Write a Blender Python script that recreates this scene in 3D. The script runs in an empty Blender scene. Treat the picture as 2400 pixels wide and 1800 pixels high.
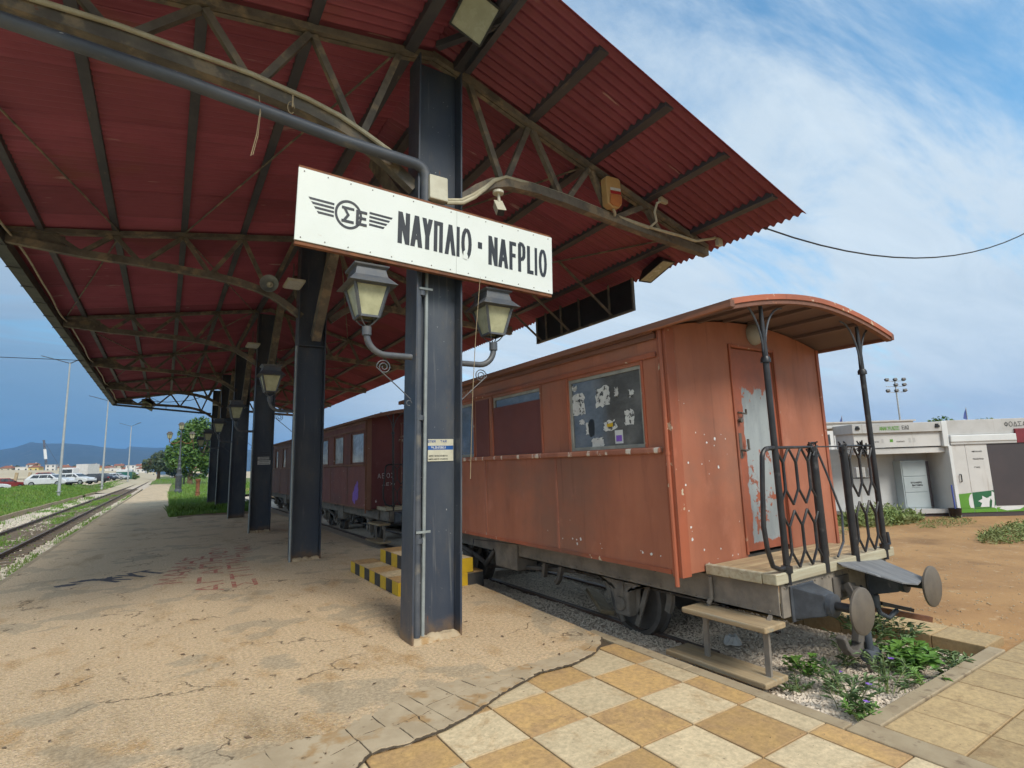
import bpy, math, random
from math import sin, cos, pi, radians, sqrt, atan2, hypot, exp
from mathutils import Vector, Matrix, noise
random.seed(11)
sc = bpy.context.scene
COL = sc.collection

# ------------------------------------------------------------------ camera
cam_d = bpy.data.cameras.new('camera')
cam = bpy.data.objects.new('camera', cam_d); COL.objects.link(cam)
vy = Vector(((385-1200)/1260, -(1111-900)/1260, -1)).normalized()
vx = Vector(((3178-1200)/1260, -(1019.39-900)/1260, -1)); vx = (vx-vy*vx.dot(vy)).normalized()
vz = vx.cross(vy)
RM = Matrix((vx, vy, vz)).to_4x4()
cam.matrix_world = Matrix.Translation((0, 0, 1.65)) @ RM
cam_d.sensor_width = 36; cam_d.lens = 36*1260/2400
cam_d.clip_start = 0.05; cam_d.clip_end = 40000
sc.camera = cam
sc.view_settings.view_transform = 'Standard'; sc.view_settings.look = 'None'
sc.view_settings.exposure = 1.5; sc.view_settings.gamma = 1.0
sc.cycles.max_bounces = 5; sc.cycles.diffuse_bounces = 3; sc.cycles.glossy_bounces = 2; sc.cycles.transparent_max_bounces = 12
sc.cycles.use_denoising = True; sc.cycles.use_adaptive_sampling = True; sc.cycles.adaptive_threshold = 0.02
sc.cycles.sample_clamp_indirect = 6

# ------------------------------------------------------------------ sky and sun
SUN_EL, SUN_AZ = radians(44), radians(182)      # azimuth measured clockwise from +Y (the track's direction)
w = bpy.data.worlds.new('World'); sc.world = w; w.use_nodes = True
nt = w.node_tree; N = nt.nodes; L = nt.links; N.clear()
out = N.new('ShaderNodeOutputWorld'); bg = N.new('ShaderNodeBackground')
sky = N.new('ShaderNodeTexSky'); sky.sky_type = 'NISHITA'; sky.sun_disc = False
sky.sun_elevation = SUN_EL; sky.sun_rotation = SUN_AZ; sky.air_density = 1.0; sky.dust_density = 1.2; sky.ozone_density = 2.5
tc = N.new('ShaderNodeTexCoord')
sep = N.new('ShaderNodeSeparateXYZ'); L.new(tc.outputs['Generated'], sep.inputs[0])
def wm(op, a, b=None, c=None):
    n = N.new('ShaderNodeMath'); n.operation = op
    for i, v in enumerate((a, b, c)):
        if v is None: continue
        if isinstance(v, (int, float)): n.inputs[i].default_value = v
        else: L.new(v, n.inputs[i])
    return n.outputs[0]
zc = wm('MAXIMUM', sep.outputs[2], 0.0)
den = wm('ADD', zc, 0.16)
cx = wm('DIVIDE', sep.outputs[0], den); cy = wm('DIVIDE', sep.outputs[1], den)
cmb = N.new('ShaderNodeCombineXYZ'); L.new(cx, cmb.inputs[0]); L.new(cy, cmb.inputs[1])
mp = N.new('ShaderNodeMapping'); mp.inputs['Rotation'].default_value = (0, 0, radians(-24)); mp.inputs['Scale'].default_value = (0.55, 1.9, 1); mp.inputs['Location'].default_value = (5.3, 0.4, 0)
L.new(cmb.outputs[0], mp.inputs[0])
def wnoise(scale, detail, rough, dist=0.0):
    n = N.new('ShaderNodeTexNoise'); n.inputs['Scale'].default_value = scale; n.inputs['Detail'].default_value = detail
    n.inputs['Roughness'].default_value = rough; n.inputs['Distortion'].default_value = dist
    L.new(mp.outputs[0], n.inputs['Vector']); return n.outputs[0]
n1 = wnoise(1.25, 10, 0.64, 0.6); n2 = wnoise(0.35, 3, 0.5)
cov = wm('ADD', wm('ADD', wm('MULTIPLY', n1, 0.75), wm('MULTIPLY', n2, 0.35)), wm('MULTIPLY', wm('POWER', wm('SUBTRACT', 1.0, zc), 3.0), 0.17))
ramp = N.new('ShaderNodeValToRGB'); ramp.color_ramp.elements[0].position = 0.43; ramp.color_ramp.elements[1].position = 0.63
ramp.color_ramp.interpolation = 'EASE'
L.new(cov, ramp.inputs[0])
def wmix(f, a, b_, mode='MIX'):
    n = N.new('ShaderNodeMixRGB'); n.blend_type = mode
    for i_, v in enumerate((f, a, b_)):
        if isinstance(v, (int, float)): n.inputs[i_].default_value = v
        elif isinstance(v, tuple): n.inputs[i_].default_value = v+(1,)
        else: L.new(v, n.inputs[i_])
    return n.outputs[0]
def wsm(v, a, b_):
    n = N.new('ShaderNodeMapRange'); n.interpolation_type = 'SMOOTHSTEP'; n.clamp = True; n.inputs[1].default_value = a; n.inputs[2].default_value = b_
    L.new(v, n.inputs[0]); return n.outputs[0]
clear = wmix(1.0, sky.outputs[0], (.42, .60, .58), 'MULTIPLY')
# thin high cloud, brighter than the clear sky between its streaks
n3 = wnoise(2.6, 7, .66, .6)
white = wmix(n3, (1.22, 1.55, 1.86), (1.95, 2.22, 2.42))
col = wmix(ramp.outputs[0], clear, white)
# the heavier blue-grey cloud bank over the sea beyond the platform
az = wm('ADD', wm('MULTIPLY', sep.outputs[0], -.36), wm('MULTIPLY', sep.outputs[1], .93))
bank = wm('MULTIPLY', wsm(az, .62, .99), wsm(wm('ADD', sep.outputs[2], wm('MULTIPLY', n1, -.16)), .46, -.02))
col = wmix(wm('MULTIPLY', bank, .9), col, wmix(n1, (.17, .50, .96), (.44, .86, 1.30)))
L.new(col, bg.inputs[0]); bg.inputs[1].default_value = 0.15
L.new(bg.outputs[0], out.inputs[0])

sun_d = bpy.data.lights.new('sun', 'SUN'); sun_d.energy = 1.15; sun_d.angle = radians(20); sun_d.color = (1, 0.95, 0.86)
sun = bpy.data.objects.new('sun', sun_d); COL.objects.link(sun)
sd = Vector((sin(SUN_AZ)*cos(SUN_EL), cos(SUN_AZ)*cos(SUN_EL), sin(SUN_EL)))
sun.rotation_euler = sd.to_track_quat('Z', 'Y').to_euler(); sun.location = (0, 0, 60)

# ------------------------------------------------------------------ helpers: meshes
class MB:
    def __init__(s): s.v = []; s.f = []; s.mi = []; s.m = 0
    def add(s, vs, fs):
        o = len(s.v); s.v.extend([tuple(p) for p in vs]); s.f.extend([tuple(i+o for i in f) for f in fs]); s.mi.extend([s.m]*len(fs)); return s
    def box(s, x0, x1, y0, y1, z0, z1):
        return s.add([(x0,y0,z0),(x1,y0,z0),(x1,y1,z0),(x0,y1,z0),(x0,y0,z1),(x1,y0,z1),(x1,y1,z1),(x0,y1,z1)],
                     [(0,3,2,1),(4,5,6,7),(0,1,5,4),(1,2,6,5),(2,3,7,6),(3,0,4,7)])
    def obox(s, c, sx, sy, sz, M=None):
        M = M or Matrix.Identity(3); c = Vector(c)
        return s.add([c+M@Vector((a*sx/2, b*sy/2, d*sz/2)) for d in (-1,1) for a,b in ((-1,-1),(1,-1),(1,1),(-1,1))],
                     [(0,3,2,1),(4,5,6,7),(0,1,5,4),(1,2,6,5),(2,3,7,6),(3,0,4,7)])
    def beam(s, p, q, w, h, up=(0,0,1), h2=None, w2=None):
        p = Vector(p); q = Vector(q); d = (q-p).normalized(); up = Vector(up)
        sd_ = d.cross(up)
        if sd_.length < 1e-4: sd_ = d.cross(Vector((1,0,0)))
        sd_.normalize(); u = sd_.cross(d); h2 = h2 or h; w2 = w2 or w
        vs = [p-sd_*w/2-u*h/2, p+sd_*w/2-u*h/2, p+sd_*w/2+u*h/2, p-sd_*w/2+u*h/2, q-sd_*w2/2-u*h2/2, q+sd_*w2/2-u*h2/2, q+sd_*w2/2+u*h2/2, q-sd_*w2/2+u*h2/2]
        return s.add(vs, [(0,1,2,3),(7,6,5,4),(0,4,5,1),(1,5,6,2),(2,6,7,3),(3,7,4,0)])
    def path(s, pts, w, h, up=(0,0,1)):          # rectangular section swept along points, mitred
        pts = [Vector(p) for p in pts]; n = len(pts); up = Vector(up); rings = []
        for i, p in enumerate(pts):
            a = (pts[i]-pts[i-1]).normalized() if i else (pts[1]-pts[0]).normalized()
            b = (pts[i+1]-pts[i]).normalized() if i < n-1 else a
            t = (a+b).normalized(); sd_ = t.cross(up); sd_.normalize(); u = sd_.cross(t); k = 1/max(0.4, t.dot(a))
            rings.append([p-sd_*w/2-u*h*k/2, p+sd_*w/2-u*h*k/2, p+sd_*w/2+u*h*k/2, p-sd_*w/2+u*h*k/2])
        vs = [v for r in rings for v in r]; fs = [(0,1,2,3), tuple(4*(n-1)+i for i in (3,2,1,0))]
        for i in range(n-1):
            for j in range(4):
                k = (j+1) % 4; fs.append((4*i+j, 4*i+4+j, 4*i+4+k, 4*i+k))
        return s.add(vs, fs)
    def tube(s, pts, r, n=8, cap=True):
        pts = [Vector(p) for p in pts]; m = len(pts); rs = r if isinstance(r, (list, tuple)) else [r]*m
        ref = None; vs = []
        for i, p in enumerate(pts):
            a = (pts[min(i+1, m-1)]-pts[max(i-1, 0)]).normalized()
            if ref is None:
                ref = a.cross(Vector((0,0,1)))
                if ref.length < 1e-3: ref = Vector((1,0,0))
            ref = (ref-a*ref.dot(a)).normalized(); b = a.cross(ref)
            for j in range(n):
                t = 2*pi*j/n; vs.append(p+(ref*cos(t)+b*sin(t))*rs[i])
        fs = []
        for i in range(m-1):
            for j in range(n):
                k = (j+1) % n; fs.append((i*n+j, i*n+k, (i+1)*n+k, (i+1)*n+j))
        if cap: fs.append(tuple(range(n-1, -1, -1))); fs.append(tuple((m-1)*n+j for j in range(n)))
        return s.add(vs, fs)
    def lathe(s, prof, c=(0,0,0), n=16, M=None, cap=True):
        M = M or Matrix.Identity(3); c = Vector(c); vs = []
        for r, h in prof:
            for j in range(n):
                t = 2*pi*j/n; vs.append(c+M@Vector((r*cos(t), r*sin(t), h)))
        fs = []; m = len(prof)
        for i in range(m-1):
            for j in range(n):
                k = (j+1) % n; fs.append((i*n+j, i*n+k, (i+1)*n+k, (i+1)*n+j))
        if cap: fs.append(tuple(range(n-1, -1, -1))); fs.append(tuple((m-1)*n+j for j in range(n)))
        return s.add(vs, fs)
    def prism(s, poly, xf, d0=0.0, d1=0.01):     # polygon (u,v) extruded between w=d0 and w=d1, xf maps (u,v,w) to a point
        n = len(poly); vs = [xf(u, v, d0) for u, v in poly]+[xf(u, v, d1) for u, v in poly]
        fs = [tuple(range(n-1, -1, -1)), tuple(range(n, 2*n))]+[(i, (i+1) % n, n+(i+1) % n, n+i) for i in range(n)]
        return s.add(vs, fs)
    def quad(s, a, b, c, d): return s.add([a, b, c, d], [(0,1,2,3)])
    def grid(s, x0, x1, nx, y0, y1, ny, zf):
        vs = [(x0+(x1-x0)*i/nx, y0+(y1-y0)*j/ny, zf(x0+(x1-x0)*i/nx, y0+(y1-y0)*j/ny)) for j in range(ny+1) for i in range(nx+1)]
        return s.add(vs, [(j*(nx+1)+i, j*(nx+1)+i+1, (j+1)*(nx+1)+i+1, (j+1)*(nx+1)+i) for j in range(ny) for i in range(nx)])
    def mesh(s, name, mats=None, smooth=False):
        me = bpy.data.meshes.new(name); me.from_pydata(s.v, [], s.f)
        mats = mats if isinstance(mats, (list, tuple)) else [mats]
        for m in mats: me.materials.append(m)
        if len(mats) > 1: me.polygons.foreach_set('material_index', s.mi)
        if smooth:
            me.polygons.foreach_set('use_smooth', [True]*len(me.polygons)); me.set_sharp_from_angle(angle=radians(38))
        me.update(); return me
    def build(s, name, mats, parent=None, smooth=False, bevel=0.0):
        o = bpy.data.objects.new(name, s.mesh(name, mats, smooth)); COL.objects.link(o); attach(o, parent)
        if bevel: bev(o, bevel)
        return o
def bev(o, wd, seg=2):
    m = o.modifiers.new('bevel', 'BEVEL'); m.width = wd; m.segments = seg; m.limit_method = 'ANGLE'; m.angle_limit = radians(40)
def attach(o, parent):
    if parent is None: return
    o.parent = parent
    if parent.parent is None: o.location = -parent.location
def tag(o, label, cat, group=None):
    o['label'] = label; o['category'] = cat
    if group: o['group'] = group
    return o
def thing(name, label, cat, loc=(0,0,0), group=None):
    o = bpy.data.objects.new(name, None); COL.objects.link(o); o.location = loc; o.empty_display_size = 0.1
    return tag(o, label, cat, group)
def struct(o): o['kind'] = 'structure'; return o
def stuff(o, label=None, cat=None):
    o['kind'] = 'stuff'
    if label: o['label'] = label
    if cat: o['category'] = cat
    return o
def inst(name, me, parent=None, loc=(0,0,0), rot=(0,0,0), scale=(1,1,1)):
    o = bpy.data.objects.new(name, me); COL.objects.link(o)
    o.parent = parent; base = Vector((0,0,0))
    if parent is not None and parent.parent is None: base = -parent.location
    o.location = Vector(loc)+base; o.rotation_euler = rot; o.scale = scale; return o
def dup(root, loc, rotz, label=None, group=None, scale=None):
    def cp(o, par):
        c = o.copy(); COL.objects.link(c); c.parent = par
        for ch in o.children: cp(ch, c)
        return c
    r = cp(root, None); r.location = loc; r.rotation_euler = (0, 0, rotz)
    if scale: r.scale = scale
    if label: r['label'] = label
    if group: r['group'] = group
    return r
def rotm(ax, a): return Matrix.Rotation(a, 3, ax)
def arc(cx, cy, r, a0, a1, n): return [(cx+r*cos(a0+(a1-a0)*i/n), cy+r*sin(a0+(a1-a0)*i/n)) for i in range(n+1)]
def fbm(x, y, s=1.0, o=3):
    v = 0; a = 1
    for i in range(o): v += a*noise.noise((x*s, y*s, 3.7+i)); s *= 2.1; a *= .5
    return v
def lerp(pts, x):
    for (a, b), (c, d) in zip(pts, pts[1:]):
        if x <= c or (c, d) == pts[-1]: t = (x-a)/(c-a); return b+(d-b)*t
# ------------------------------------------------------------------ helpers: materials
def new_mat(name):
    m = bpy.data.materials.new(name); m.use_nodes = True; t = m.node_tree; t.nodes.clear()
    o = t.nodes.new('ShaderNodeOutputMaterial'); b = t.nodes.new('ShaderNodeBsdfPrincipled'); t.links.new(b.outputs[0], o.inputs[0])
    return m, t, b
class NT:
    def __init__(s, t, coord='Object'):
        s.t = t; s.c = t.nodes.new('ShaderNodeTexCoord'); s.co = s.c.outputs[coord]
    def n(s, k): return s.t.nodes.new(k)
    def put(s, sock, v):
        if isinstance(v, (int, float)): sock.default_value = v
        elif isinstance(v, tuple): sock.default_value = v if len(v) == 4 or sock.type == 'VECTOR' else v+(1,)
        else: s.t.links.new(v, sock)
    def map(s, scale=(1,1,1), rot=(0,0,0), loc=(0,0,0), src=None):
        m = s.n('ShaderNodeMapping'); m.inputs['Scale'].default_value = scale; m.inputs['Rotation'].default_value = rot; m.inputs['Location'].default_value = loc
        s.t.links.new(src or s.co, m.inputs[0]); return m.outputs[0]
    def noise(s, scale, detail=5, rough=.55, vec=None, dist=0):
        m = s.n('ShaderNodeTexNoise'); m.inputs['Scale'].default_value = scale; m.inputs['Detail'].default_value = detail; m.inputs['Roughness'].default_value = rough; m.inputs['Distortion'].default_value = dist
        s.t.links.new(vec or s.co, m.inputs['Vector']); return m.outputs[0]
    def vor(s, scale, feat='F1', vec=None, out=0, rnd=1.0):
        m = s.n('ShaderNodeTexVoronoi'); m.feature = feat; m.inputs['Scale'].default_value = scale; m.inputs['Randomness'].default_value = rnd
        s.t.links.new(vec or s.co, m.inputs['Vector']); return m.outputs[out]
    def ramp(s, v, a, b, inv=False):
        m = s.n('ShaderNodeMapRange'); m.clamp = True; m.interpolation_type = 'SMOOTHSTEP'
        m.inputs[1].default_value = a; m.inputs[2].default_value = b; m.inputs[3].default_value = 1 if inv else 0; m.inputs[4].default_value = 0 if inv else 1
        s.t.links.new(v, m.inputs[0]); return m.outputs[0]
    def mix(s, f, a, b, mode='MIX'):
        m = s.n('ShaderNodeMixRGB'); m.blend_type = mode; s.put(m.inputs[0], f); s.put(m.inputs[1], a); s.put(m.inputs[2], b); return m.outputs[0]
    def math(s, op, a, b=0.0):
        m = s.n('ShaderNodeMath'); m.operation = op; s.put(m.inputs[0], a); s.put(m.inputs[1], b); return m.outputs[0]
    def xyz(s, src=None):
        m = s.n('ShaderNodeSeparateXYZ'); s.t.links.new(src or s.co, m.inputs[0]); return m.outputs
    def bump(s, bsdf, h, strength=.3, dist=.01):
        m = s.n('ShaderNodeBump'); m.inputs['Strength'].default_value = strength; m.inputs['Distance'].default_value = dist
        s.t.links.new(h, m.inputs['Height']); s.t.links.new(m.outputs[0], bsdf.inputs['Normal'])
    def rnd(s): return s.n('ShaderNodeObjectInfo').outputs['Random']
def M(name, c1, c2=None, scale=3.0, rough=.6, metal=0.0, bump=.0, bscale=40, bdist=.004, spots=None, stretch=(1,1,1), var=0.0, spec=.5, drips=None):
    """two-tone weathered surface: c1/c2 blended by noise, optional spots (colour, scale, lo, hi), fine bump"""
    m, t, b = new_mat(name); k = NT(t); v = k.map(stretch)
    c2 = c2 or tuple(x*.72 for x in c1)
    col = k.mix(k.ramp(k.noise(scale, 6, .62, v), .36, .66), c1, c2)
    if var: col = k.mix(1.0, col, k.mix(k.rnd(), (1-var,)*3, (1+var,)*3), 'MULTIPLY')
    for sp in ([spots] if spots and not isinstance(spots, list) else spots or []):
        col = k.mix(k.ramp(k.noise(sp[1], 5, .6, v), sp[2], sp[3]), col, sp[0])
    if drips:
        col = k.mix(k.ramp(k.noise(drips[1], 3, .5, k.map((1,1,.06))), drips[2], drips[3]), col, drips[0])
    k.put(b.inputs['Base Color'], col); b.inputs['Metallic'].default_value = metal; b.inputs['Specular IOR Level'].default_value = spec
    k.put(b.inputs['Roughness'], k.math('ADD', k.math('MULTIPLY', k.noise(scale*2.3, 3), .25), rough-.12))
    if bump: k.bump(b, k.noise(bscale, 4, .6), bump, bdist)
    return m

MT = {}
# asphalt of the platform: worn chip seal, ochre dust, grey bare patches
def asphalt():
    m, t, b = new_mat('worn_asphalt'); k = NT(t)
    v = k.map((1.0, .55, 1), (0, 0, radians(-12)))
    big = k.noise(.55, 4, .55, v); mid = k.noise(2.4, 6, .62, v); fine = k.noise(34, 6, .78)
    col = k.mix(k.ramp(big, .38, .64), (.60,.44,.27), (.52,.385,.24))
    col = k.mix(k.ramp(mid, .50, .74), col, (.42,.255,.11))
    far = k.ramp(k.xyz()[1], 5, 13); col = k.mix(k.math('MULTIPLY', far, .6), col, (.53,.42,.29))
    grey = k.math('MULTIPLY', k.ramp(k.noise(1.15, 3, .45, k.map((.8,.8,1), (0,0,.5), (4.2,1.3,0))), .555, .585), k.ramp(k.noise(2.8, 2, .5, k.map((1,1,1), (0,0,0), (9,2,0))), .42, .5))
    col = k.mix(k.math('MULTIPLY', grey, .55), col, (.33,.28,.20))
    dark = k.ramp(k.noise(.8, 5, .6, k.map((1.6,.5,1), (0,0,.9), (1.3,7.7,0))), .56, .72)
    col = k.mix(k.math('MULTIPLY', dark, .5), col, (.25,.17,.085))
    chip = k.vor(58, 'F1'); chips = k.ramp(chip, .12, .5, True)
    cc = k.vor(58, 'F1', out=1)
    blot = k.ramp(k.noise(7.5, 5, .7, k.map((1.0,.7,1), (0,0,.4), (2,5,0))), .60, .72); col = k.mix(k.math('MULTIPLY', blot, .55), col, (.30,.175,.065))
    grit = k.mix(k.math('MULTIPLY', chips, k.math('SUBTRACT', .75, grey)), col, k.mix(.88, cc, (.68,.52,.34)))
    grit = k.mix(.62, col, grit)
    ck = k.n('ShaderNodeTexVoronoi'); ck.feature = 'DISTANCE_TO_EDGE'; ck.inputs['Scale'].default_value = .75; wv = k.n('ShaderNodeVectorMath'); wv.operation = 'ADD'; nz = k.n('ShaderNodeTexNoise'); nz.inputs['Scale'].default_value = 2.2; nz.inputs['Detail'].default_value = 6; t.links.new(k.co, nz.inputs['Vector']); t.links.new(k.co, wv.inputs[0]); t.links.new(nz.outputs[1], wv.inputs[1]); t.links.new(wv.outputs[0], ck.inputs['Vector'])
    crk = k.math('MULTIPLY', k.ramp(ck.outputs[0], .003, .011, True), k.ramp(k.noise(.9, 3, .5, k.map((1,1,1),(0,0,0),(3,3,0))), .50, .56)); grit = k.mix(k.math('MULTIPLY', crk, .75), grit, (.11,.08,.05))
    sp = k.ramp(k.vor(9, 'F1'), .035, .055, True); grit = k.mix(k.math('MULTIPLY', sp, k.ramp(k.noise(3.3,2), .5, .56)), grit, (.09,.065,.045))
    k.put(b.inputs['Base Color'], k.mix(.8, grit, k.mix(1.0, grit, k.mix(k.ramp(fine, .3, .7), (.58,)*3, (1.38,)*3), 'MULTIPLY')))
    b.inputs['Roughness'].default_value = .93; b.inputs['Specular IOR Level'].default_value = .25
    k.bump(b, k.math('ADD', k.math('MULTIPLY', chips, k.math('SUBTRACT', 1.05, grey)), k.math('SUBTRACT', k.math('MULTIPLY', fine, .6), crk)), .6, .007)
    return m
MT['asphalt'] = asphalt()
def tile(name, c1, c2, stain):
    m, t, b = new_mat(name); k = NT(t); r = k.rnd()
    v = k.n('ShaderNodeVectorMath'); v.operation = 'ADD'; t.links.new(k.co, v.inputs[0])
    cb = k.n('ShaderNodeCombineXYZ'); t.links.new(k.math('MULTIPLY', r, 37.0), cb.inputs[0]); t.links.new(k.math('MULTIPLY', r, 91.0), cb.inputs[1]); t.links.new(cb.outputs[0], v.inputs[1]); vv = v.outputs[0]
    col = k.mix(k.ramp(k.noise(4.5, 6, .65, vv), .35, .68), c1, c2)
    col = k.mix(1.0, col, k.mix(r, (.84,)*3, (1.12,)*3), 'MULTIPLY')
    col = k.mix(k.math('MULTIPLY', k.ramp(k.noise(3.4, 7, .74, vv, .8), .50, .70), .8), col, stain)
    col = k.mix(.75, col, k.mix(1.0, col, k.mix(k.ramp(k.noise(26, 7, .75, vv), .3, .7), (.70,)*3, (1.22,)*3), 'MULTIPLY'))
    col = k.mix(k.ramp(k.noise(38, 3, .6, vv), .66, .74), col, tuple(x*.30 for x in stain))
    g = k.xyz(k.c.outputs['Generated']); e = k.math('MINIMUM', k.math('MINIMUM', g[0], k.math('SUBTRACT', 1.0, g[0])), k.math('MINIMUM', g[1], k.math('SUBTRACT', 1.0, g[1])))
    col = k.mix(k.math('MULTIPLY', k.ramp(k.math('ADD', e, k.math('MULTIPLY', k.noise(30, 4, .6, vv), .05)), .02, .06, True), .55), col, stain)
    k.put(b.inputs['Base Color'], col); b.inputs['Roughness'].default_value = .82
    k.bump(b, k.noise(90, 5, .7, vv), .25, .002); return m
MT['tile_cream'] = tile('cream_tile', (.67,.53,.33), (.58,.46,.285), (.44,.285,.14))
MT['tile_ochre'] = tile('ochre_tile', (.55,.345,.135), (.48,.30,.135), (.34,.21,.11))
MT['slab'] = tile('sand_slab', (.52,.37,.185), (.45,.32,.165), (.30,.19,.09))
MT['concrete'] = M('old_concrete', (.40,.315,.20), (.33,.25,.155), 5, .9, bump=.4, bscale=70, spots=((.22,.16,.10), 9, .56, .7))
MT['mortar'] = M('cracked_mortar', (.50,.395,.26), (.41,.315,.20), 4, .92, bump=.6, bscale=45, spots=[((.40,.255,.12), 3.5, .54, .66), ((.20,.14,.08), 14, .62, .72)])
MT['crackfill'] = M('soil_crack', (.10,.072,.045), None, 20, .95, bump=.5)
MT['sand'] = M('sandy_earth', (.42,.235,.095), (.34,.185,.075), 1.2, .95, bump=.6, bscale=30, bdist=.01, spots=[((.46,.30,.155), 7, .60, .70), ((.25,.135,.055), .7, .55, .75), ((.60,.50,.36), 55, .68, .74)])
MT['gravel_bed'] = M('gravel_base', (.58,.49,.385), (.46,.38,.30), 20, .95, bump=.7, bscale=45)
MT['stone'] = M('gravel_stones', (.78,.67,.54), (.57,.485,.39), 55, .9, bump=.2, spots=((.62,.57,.50), 90, .6, .7))
MT['stone_grey'] = M('ballast_stones', (.64,.58,.47), (.46,.41,.33), 12, .9, spots=((.60,.55,.46), 30, .6, .7))
MT['soil'] = M('bare_soil', (.22,.13,.06), (.15,.10,.05), 2, .95, bump=.5)
MT['grassground'] = M('grass_soil', (.085,.13,.022), (.13,.14,.035), .7, .95, spots=((.17,.13,.06), 1.4, .6, .75))
MT['grass'] = M('grass_blades', (.10,.215,.022), (.15,.235,.035), .55, .7, spots=((.24,.22,.075), 1.1, .60, .75))
MT['weed'] = M('weed_leaves', (.10,.165,.055), (.14,.20,.075), 4, .6)
MT['weed_bright'] = M('bright_leaves', (.11,.24,.035), (.15,.28,.05), 4, .55)
MT['drygrass'] = M('dry_grass', (.17,.235,.06), (.23,.23,.085), 2, .7)
MT['flower'] = M('violet_petals', (.22,.10,.50), (.28,.14,.55), 9, .5)
MT['leaf'] = M('tree_leaves', (.055,.125,.022), (.09,.17,.03), .8, .55)
MT['leaf_dark'] = M('dark_tree_leaves', (.05,.075,.035), (.075,.10,.04), .5, .6)
MT['bark'] = M('tree_bark', (.17,.11,.065), (.11,.075,.045), 6, .9, bump=.6, bscale=20)
# painted steel of the canopy
def column_paint():
    m, t, b = new_mat('navy_black_paint'); k = NT(t); z = k.xyz()[2]
    col = k.mix(k.ramp(k.noise(1.7, 6, .62, k.map((1,1,.5))), .34, .68), (.036,.048,.072), (.070,.079,.092))
    col = k.mix(k.math('MULTIPLY', k.ramp(k.noise(3.3, 6, .68, k.map((1,1,.35))), .55, .76), .7), col, (.115,.10,.08))
    col = k.mix(k.math('MULTIPLY', k.ramp(k.noise(21, 4, .55, k.map((1,1,.05))), .61, .74), .7), col, (.13,.135,.14))
    col = k.mix(k.ramp(k.noise(33, 4, .6), .715, .735), col, (.42,.42,.40))
    low = k.ramp(k.math('ADD', z, k.math('MULTIPLY', k.noise(6, 5, .6), -.35)), -.20, .02, True)
    col = k.mix(k.math('MULTIPLY', low, .85), col, (.20,.125,.065))
    col = k.mix(k.ramp(k.noise(11, 5, .65, k.map((1,1,.3), (0,0,0), (5,2,8))), .68, .72), col, (.16,.062,.03))
    k.put(b.inputs['Base Color'], col); k.put(b.inputs['Roughness'], k.math('ADD', .3, k.math('MULTIPLY', k.noise(4, 5, .6), .35)))
    k.bump(b, k.noise(24, 5, .65), .2, .004); return m
MT['steel_black'] = column_paint()
MT['steel_dusty'] = M('dusty_truss_paint', (.175,.150,.118), (.095,.083,.070), 3.5, .72, bump=.25, bscale=45, spots=[((.27,.21,.14), 4.2, .50, .66), ((.20,.065,.03), 9, .68, .76)])
MT['purlin'] = M('dark_purlin_paint', (.045,.047,.060), (.075,.073,.082), 3, .6, bump=.2, bscale=35, spots=((.17,.13,.10), 8, .62, .74), stretch=(1,.35,1))
def roofm():
    m, t, b = new_mat('oxide_red_sheet'); k = NT(t); r = k.rnd()
    geo = k.n('ShaderNodeNewGeometry'); pos = geo.outputs['Position']
    pv = k.map((.30, 5.5, 1), src=pos); pb = k.map((.35,.35,.35), src=pos); ps = k.map((.9, 9, 1), src=pos)
    col = k.mix(k.ramp(k.noise(1.6, 6, .65, pb), .34, .68), (.315,.075,.110), (.230,.050,.076))
    col = k.mix(1.0, col, k.mix(r, (.76,.74,.74), (1.22,1.22,1.24)), 'MULTIPLY')
    col = k.mix(k.math('MULTIPLY', k.ramp(k.noise(1.5, 6, .65, pv), .50, .76), .55), col, (.165,.045,.060))
    col = k.mix(k.math('MULTIPLY', k.ramp(k.noise(2.1, 5, .6, pb), .56, .76), .5), col, (.23,.085,.045))
    col = k.mix(k.math('MULTIPLY', k.math('MULTIPLY', k.ramp(k.noise(1.3, 4, .6, ps), .66, .72), k.ramp(k.noise(3, 2, .5, pb), .46, .54)), .75), col, (.46,.30,.28))
    k.put(b.inputs['Base Color'], col); b.inputs['Roughness'].default_value = .62
    k.bump(b, k.noise(30, 3), .08, .003); return m
MT['roof'] = roofm()
MT['pipe'] = M('dusty_blue_pipe', (.060,.072,.092), (.10,.11,.125), 3, .5, bump=.2, bscale=30, spots=[((.17,.16,.14), 4, .56, .7), ((.55,.55,.52), 16, .71, .74)], stretch=(.5,1,1))
MT['gutter'] = M('dark_gutter', (.045,.047,.047), (.08,.075,.065), 3, .6, bump=.2)
MT['pvc_grey'] = M('grey_pvc', (.30,.335,.335), (.24,.265,.26), 8, .45, spots=((.38,.35,.26), 12, .66, .74))
MT['pvc_cream'] = M('cream_conduit', (.50,.46,.33), (.40,.35,.235), 7, .5, spots=((.22,.17,.10), 14, .66, .76))
MT['plastic_white'] = M('aged_white_plastic', (.58,.56,.44), (.50,.47,.36), 6, .4)
MT['black_plastic'] = M('black_plastic', (.012,.012,.014), (.02,.02,.022), 6, .4)
MT['glass_lens'] = M('dusty_lens', (.36,.37,.27), (.30,.31,.22), 5, .25)
MT['frosted'] = M('frosted_lamp_glass', (.47,.46,.28), (.36,.35,.21), 7, .35, spots=((.22,.18,.10), 13, .66, .78))
MT['lantern'] = M('lantern_iron', (.075,.085,.10), (.11,.11,.11), 7, .5, bump=.2, bscale=60, spots=[((.21,.14,.08), 11, .66, .76), ((.30,.30,.29), 26, .71, .75)])
MT['sign_white'] = M('sign_enamel', (.76,.80,.76), (.72,.76,.71), 1.5, .32, spots=((.55,.48,.38), 5.5, .73, .82))
MT['sign_black'] = M('sign_lettering', (.022,.025,.032), (.03,.033,.04), 5, .4)
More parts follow.
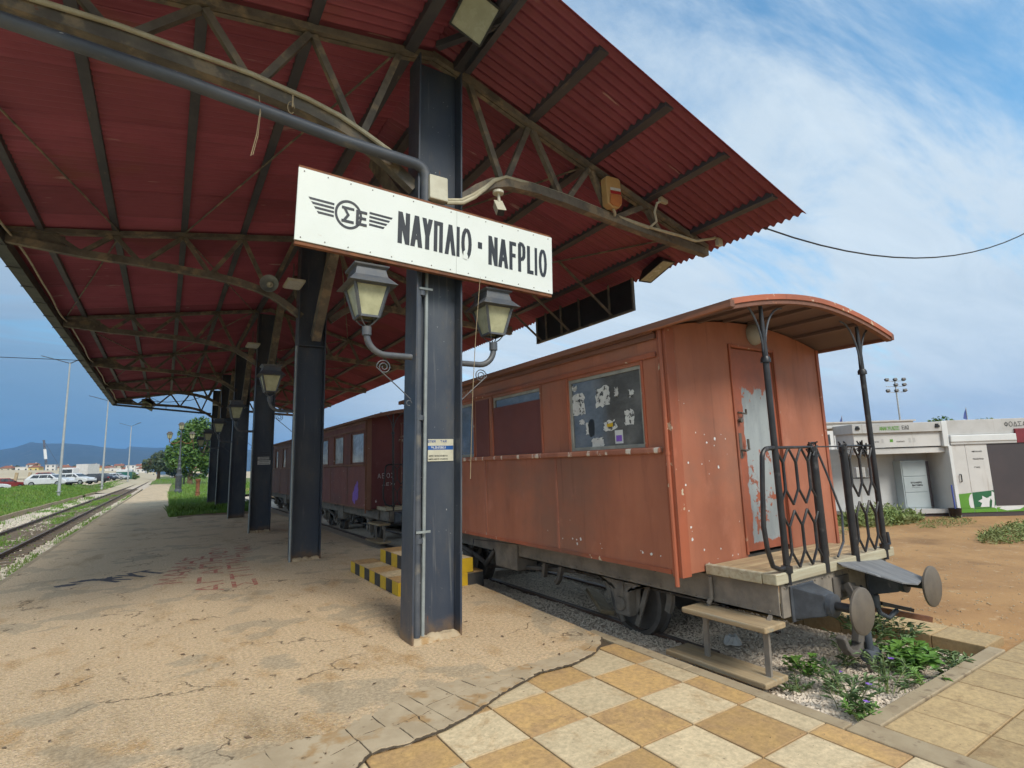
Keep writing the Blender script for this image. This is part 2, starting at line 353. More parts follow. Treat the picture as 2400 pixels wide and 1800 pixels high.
MT['rust'] = M('rust', (.22,.085,.035), (.13,.055,.03), 9, .85, bump=.3)
MT['rail'] = M('rusty_rail', (.135,.082,.060), (.085,.055,.045), 6, .6, metal=.2, bump=.15, stretch=(1,.1,1))
MT['rail_top'] = M('rail_head', (.16,.125,.105), (.10,.08,.07), 6, .6, metal=.15, stretch=(1,.1,1))
MT['sleeper'] = M('weathered_sleeper', (.17,.135,.10), (.11,.085,.062), 5, .9, bump=.4, stretch=(.3,1,1))
MT['yellow'] = M('yellow_step_paint', (.62,.40,.012), (.52,.33,.02), 5, .6, bump=.15, spots=((.30,.20,.06), 8, .66, .76))
MT['blackpaint'] = M('black_step_paint', (.03,.03,.03), (.055,.05,.045), 6, .65, bump=.15, spots=((.40,.40,.36), 13, .72, .78))
MT['orange'] = M('siren_orange', (.55,.20,.06), (.48,.17,.06), 5, .35)
MT['siren'] = M('siren_case', (.55,.36,.15), (.48,.30,.13), 4, .4)
MT['paper'] = M('paper', (.62,.62,.60), (.52,.52,.50), 20, .7)
MT['poster'] = M('torn_poster', (.66,.66,.63), (.55,.55,.53), 9, .7, spots=((.06,.06,.06), 22, .55, .58))
MT['blue_print'] = M('blue_print', (.015,.10,.36), None, 5, .5)
MT['red_print'] = M('red_print', (.50,.03,.03), None, 5, .5)
MT['black_print'] = M('black_print', (.02,.02,.02), None, 5, .5)
MT['rope'] = M('string', (.36,.28,.17), None, 9, .9)
# first carriage: sun-bleached red-orange paint with chips
def carriage_paint(name, ca, cb, chipc, chip_lo, shade=None):
    m, t, b = new_mat(name); k = NT(t)
    v = k.map((1,1,.32)); z = k.xyz()[2]
    col = k.mix(k.ramp(k.noise(1.5, 6, .62, v), .34, .68), ca, cb)
    col = k.mix(k.math('MULTIPLY', k.ramp(k.noise(5.2, 6, .7, k.map((1,1,.14))), .52, .76), .5), col, tuple(x*.62 for x in cb))
    if shade: col = k.mix(k.math('MULTIPLY', k.ramp(k.noise(1.1, 5, .6, k.map((.7,.7,.9), (0,0,0), (3,8,1))), .46, .70), .75), col, shade)
    col = k.mix(k.math('MULTIPLY', k.ramp(k.noise(17, 5, .6, k.map((1,1,.045), (0,0,0), (2,4,0))), .58, .74), .5), col, tuple(x*.42 for x in cb))
    col = k.mix(k.math('MULTIPLY', k.ramp(k.noise(2.3, 6, .68, k.map((1,1,.6), (0,0,0), (7,1,3))), .55, .75), .4), col, tuple(min(1,x*1.25+.05) for x in ca))
    ch = k.math('MULTIPLY', k.ramp(k.noise(13, 3, .5), chip_lo, chip_lo+.012), k.ramp(k.noise(1.6, 2), .47, .53))
    col = k.mix(ch, col, chipc)
    sm = k.ramp(k.noise(70, 3), .73, .75); col = k.mix(sm, col, tuple(x*.45 for x in ca))
    k.put(b.inputs['Base Color'], col)
    k.put(b.inputs['Roughness'], k.math('ADD', .5, k.math('MULTIPLY', k.noise(6, 4), .28)))
    k.bump(b, k.math('ADD', k.math('ADD', k.noise(9, 5, .65), k.math('MULTIPLY', k.noise(1.9, 2, .5), 4.0)), k.math('MULTIPLY', ch, -.6)), .28, .007); return m
MT['coach'] = carriage_paint('faded_orange_coach_paint', (.42,.150,.082), (.335,.116,.064), (.62,.60,.55), .775, (.235,.118,.080))
MT['coach_trim'] = carriage_paint('coach_trim_paint', (.42,.11,.05), (.27,.085,.045), (.52,.42,.30), .655, (.17,.075,.05))
MT['seam'] = M('worn_seam_strip', (.40,.16,.10), (.30,.11,.07), 5, .7, bump=.4, stretch=(1,1,.3), spots=((.66,.58,.50), 11, .56, .62))
MT['coach_wood'] = M('weathered_cornice', (.215,.095,.062), (.145,.072,.052), 3, .8, bump=.5, bscale=14, stretch=(5,.3,5), spots=((.32,.13,.075), 3, .56, .7))
MT['coach_roof'] = carriage_paint('coach_roof_paint', (.23,.09,.06), (.17,.072,.055), (.45,.38,.30), .69, (.15,.08,.065))
MT['coach_roofend'] = carriage_paint('coach_roof_end_paint', (.44,.125,.06), (.33,.10,.05), (.55,.45,.32), .64)
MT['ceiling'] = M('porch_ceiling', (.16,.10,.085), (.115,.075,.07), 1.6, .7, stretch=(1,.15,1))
MT['blind'] = M('oxblood_blind', (.155,.045,.036), (.13,.038,.033), 2, .65, bump=.1)
MT['coach2'] = carriage_paint('maroon_coach_paint', (.24,.082,.064), (.19,.064,.053), (.50,.44,.40), .70, (.13,.06,.05))
MT['coach2_end'] = carriage_paint('maroon_end_paint', (.15,.034,.032), (.115,.026,.027), (.55,.50,.48), .71)
MT['coach2_trim'] = carriage_paint('brown_trim_paint', (.25,.115,.07), (.19,.085,.055), (.35,.26,.2), .69)
MT['coach3'] = carriage_paint('brown_coach_paint', (.19,.085,.062), (.15,.068,.052), (.4,.3,.25), .72)
def peel():
    m, t, b = new_mat('peeling_door_paint'); k = NT(t); o = k.xyz()
    # grey primer laid bare in the middle of the leaf with ragged edges
    n_ = k.noise(7, 7, .68, k.map((1.2,1,.45))); n2_ = k.noise(22, 4, .6)
    e = k.math('ADD', k.math('MULTIPLY', n_, .34), k.math('MULTIPLY', n2_, .06))
    fx = k.math('ADD', k.math('ABSOLUTE', k.math('SUBTRACT', o[0], 4.955)), k.math('MULTIPLY', e, .52))
    mx = k.ramp(fx, .325, .335, True)
    zt = k.math('ADD', o[2], k.math('MULTIPLY', e, 1.1)); mz = k.ramp(zt, 2.50, 2.52, True)
    zb = k.math('SUBTRACT', o[2], k.math('MULTIPLY', e, .5)); mz2 = k.ramp(zb, .735, .745)
    patch = k.math('SUBTRACT', 1.0, k.math('MULTIPLY', k.ramp(k.noise(4.2, 6, .72), .585, .60), k.ramp(k.noise(1.9, 2), .5, .52)))
    f = k.math('MULTIPLY', k.math('MULTIPLY', mx, mz), k.math('MULTIPLY', mz2, patch))
    red = k.mix(k.ramp(k.noise(2.5, 6, .6), .35, .66), (.40,.105,.05), (.26,.085,.05))
    grey = k.mix(k.ramp(k.noise(5, 5, .6, k.map((1,1,.3))), .35, .68), (.33,.36,.365), (.24,.265,.275))
    grey = k.mix(k.ramp(k.noise(48, 3), .69, .72), grey, (.12,.10,.09))
    k.put(b.inputs['Base Color'], k.mix(f, red, grey)); b.inputs['Roughness'].default_value = .55
    k.bump(b, k.math('ADD', k.math('MULTIPLY', f, -1.0), k.math('MULTIPLY', k.noise(25, 4), .3)), .5, .004); return m
MT['door_peel'] = peel()
MT['wood'] = M('weathered_plank', (.50,.37,.21), (.38,.265,.145), 3, .85, bump=.5, bscale=18, bdist=.006, stretch=(.35,6,6), spots=((.26,.17,.09), 5, .58, .72))
MT['wood_y'] = M('weathered_board', (.42,.315,.185), (.31,.225,.13), 3, .85, bump=.55, bscale=18, bdist=.006, stretch=(6,.35,6), spots=((.30,.27,.20), 4, .56, .7))
MT['wood_pale'] = M('pale_beam', (.46,.42,.30), (.36,.30,.20), 3, .85, bump=.5, bscale=18, bdist=.006, stretch=(.35,6,6), spots=((.28,.19,.10), 4, .6, .72))
MT['iron'] = M('underframe_iron', (.25,.215,.175), (.165,.143,.12), 5, .8, bump=.35, bscale=35, spots=((.16,.10,.06), 8, .64, .76))
MT['iron_dark'] = M('dark_iron', (.125,.108,.092), (.085,.075,.066), 6, .75, bump=.3)
MT['iron_black'] = M('black_railing_paint', (.013,.013,.016), (.028,.026,.027), 8, .42, bump=.2, bscale=60, spots=((.075,.07,.07), 9, .6, .72))
MT['iron_blue'] = M('blue_grey_iron', (.075,.085,.10), (.045,.05,.06), 7, .55, bump=.25, bscale=50, spots=((.16,.15,.14), 9, .62, .72))
MT['disc'] = M('buffer_disc', (.150,.125,.098), (.115,.097,.08), 7, .6, metal=.2, bump=.15, spots=((.09,.06,.045), 11, .67, .74))
MT['plate'] = M('steel_plate', (.20,.20,.20), (.14,.142,.148), 7, .7, metal=.0, bump=.3, bscale=25, stretch=(2,.4,1), spots=((.32,.33,.34), 7, .66, .72))
def glassm(name, col, rough, tint=None):
    m, t, b = new_mat(name); k = NT(t)
    c = k.mix(k.ramp(k.noise(3, 6, .65, k.map((1,.6,1))), .38, .7), col, tuple(min(1, x*1.9+.02) for x in col))
    k.put(b.inputs['Base Color'], c); k.put(b.inputs['Roughness'], k.math('ADD', rough, k.math('MULTIPLY', k.noise(5, 5), .12))); b.inputs['Specular IOR Level'].default_value = .9; return m
MT['glass_dark'] = glassm('dusty_window_glass', (.085,.086,.084), .07)
MT['glass_pale'] = glassm('hazy_window_glass', (.30,.31,.31), .12)
MT['glass_car'] = glassm('car_glass', (.02,.025,.028), .04)
MT['frame_grey'] = M('grey_window_frame', (.33,.33,.29), (.24,.24,.21), 7, .6)
MT['lamp_white'] = M('round_lamp_cover', (.32,.30,.27), (.26,.24,.22), 5, .5)
# the place beyond
MT['wall_white'] = M('white_panel', (.60,.585,.56), (.54,.525,.50), 2, .6, spots=((.40,.36,.32), 3, .60, .80), bump=.05, drips=((.40,.36,.31), 9, .60, .76))
MT['wall_bright'] = M('bright_panel', (.68,.69,.68), (.63,.64,.63), 2, .5)
MT['wall_grey'] = M('grey_panel', (.50,.49,.475), (.44,.43,.41), 2, .6, drips=((.36,.33,.29), 7, .60, .78))
MT['cabinet'] = M('cabinet_grey', (.40,.45,.46), (.36,.41,.42), 2, .45)
MT['green'] = M('leaf_green_print', (.11,.30,.028), (.10,.27,.03), 3, .5)
MT['green_dark'] = M('dark_green_print', (.022,.135,.055), None, 3, .5)
MT['dark_board'] = M('dark_board', (.065,.052,.055), (.055,.046,.05), 2, .5)
MT['maroon'] = M('maroon_panel', (.22,.022,.035), None, 3, .5)
MT['blue_stick'] = M('blue_stick', (.06,.09,.36), None, 5, .5)
MT['pole_grey'] = M('galvanised_pole', (.42,.44,.44), (.36,.38,.38), 2, .5, metal=.2)
MT['flag'] = M('blue_flag', (.05,.08,.26), (.07,.11,.32), 5, .7)
MT['cream_wall'] = M('cream_render', (.58,.53,.40), None, 1, .9)
MT['yellow_wall'] = M('yellow_render', (.62,.50,.19), (.58,.46,.17), 1, .9)
MT['white_wall'] = M('white_render', (.64,.62,.58), (.6,.58,.54), 1, .9)
MT['terracotta'] = M('roof_tiles', (.28,.11,.06), (.22,.09,.055), 3, .85)
MT['house_glass'] = M('house_window', (.06,.07,.08), None, 3, .2)
MT['lot'] = M('pale_lot', (.50,.42,.29), (.44,.36,.24), .15, .95, spots=((.36,.29,.16), .3, .58, .72))
MT['earth_far'] = M('far_ground', (.34,.27,.16), (.25,.23,.12), .03, .95, spots=((.15,.18,.06), .05, .55, .7))
MT['hill'] = M('hillside_scrub', (.050,.060,.045), (.038,.048,.036), .004, .95, spots=((.12,.11,.08), .012, .58, .7))
MT['tyre'] = M('tyre_rubber', (.018,.018,.018), None, 5, .8)
MT['rim'] = M('alloy_rim', (.42,.43,.44), None, 5, .35, metal=.7)
MT['tail'] = M('tail_lamp', (.35,.02,.02), None, 5, .3)
MT['head'] = M('head_lamp', (.6,.62,.62), None, 5, .2)
def carp(name, c):
    m, t, b = new_mat(name); b.inputs['Base Color'].default_value = c+(1,); b.inputs['Roughness'].default_value = .28; b.inputs['Coat Weight'].default_value = .5; b.inputs['Metallic'].default_value = .1
    k = NT(t); k.put(b.inputs['Base Color'], k.mix(k.ramp(k.noise(3, 4), .4, .7), c, tuple(x*.9 for x in c))); return m
for nme, c in dict(car_white=(.68,.69,.70), car_silver=(.45,.47,.50), car_red=(.24,.03,.03), car_navy=(.02,.025,.045), car_dark=(.035,.035,.045), car_green=(.015,.12,.09)).items(): MT[nme] = carp(nme, c)

# ------------------------------------------------------------------ helpers: lettering drawn as strokes
RING = [(.5+.5*cos(a), .5+.5*sin(a)) for a in [2*pi*i/16 for i in range(17)]]
GL = {'A':[[(0,0),(.5,1)],[(.5,1),(1,0)],[(.2,.3),(.8,.3)]],'N':[[(0,0),(0,1)],[(0,1),(1,0)],[(1,0),(1,1)]],'Y':[[(0,1),(.5,.42)],[(1,1),(.5,.42)],[(.5,.42),(.5,0)]],
'Π':[[(0,0),(0,1)],[(1,0),(1,1)],[(0,1),(1,1)]],'Λ':[[(0,0),(.5,1)],[(.5,1),(1,0)]],'I':[[(.5,0),(.5,1)]],'O':[RING],'-':[[(.1,.42),(.9,.42)]],'F':[[(0,0),(0,1)],[(0,1),(1,1)],[(0,.52),(.85,.52)]],
'P':[[(0,0),(0,1)],[(0,1),(.6,1),(.95,.9),(1,.74),(.95,.56),(.6,.46),(0,.46)]],'L':[[(0,0),(0,1)],[(0,0),(1,0)]],'Σ':[[(1,1),(0,1)],[(0,1),(.55,.5)],[(.55,.5),(0,0)],[(0,0),(1,0)]],
'E':[[(0,0),(0,1)],[(0,1),(1,1)],[(0,.5),(.9,.5)],[(0,0),(1,0)]],'K':[[(0,0),(0,1)],[(0,.4),(1,1)],[(.3,.55),(1,0)]],'Ω':[[(0,0),(.35,0),(.35,.12),(.1,.35),(.02,.65),(.2,.92),(.5,1),(.8,.92),(.98,.65),(.9,.35),(.65,.12),(.65,0),(1,0)]],
'Δ':[[(0,0),(.5,1)],[(.5,1),(1,0)],[(0,0),(1,0)]],'Φ':[[(.5+.5*cos(a), .5+.33*sin(a)) for a in [2*pi*i/14 for i in range(15)]],[(.5,0),(.5,1)]],'T':[[(.5,0),(.5,1)],[(0,1),(1,1)]],
'X':[[(0,0),(1,1)],[(0,1),(1,0)]],'M':[[(0,0),(0,1)],[(0,1),(.5,.3)],[(.5,.3),(1,1)],[(1,1),(1,0)]],'Θ':[RING,[(.25,.5),(.75,.5)]],'Γ':[[(0,0),(0,1)],[(0,1),(1,1)]],'H':[[(0,0),(0,1)],[(1,0),(1,1)],[(0,.5),(1,.5)]],
'B':[[(0,0),(0,1)],[(0,1),(.7,1),(.9,.88),(.9,.64),(.7,.52),(0,.52)],[(.7,.52),(1,.38),(1,.12),(.75,0),(0,0)]],'R':[[(0,0),(0,1)],[(0,1),(.7,1),(1,.86),(1,.62),(.7,.48),(0,.48)],[(.5,.48),(1,0)]],
'S':[[(1,.85),(.75,1),(.25,1),(0,.82),(.05,.6),(.95,.42),(1,.18),(.75,0),(.25,0),(0,.15)]],'.':[[(.4,0),(.6,0)]],'0':[RING],'1':[[(.2,.8),(.5,1)],[(.5,1),(.5,0)]],'2':[[(0,.8),(.3,1),(.8,.98),(.95,.7),(0,0),(1,0)]],
'3':[[(0,.9),(.5,1),(.95,.8),(.5,.53),(1,.25),(.5,0),(0,.1)]],'4':[[(.75,0),(.75,1),(0,.3),(1,.3)]],'6':[[(.9,.95),(.4,1),(0,.5),(.1,.1),(.5,0),(.95,.15),(.95,.42),(.5,.55),(.05,.4)]],'7':[[(0,1),(1,1),(.4,0)]],'8':[RING,[(.1,.55),(.9,.55)]]}
def text(mb, s, org, U, V, Nn, h, wd, st, gap=.35, vst=None):
    """letters as flat strokes; returns the advance along U. st = stem width, vst = bar width"""
    org = Vector(org); U = Vector(U); V = Vector(V); Nn = Vector(Nn); x = 0; k = 0; vst = vst or st
    for ch in s:
        if ch == ' ': x += wd*(.6+gap); continue
        w_ = wd*(.35 if ch in 'I.1' else 1)
        for ln in GL.get(ch, []):
            P = [((a*wd if ch not in 'I.1' else (a-.5)*wd+w_/2), b*h) for a, b in ln]
            for i, (p, q) in enumerate(zip(P, P[1:])):
                du, dv = q[0]-p[0], q[1]-p[1]; k += 1; off = Nn*(.0004*(k % 7))
                if len(P) == 2:
                    if abs(dv) > .3*abs(du): c = [(p[0]-st/2, p[1]), (p[0]+st/2, p[1]), (q[0]+st/2, q[1]), (q[0]-st/2, q[1])]
                    else:
                        sy = vst/2 if p[1] < h*.2 else (-vst/2 if p[1] > h*.8 else 0)
                        c = [(p[0]-st/2*(p[0] < q[0])+st/2*(p[0] > q[0]), p[1]-vst/2+sy), (q[0]+st/2*(q[0] > p[0])-st/2*(q[0] < p[0]), q[1]-vst/2+sy), (q[0]+st/2*(q[0] > p[0])-st/2*(q[0] < p[0]), q[1]+vst/2+sy), (p[0]-st/2*(p[0] < q[0])+st/2*(p[0] > q[0]), p[1]+vst/2+sy)]
                else:
                    l = max(hypot(du, dv), 1e-6); nx, ny = -dv/l, du/l; ex, ey = du/l*st*.12, dv/l*st*.12
                    c = [(p[0]-nx*st/2-ex, p[1]-ny*st/2-ey), (q[0]-nx*st/2+ex, q[1]-ny*st/2+ey), (q[0]+nx*st/2+ex, q[1]+ny*st/2+ey), (p[0]+nx*st/2-ex, p[1]+ny*st/2-ey)]
                mb.add([org+U*(x+a)+V*b+off for a, b in c], [(0,1,2,3)])
        x += w_+wd*gap
    return x
# ------------------------------------------------------------------ the ground, platform, paving, tracks
def zfar(x, y):
    s = min(1.3, max(0.0, (y-90)/220)); a = max(0, min(1, (-8-x)/3)); b = max(0, min(1, (y-135)/60))
    right = -.12+.5*max(0, (y-120)/220)
    left = .42+s*(2.3-.035*max(-90, min(40, x))); e_ = max(0, min(1, (x-16)/6))
    return -.75*(1-max(a, e_))+left*max(a, e_)-.15
o = MB(); o.grid(-9000, 9000, 12, -3000, 9000, 8, lambda x, y: -.62); struct(o.build('ground', MT['earth_far']))
o = MB(); o.grid(-320, 320, 64, 84, 900, 60, zfar); struct(o.build('far_ground', MT['lot']))
# platform: asphalt sheet with a ragged near edge
LOW = [(-2.1,.55),(-1.3,1.25),(-.75,1.75),(-.25,2.2),(.15,2.5),(.5,2.86),(.78,3.05),(.977,3.25),(1.107,3.36),(1.323,3.33),(1.587,3.36),(1.832,3.44),(2.124,3.585),(2.35,3.66),(2.578,3.743),(2.892,3.72),(3.194,3.80),(3.40,3.93),(3.55,4.10)]
edge = []
for (a, b), (c, d) in zip(LOW, LOW[1:]):
    nseg = max(2, int(hypot(c-a, d-b)/.07))
    for i in range(nseg):
        t = i/nseg; edge.append((a+(c-a)*t+random.uniform(-.012,.012), b+(d-b)*t+random.uniform(-.014,.014)))
edge.append(LOW[-1])
right = [(3.60,4.6),(3.63,5.3),(3.70,6.2),(3.74,6.9),(3.76,9),(3.74,12),(3.76,16),(3.75,20),(3.72,24.0)]
far = [(2.5,24.0),(1.6,24.5),(.9,24.9),(.24,25.0),(.30,40),(.42,60),(.7,85),(1.2,108),(-1.6,108),(-1.95,60),(-2.08,25),(-2.1,.6)]
poly = edge+right+far
o = MB(); n = len(poly)
o.add([(x, y, 0) for x, y in poly]+[(x, y, -.05) for x, y in poly], [tuple(range(n))]+[(i, n+i, n+(i+1) % n, (i+1) % n) for i in range(n)])
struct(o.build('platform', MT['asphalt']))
o = MB()
for i in range(34):
    y0 = 4+i*2.2; j = random.uniform(-.012,.012); o.box(-2.20+j, -2.075+j, y0, y0+2.17, -.5, -.004+random.uniform(-.006,.006))
struct(o.build('platform_edge_kerb', MT['concrete'], bevel=.02))
# cracked mortar lip along the asphalt edge: each broken piece a part
UP = [(.0,3.45),(.26,3.76),(.58,3.76),(.85,3.78),(1.03,3.76),(1.332,3.875),(1.60,4.02),(1.85,4.03),(2.108,4.0),(2.35,3.95),(2.616,3.95),(2.892,3.93),(3.194,3.98),(3.45,4.16)]
LO2 = LOW[4:]
def along(P, t):
    ls = [hypot(c-a, d-b) for (a, b), (c, d) in zip(P, P[1:])]; T = t*sum(ls)
    for l, (a, b), (c, d) in zip(ls, P, P[1:]):
        if T <= l: return Vector((a+(c-a)*T/l, b+(d-b)*T/l))
        T -= l
    return Vector(P[-1])
lip = thing('mortar_lip', 'cracked grey mortar lip between the asphalt and the checkered tiles', 'paving edge', (1.5, 3.6, 0))
o = MB(); pts = [along(LO2, i/40) for i in range(41)]+[along(UP, 1-i/40) for i in range(41)]
c0 = Vector((0, -.02))
o.add([(p.x, p.y-(.022 if i < 41 else .04), .0012) for i, p in enumerate(pts)], [tuple(range(len(pts)))]); o.build('crack_soil', MT['crackfill'], lip)
cuts = [0,.05,.115,.19,.27,.325,.385,.43,.475,.53,.60,.67,.735,.81,.875,.94,1.0]
NB = 6
def cutline(t, amp): return [t+random.uniform(-amp, amp) for _ in range(NB+1)]
def piece(tl, tr, a0, a1, zt):
    P_ = []
    def pt(t, a): return along(LO2, min(1, max(0, t))).lerp(along(UP, min(1, max(0, t))), a)
    for i in range(8): P_.append(pt(tl[0]+(tr[0]-tl[0])*i/8, a0)+Vector((random.uniform(-.008,.008), random.uniform(-.014,.012) if a0 == 0 else 0)))
    for i in range(NB): P_.append(pt(tr[i], a0+(a1-a0)*i/NB))
    for i in range(8): P_.append(pt(tr[-1]+(tl[-1]-tr[-1])*i/8, a1)+Vector((random.uniform(-.01,.01), random.uniform(-.03,.03) if a1 == 1 else 0)))
    for i in range(NB): P_.append(pt(tl[NB-i], a1+(a0-a1)*i/NB))
    c = sum(P_, Vector((0, 0)))/len(P_); n = len(P_); o = MB(); sx1, sy1 = random.uniform(-.02,.02), random.uniform(-.02,.02); top = []
    for i, p in enumerate(P_):
        d = (c-p).normalized()*random.uniform(.003,.008); q = p+d; f = 1 if i < 8 else (.75 if i < 8+NB else (.1 if i < 16+NB else .75))
        if a1 < 1: f = max(f, .6)
        if a0 > 0: f = min(f, .55)
        top.append((q.x, q.y, max(.0018, zt*f+(q.x-c.x)*sx1*.3)))
    o.add(top+[(top[i][0]+(p.x-top[i][0])*.3, top[i][1]+(p.y-top[i][1])*.3, -.012) for i, p in enumerate(P_)], [tuple(range(n))]+[(i, n+i, n+(i+1) % n, (i+1) % n) for i in range(n)])
    o.build('mortar_piece', MT['mortar'], lip)
lines = [cutline(t, .011) for t in cuts]
for l, r_ in zip(lines, lines[1:]):
    if random.random() < .6:
        am = random.uniform(.4,.6); h_ = NB//2
        piece([l[0]]*NB+[l[h_]], [r_[0]]*NB+[r_[h_]], 0, am, random.uniform(.006,.010)); piece([l[h_]]*NB+[l[-1]], [r_[h_]]*NB+[r_[-1]], am, 1, .006)
    else: piece(l, r_, 0, 1, random.uniform(.006,.010))
# tiles
pav = MB(); pav.box(-4, 3.54, -3, 4.35, -.10, -.022); pav = struct(pav.build('tiled_pavement', MT['crackfill']))
TX, TY = .4575, .472
def tile_mesh(w_, d_):
    b = MB(); g = .0045; b.box(g, w_-g, g, d_-g, -.03, 0); return b.mesh('tile')
for half in (0, 1):
    for kind in ('tile_cream', 'tile_ochre'):
        me = tile_mesh(.205 if half else TX, TY); me.materials.append(MT[kind]) if not me.materials or me.materials[0] is None else None
        me.materials.clear(); me.materials.append(MT[kind]); MT['me_'+kind+str(half)] = me
for i in range(-8, 3):
    for j in range(-11, 2 if i > -6 else 1):
        y = 2.965+j*TY; x = 2.425+i*TX
        if y > 3.5 and x < .3: continue
        kd = 'tile_cream' if (i+j) % 2 == 0 else 'tile_ochre'
        t_ = inst('tile', MT['me_'+kd+str(1 if i == 2 else 0)], pav, (x, y, -.0115+random.uniform(-.0022,.0022)), (random.uniform(-.004,.004), random.uniform(-.004,.004), random.uniform(-.003,.003))); bev(t_, .003, 1)
# kerb strip beside the pit, slabs at its end, kerb stones on its far side
def lid(name, mat, rects, z, parent=None, base=-.3, bv=.006, nm='kerb_stone'):
    first = None
    for (x0, x1, y0, y1) in rects:
        b = MB(); zz = z+random.uniform(-.003,.003); b.box(x0, x1, y0, y1, base, zz)
        ob = b.build(nm, mat, parent, bevel=bv)
kb = struct(thing('pit_kerb', '', '')); del kb['label'], kb['category']
lid('k', MT['concrete'], [(3.543,3.655,y,y+1.195) for y in (1.92,3.12)], -.006, kb)
lid('k', MT['concrete'], [(3.543,3.745,y,y+.995) for y in (.91,-.09,-1.09)], -.006, kb)
lid('k', MT['concrete'], [(x,x+.716,1.80,1.905) for x in (3.75,4.47,5.19)], -.004, kb)
lid('k', MT['slab'], [(5.845,6.27,y,y+.385) for y in (1.91,2.30,2.69,3.08,3.47,3.86)], .004, kb)
sp = MB(); sp.box(3.75, 7.2, -3, 1.79, -.1, -.028); sp = struct(sp.build('slab_pavement', MT['crackfill']))
b = MB(); b.box(.004,.374,.004,.402,-.03,0); sme = b.mesh('paving_slab', MT['slab'])
for i in range(9):
    for j in range(-10, 1):
        t_ = inst('paving_slab', sme, sp, (3.75+.378*i, 1.385+.406*j, -.009+random.uniform(-.002,.002)), (random.uniform(-.003,.003), random.uniform(-.003,.003), 0)); bev(t_, .003, 1)
# gravel pit and track bed under the carriages
def zpit(x, y):
    e = min(1, max(0, (y-1.9)/1.6)); return -.13-.075*e+.022*fbm(x, y, 1.6)+.05*max(0, (x-5.3))
o = MB(); o.grid(3.62, 5.88, 16, 1.88, 60, 150, zpit); struct(o.build('gravel_bed', MT['gravel_bed']))
def stones(n, fx, size, seed):
    rr = random.Random(seed); b = MB(); vs, fs = b.v, b.f
    for i in range(n):
        x, y, z = fx(rr); s = size*rr.uniform(.55, 1.35); a = rr.uniform(0, 6.28); ca, sa = cos(a)*s, sin(a)*s; k = rr.uniform(.5,.9); q = len(vs); tz = s*rr.uniform(.4,.75)
        vs += [(x+ca, y+sa, z), (x-sa*k, y+ca*k, z+tz*.2), (x-ca, y-sa, z), (x+sa*k, y-ca*k, z-tz*.1), (x+ca*.3-sa*.25, y+sa*.3+ca*.25, z+tz), (x-ca*.35+sa*.2, y-sa*.35-ca*.2, z+tz*.85)]
        fs += [(q,q+1,q+4), (q+1,q+2,q+5,q+4), (q+2,q+3,q+5), (q+3,q,q+4,q+5)]
    b.mi = [0]*len(fs); return b
def fpit(r):
    y = 1.93+r.random()**1.5*6.5; x = r.uniform(3.67, 5.84); return x, y, zpit(x, y)+r.uniform(-.004,.012)
stuff(stones(26000, fpit, .017, 1).build('gravel_stones', MT['stone']), 'loose pale gravel filling the pit under the orange carriage', 'gravel')
def fsand(r):
    a = r.random(); y = 1.2+a**1.4*9; x = 5.95+r.random()**1.3*9.5
    if x < 6.32 and 1.8 < y < 3.9: x += .4
    return x, y, zsand(x, y)+.001
def zsand(x, y): return -.012-.006*(x-6)+.02*fbm(x, y, .5)+(.0 if x > 6.5 else -.03*(6.5-x))
o = MB(); o.grid(5.86, 90, 90, -6, 60, 70, lambda x, y: zsand(x, y)-(.06 if x < 7.3 and y < 1.9 else 0)); struct(o.build('sandy_ground', MT['sand']))
stuff(stones(3000, fsand, .012, 2).build('ground_pebbles', MT['concrete']), 'small pale pebbles strewn over the orange sandy ground', 'pebbles')
def fgrit(r):
    y = 2.4+r.random()**1.3*6.5; x = r.uniform(-2, 3.5)
    while y < lerp(LOW, x)+.02: y = 2.4+r.random()*7
    return x, y, 0.0
stuff(stones(9000, fgrit, .0045, 3).build('asphalt_grit', MT['concrete']), 'fine loose grit scattered over the worn asphalt platform', 'grit')
rr = random.Random(15); b_ = MB()
for i in range(170):
    x, y, z = fgrit(rr); a = rr.uniform(0, 6.28); s = rr.uniform(.012,.032); u = Vector((cos(a), sin(a), rr.uniform(-.2,.2)))*s; v = Vector((-sin(a), cos(a), rr.uniform(-.3,.3)))*s*.4; p = Vector((x, y, .006)); q = len(b_.v)
    b_.v += [tuple(p-u), tuple(p+v+Vector((0,0,.004))), tuple(p+u), tuple(p-v+Vector((0,0,.004)))]; b_.f.append((q,q+1,q+2,q+3)); b_.mi.append(0)
stuff(b_.build('leaf_litter', MT['bark']), 'dry leaf scraps lying about on the asphalt platform', 'litter')
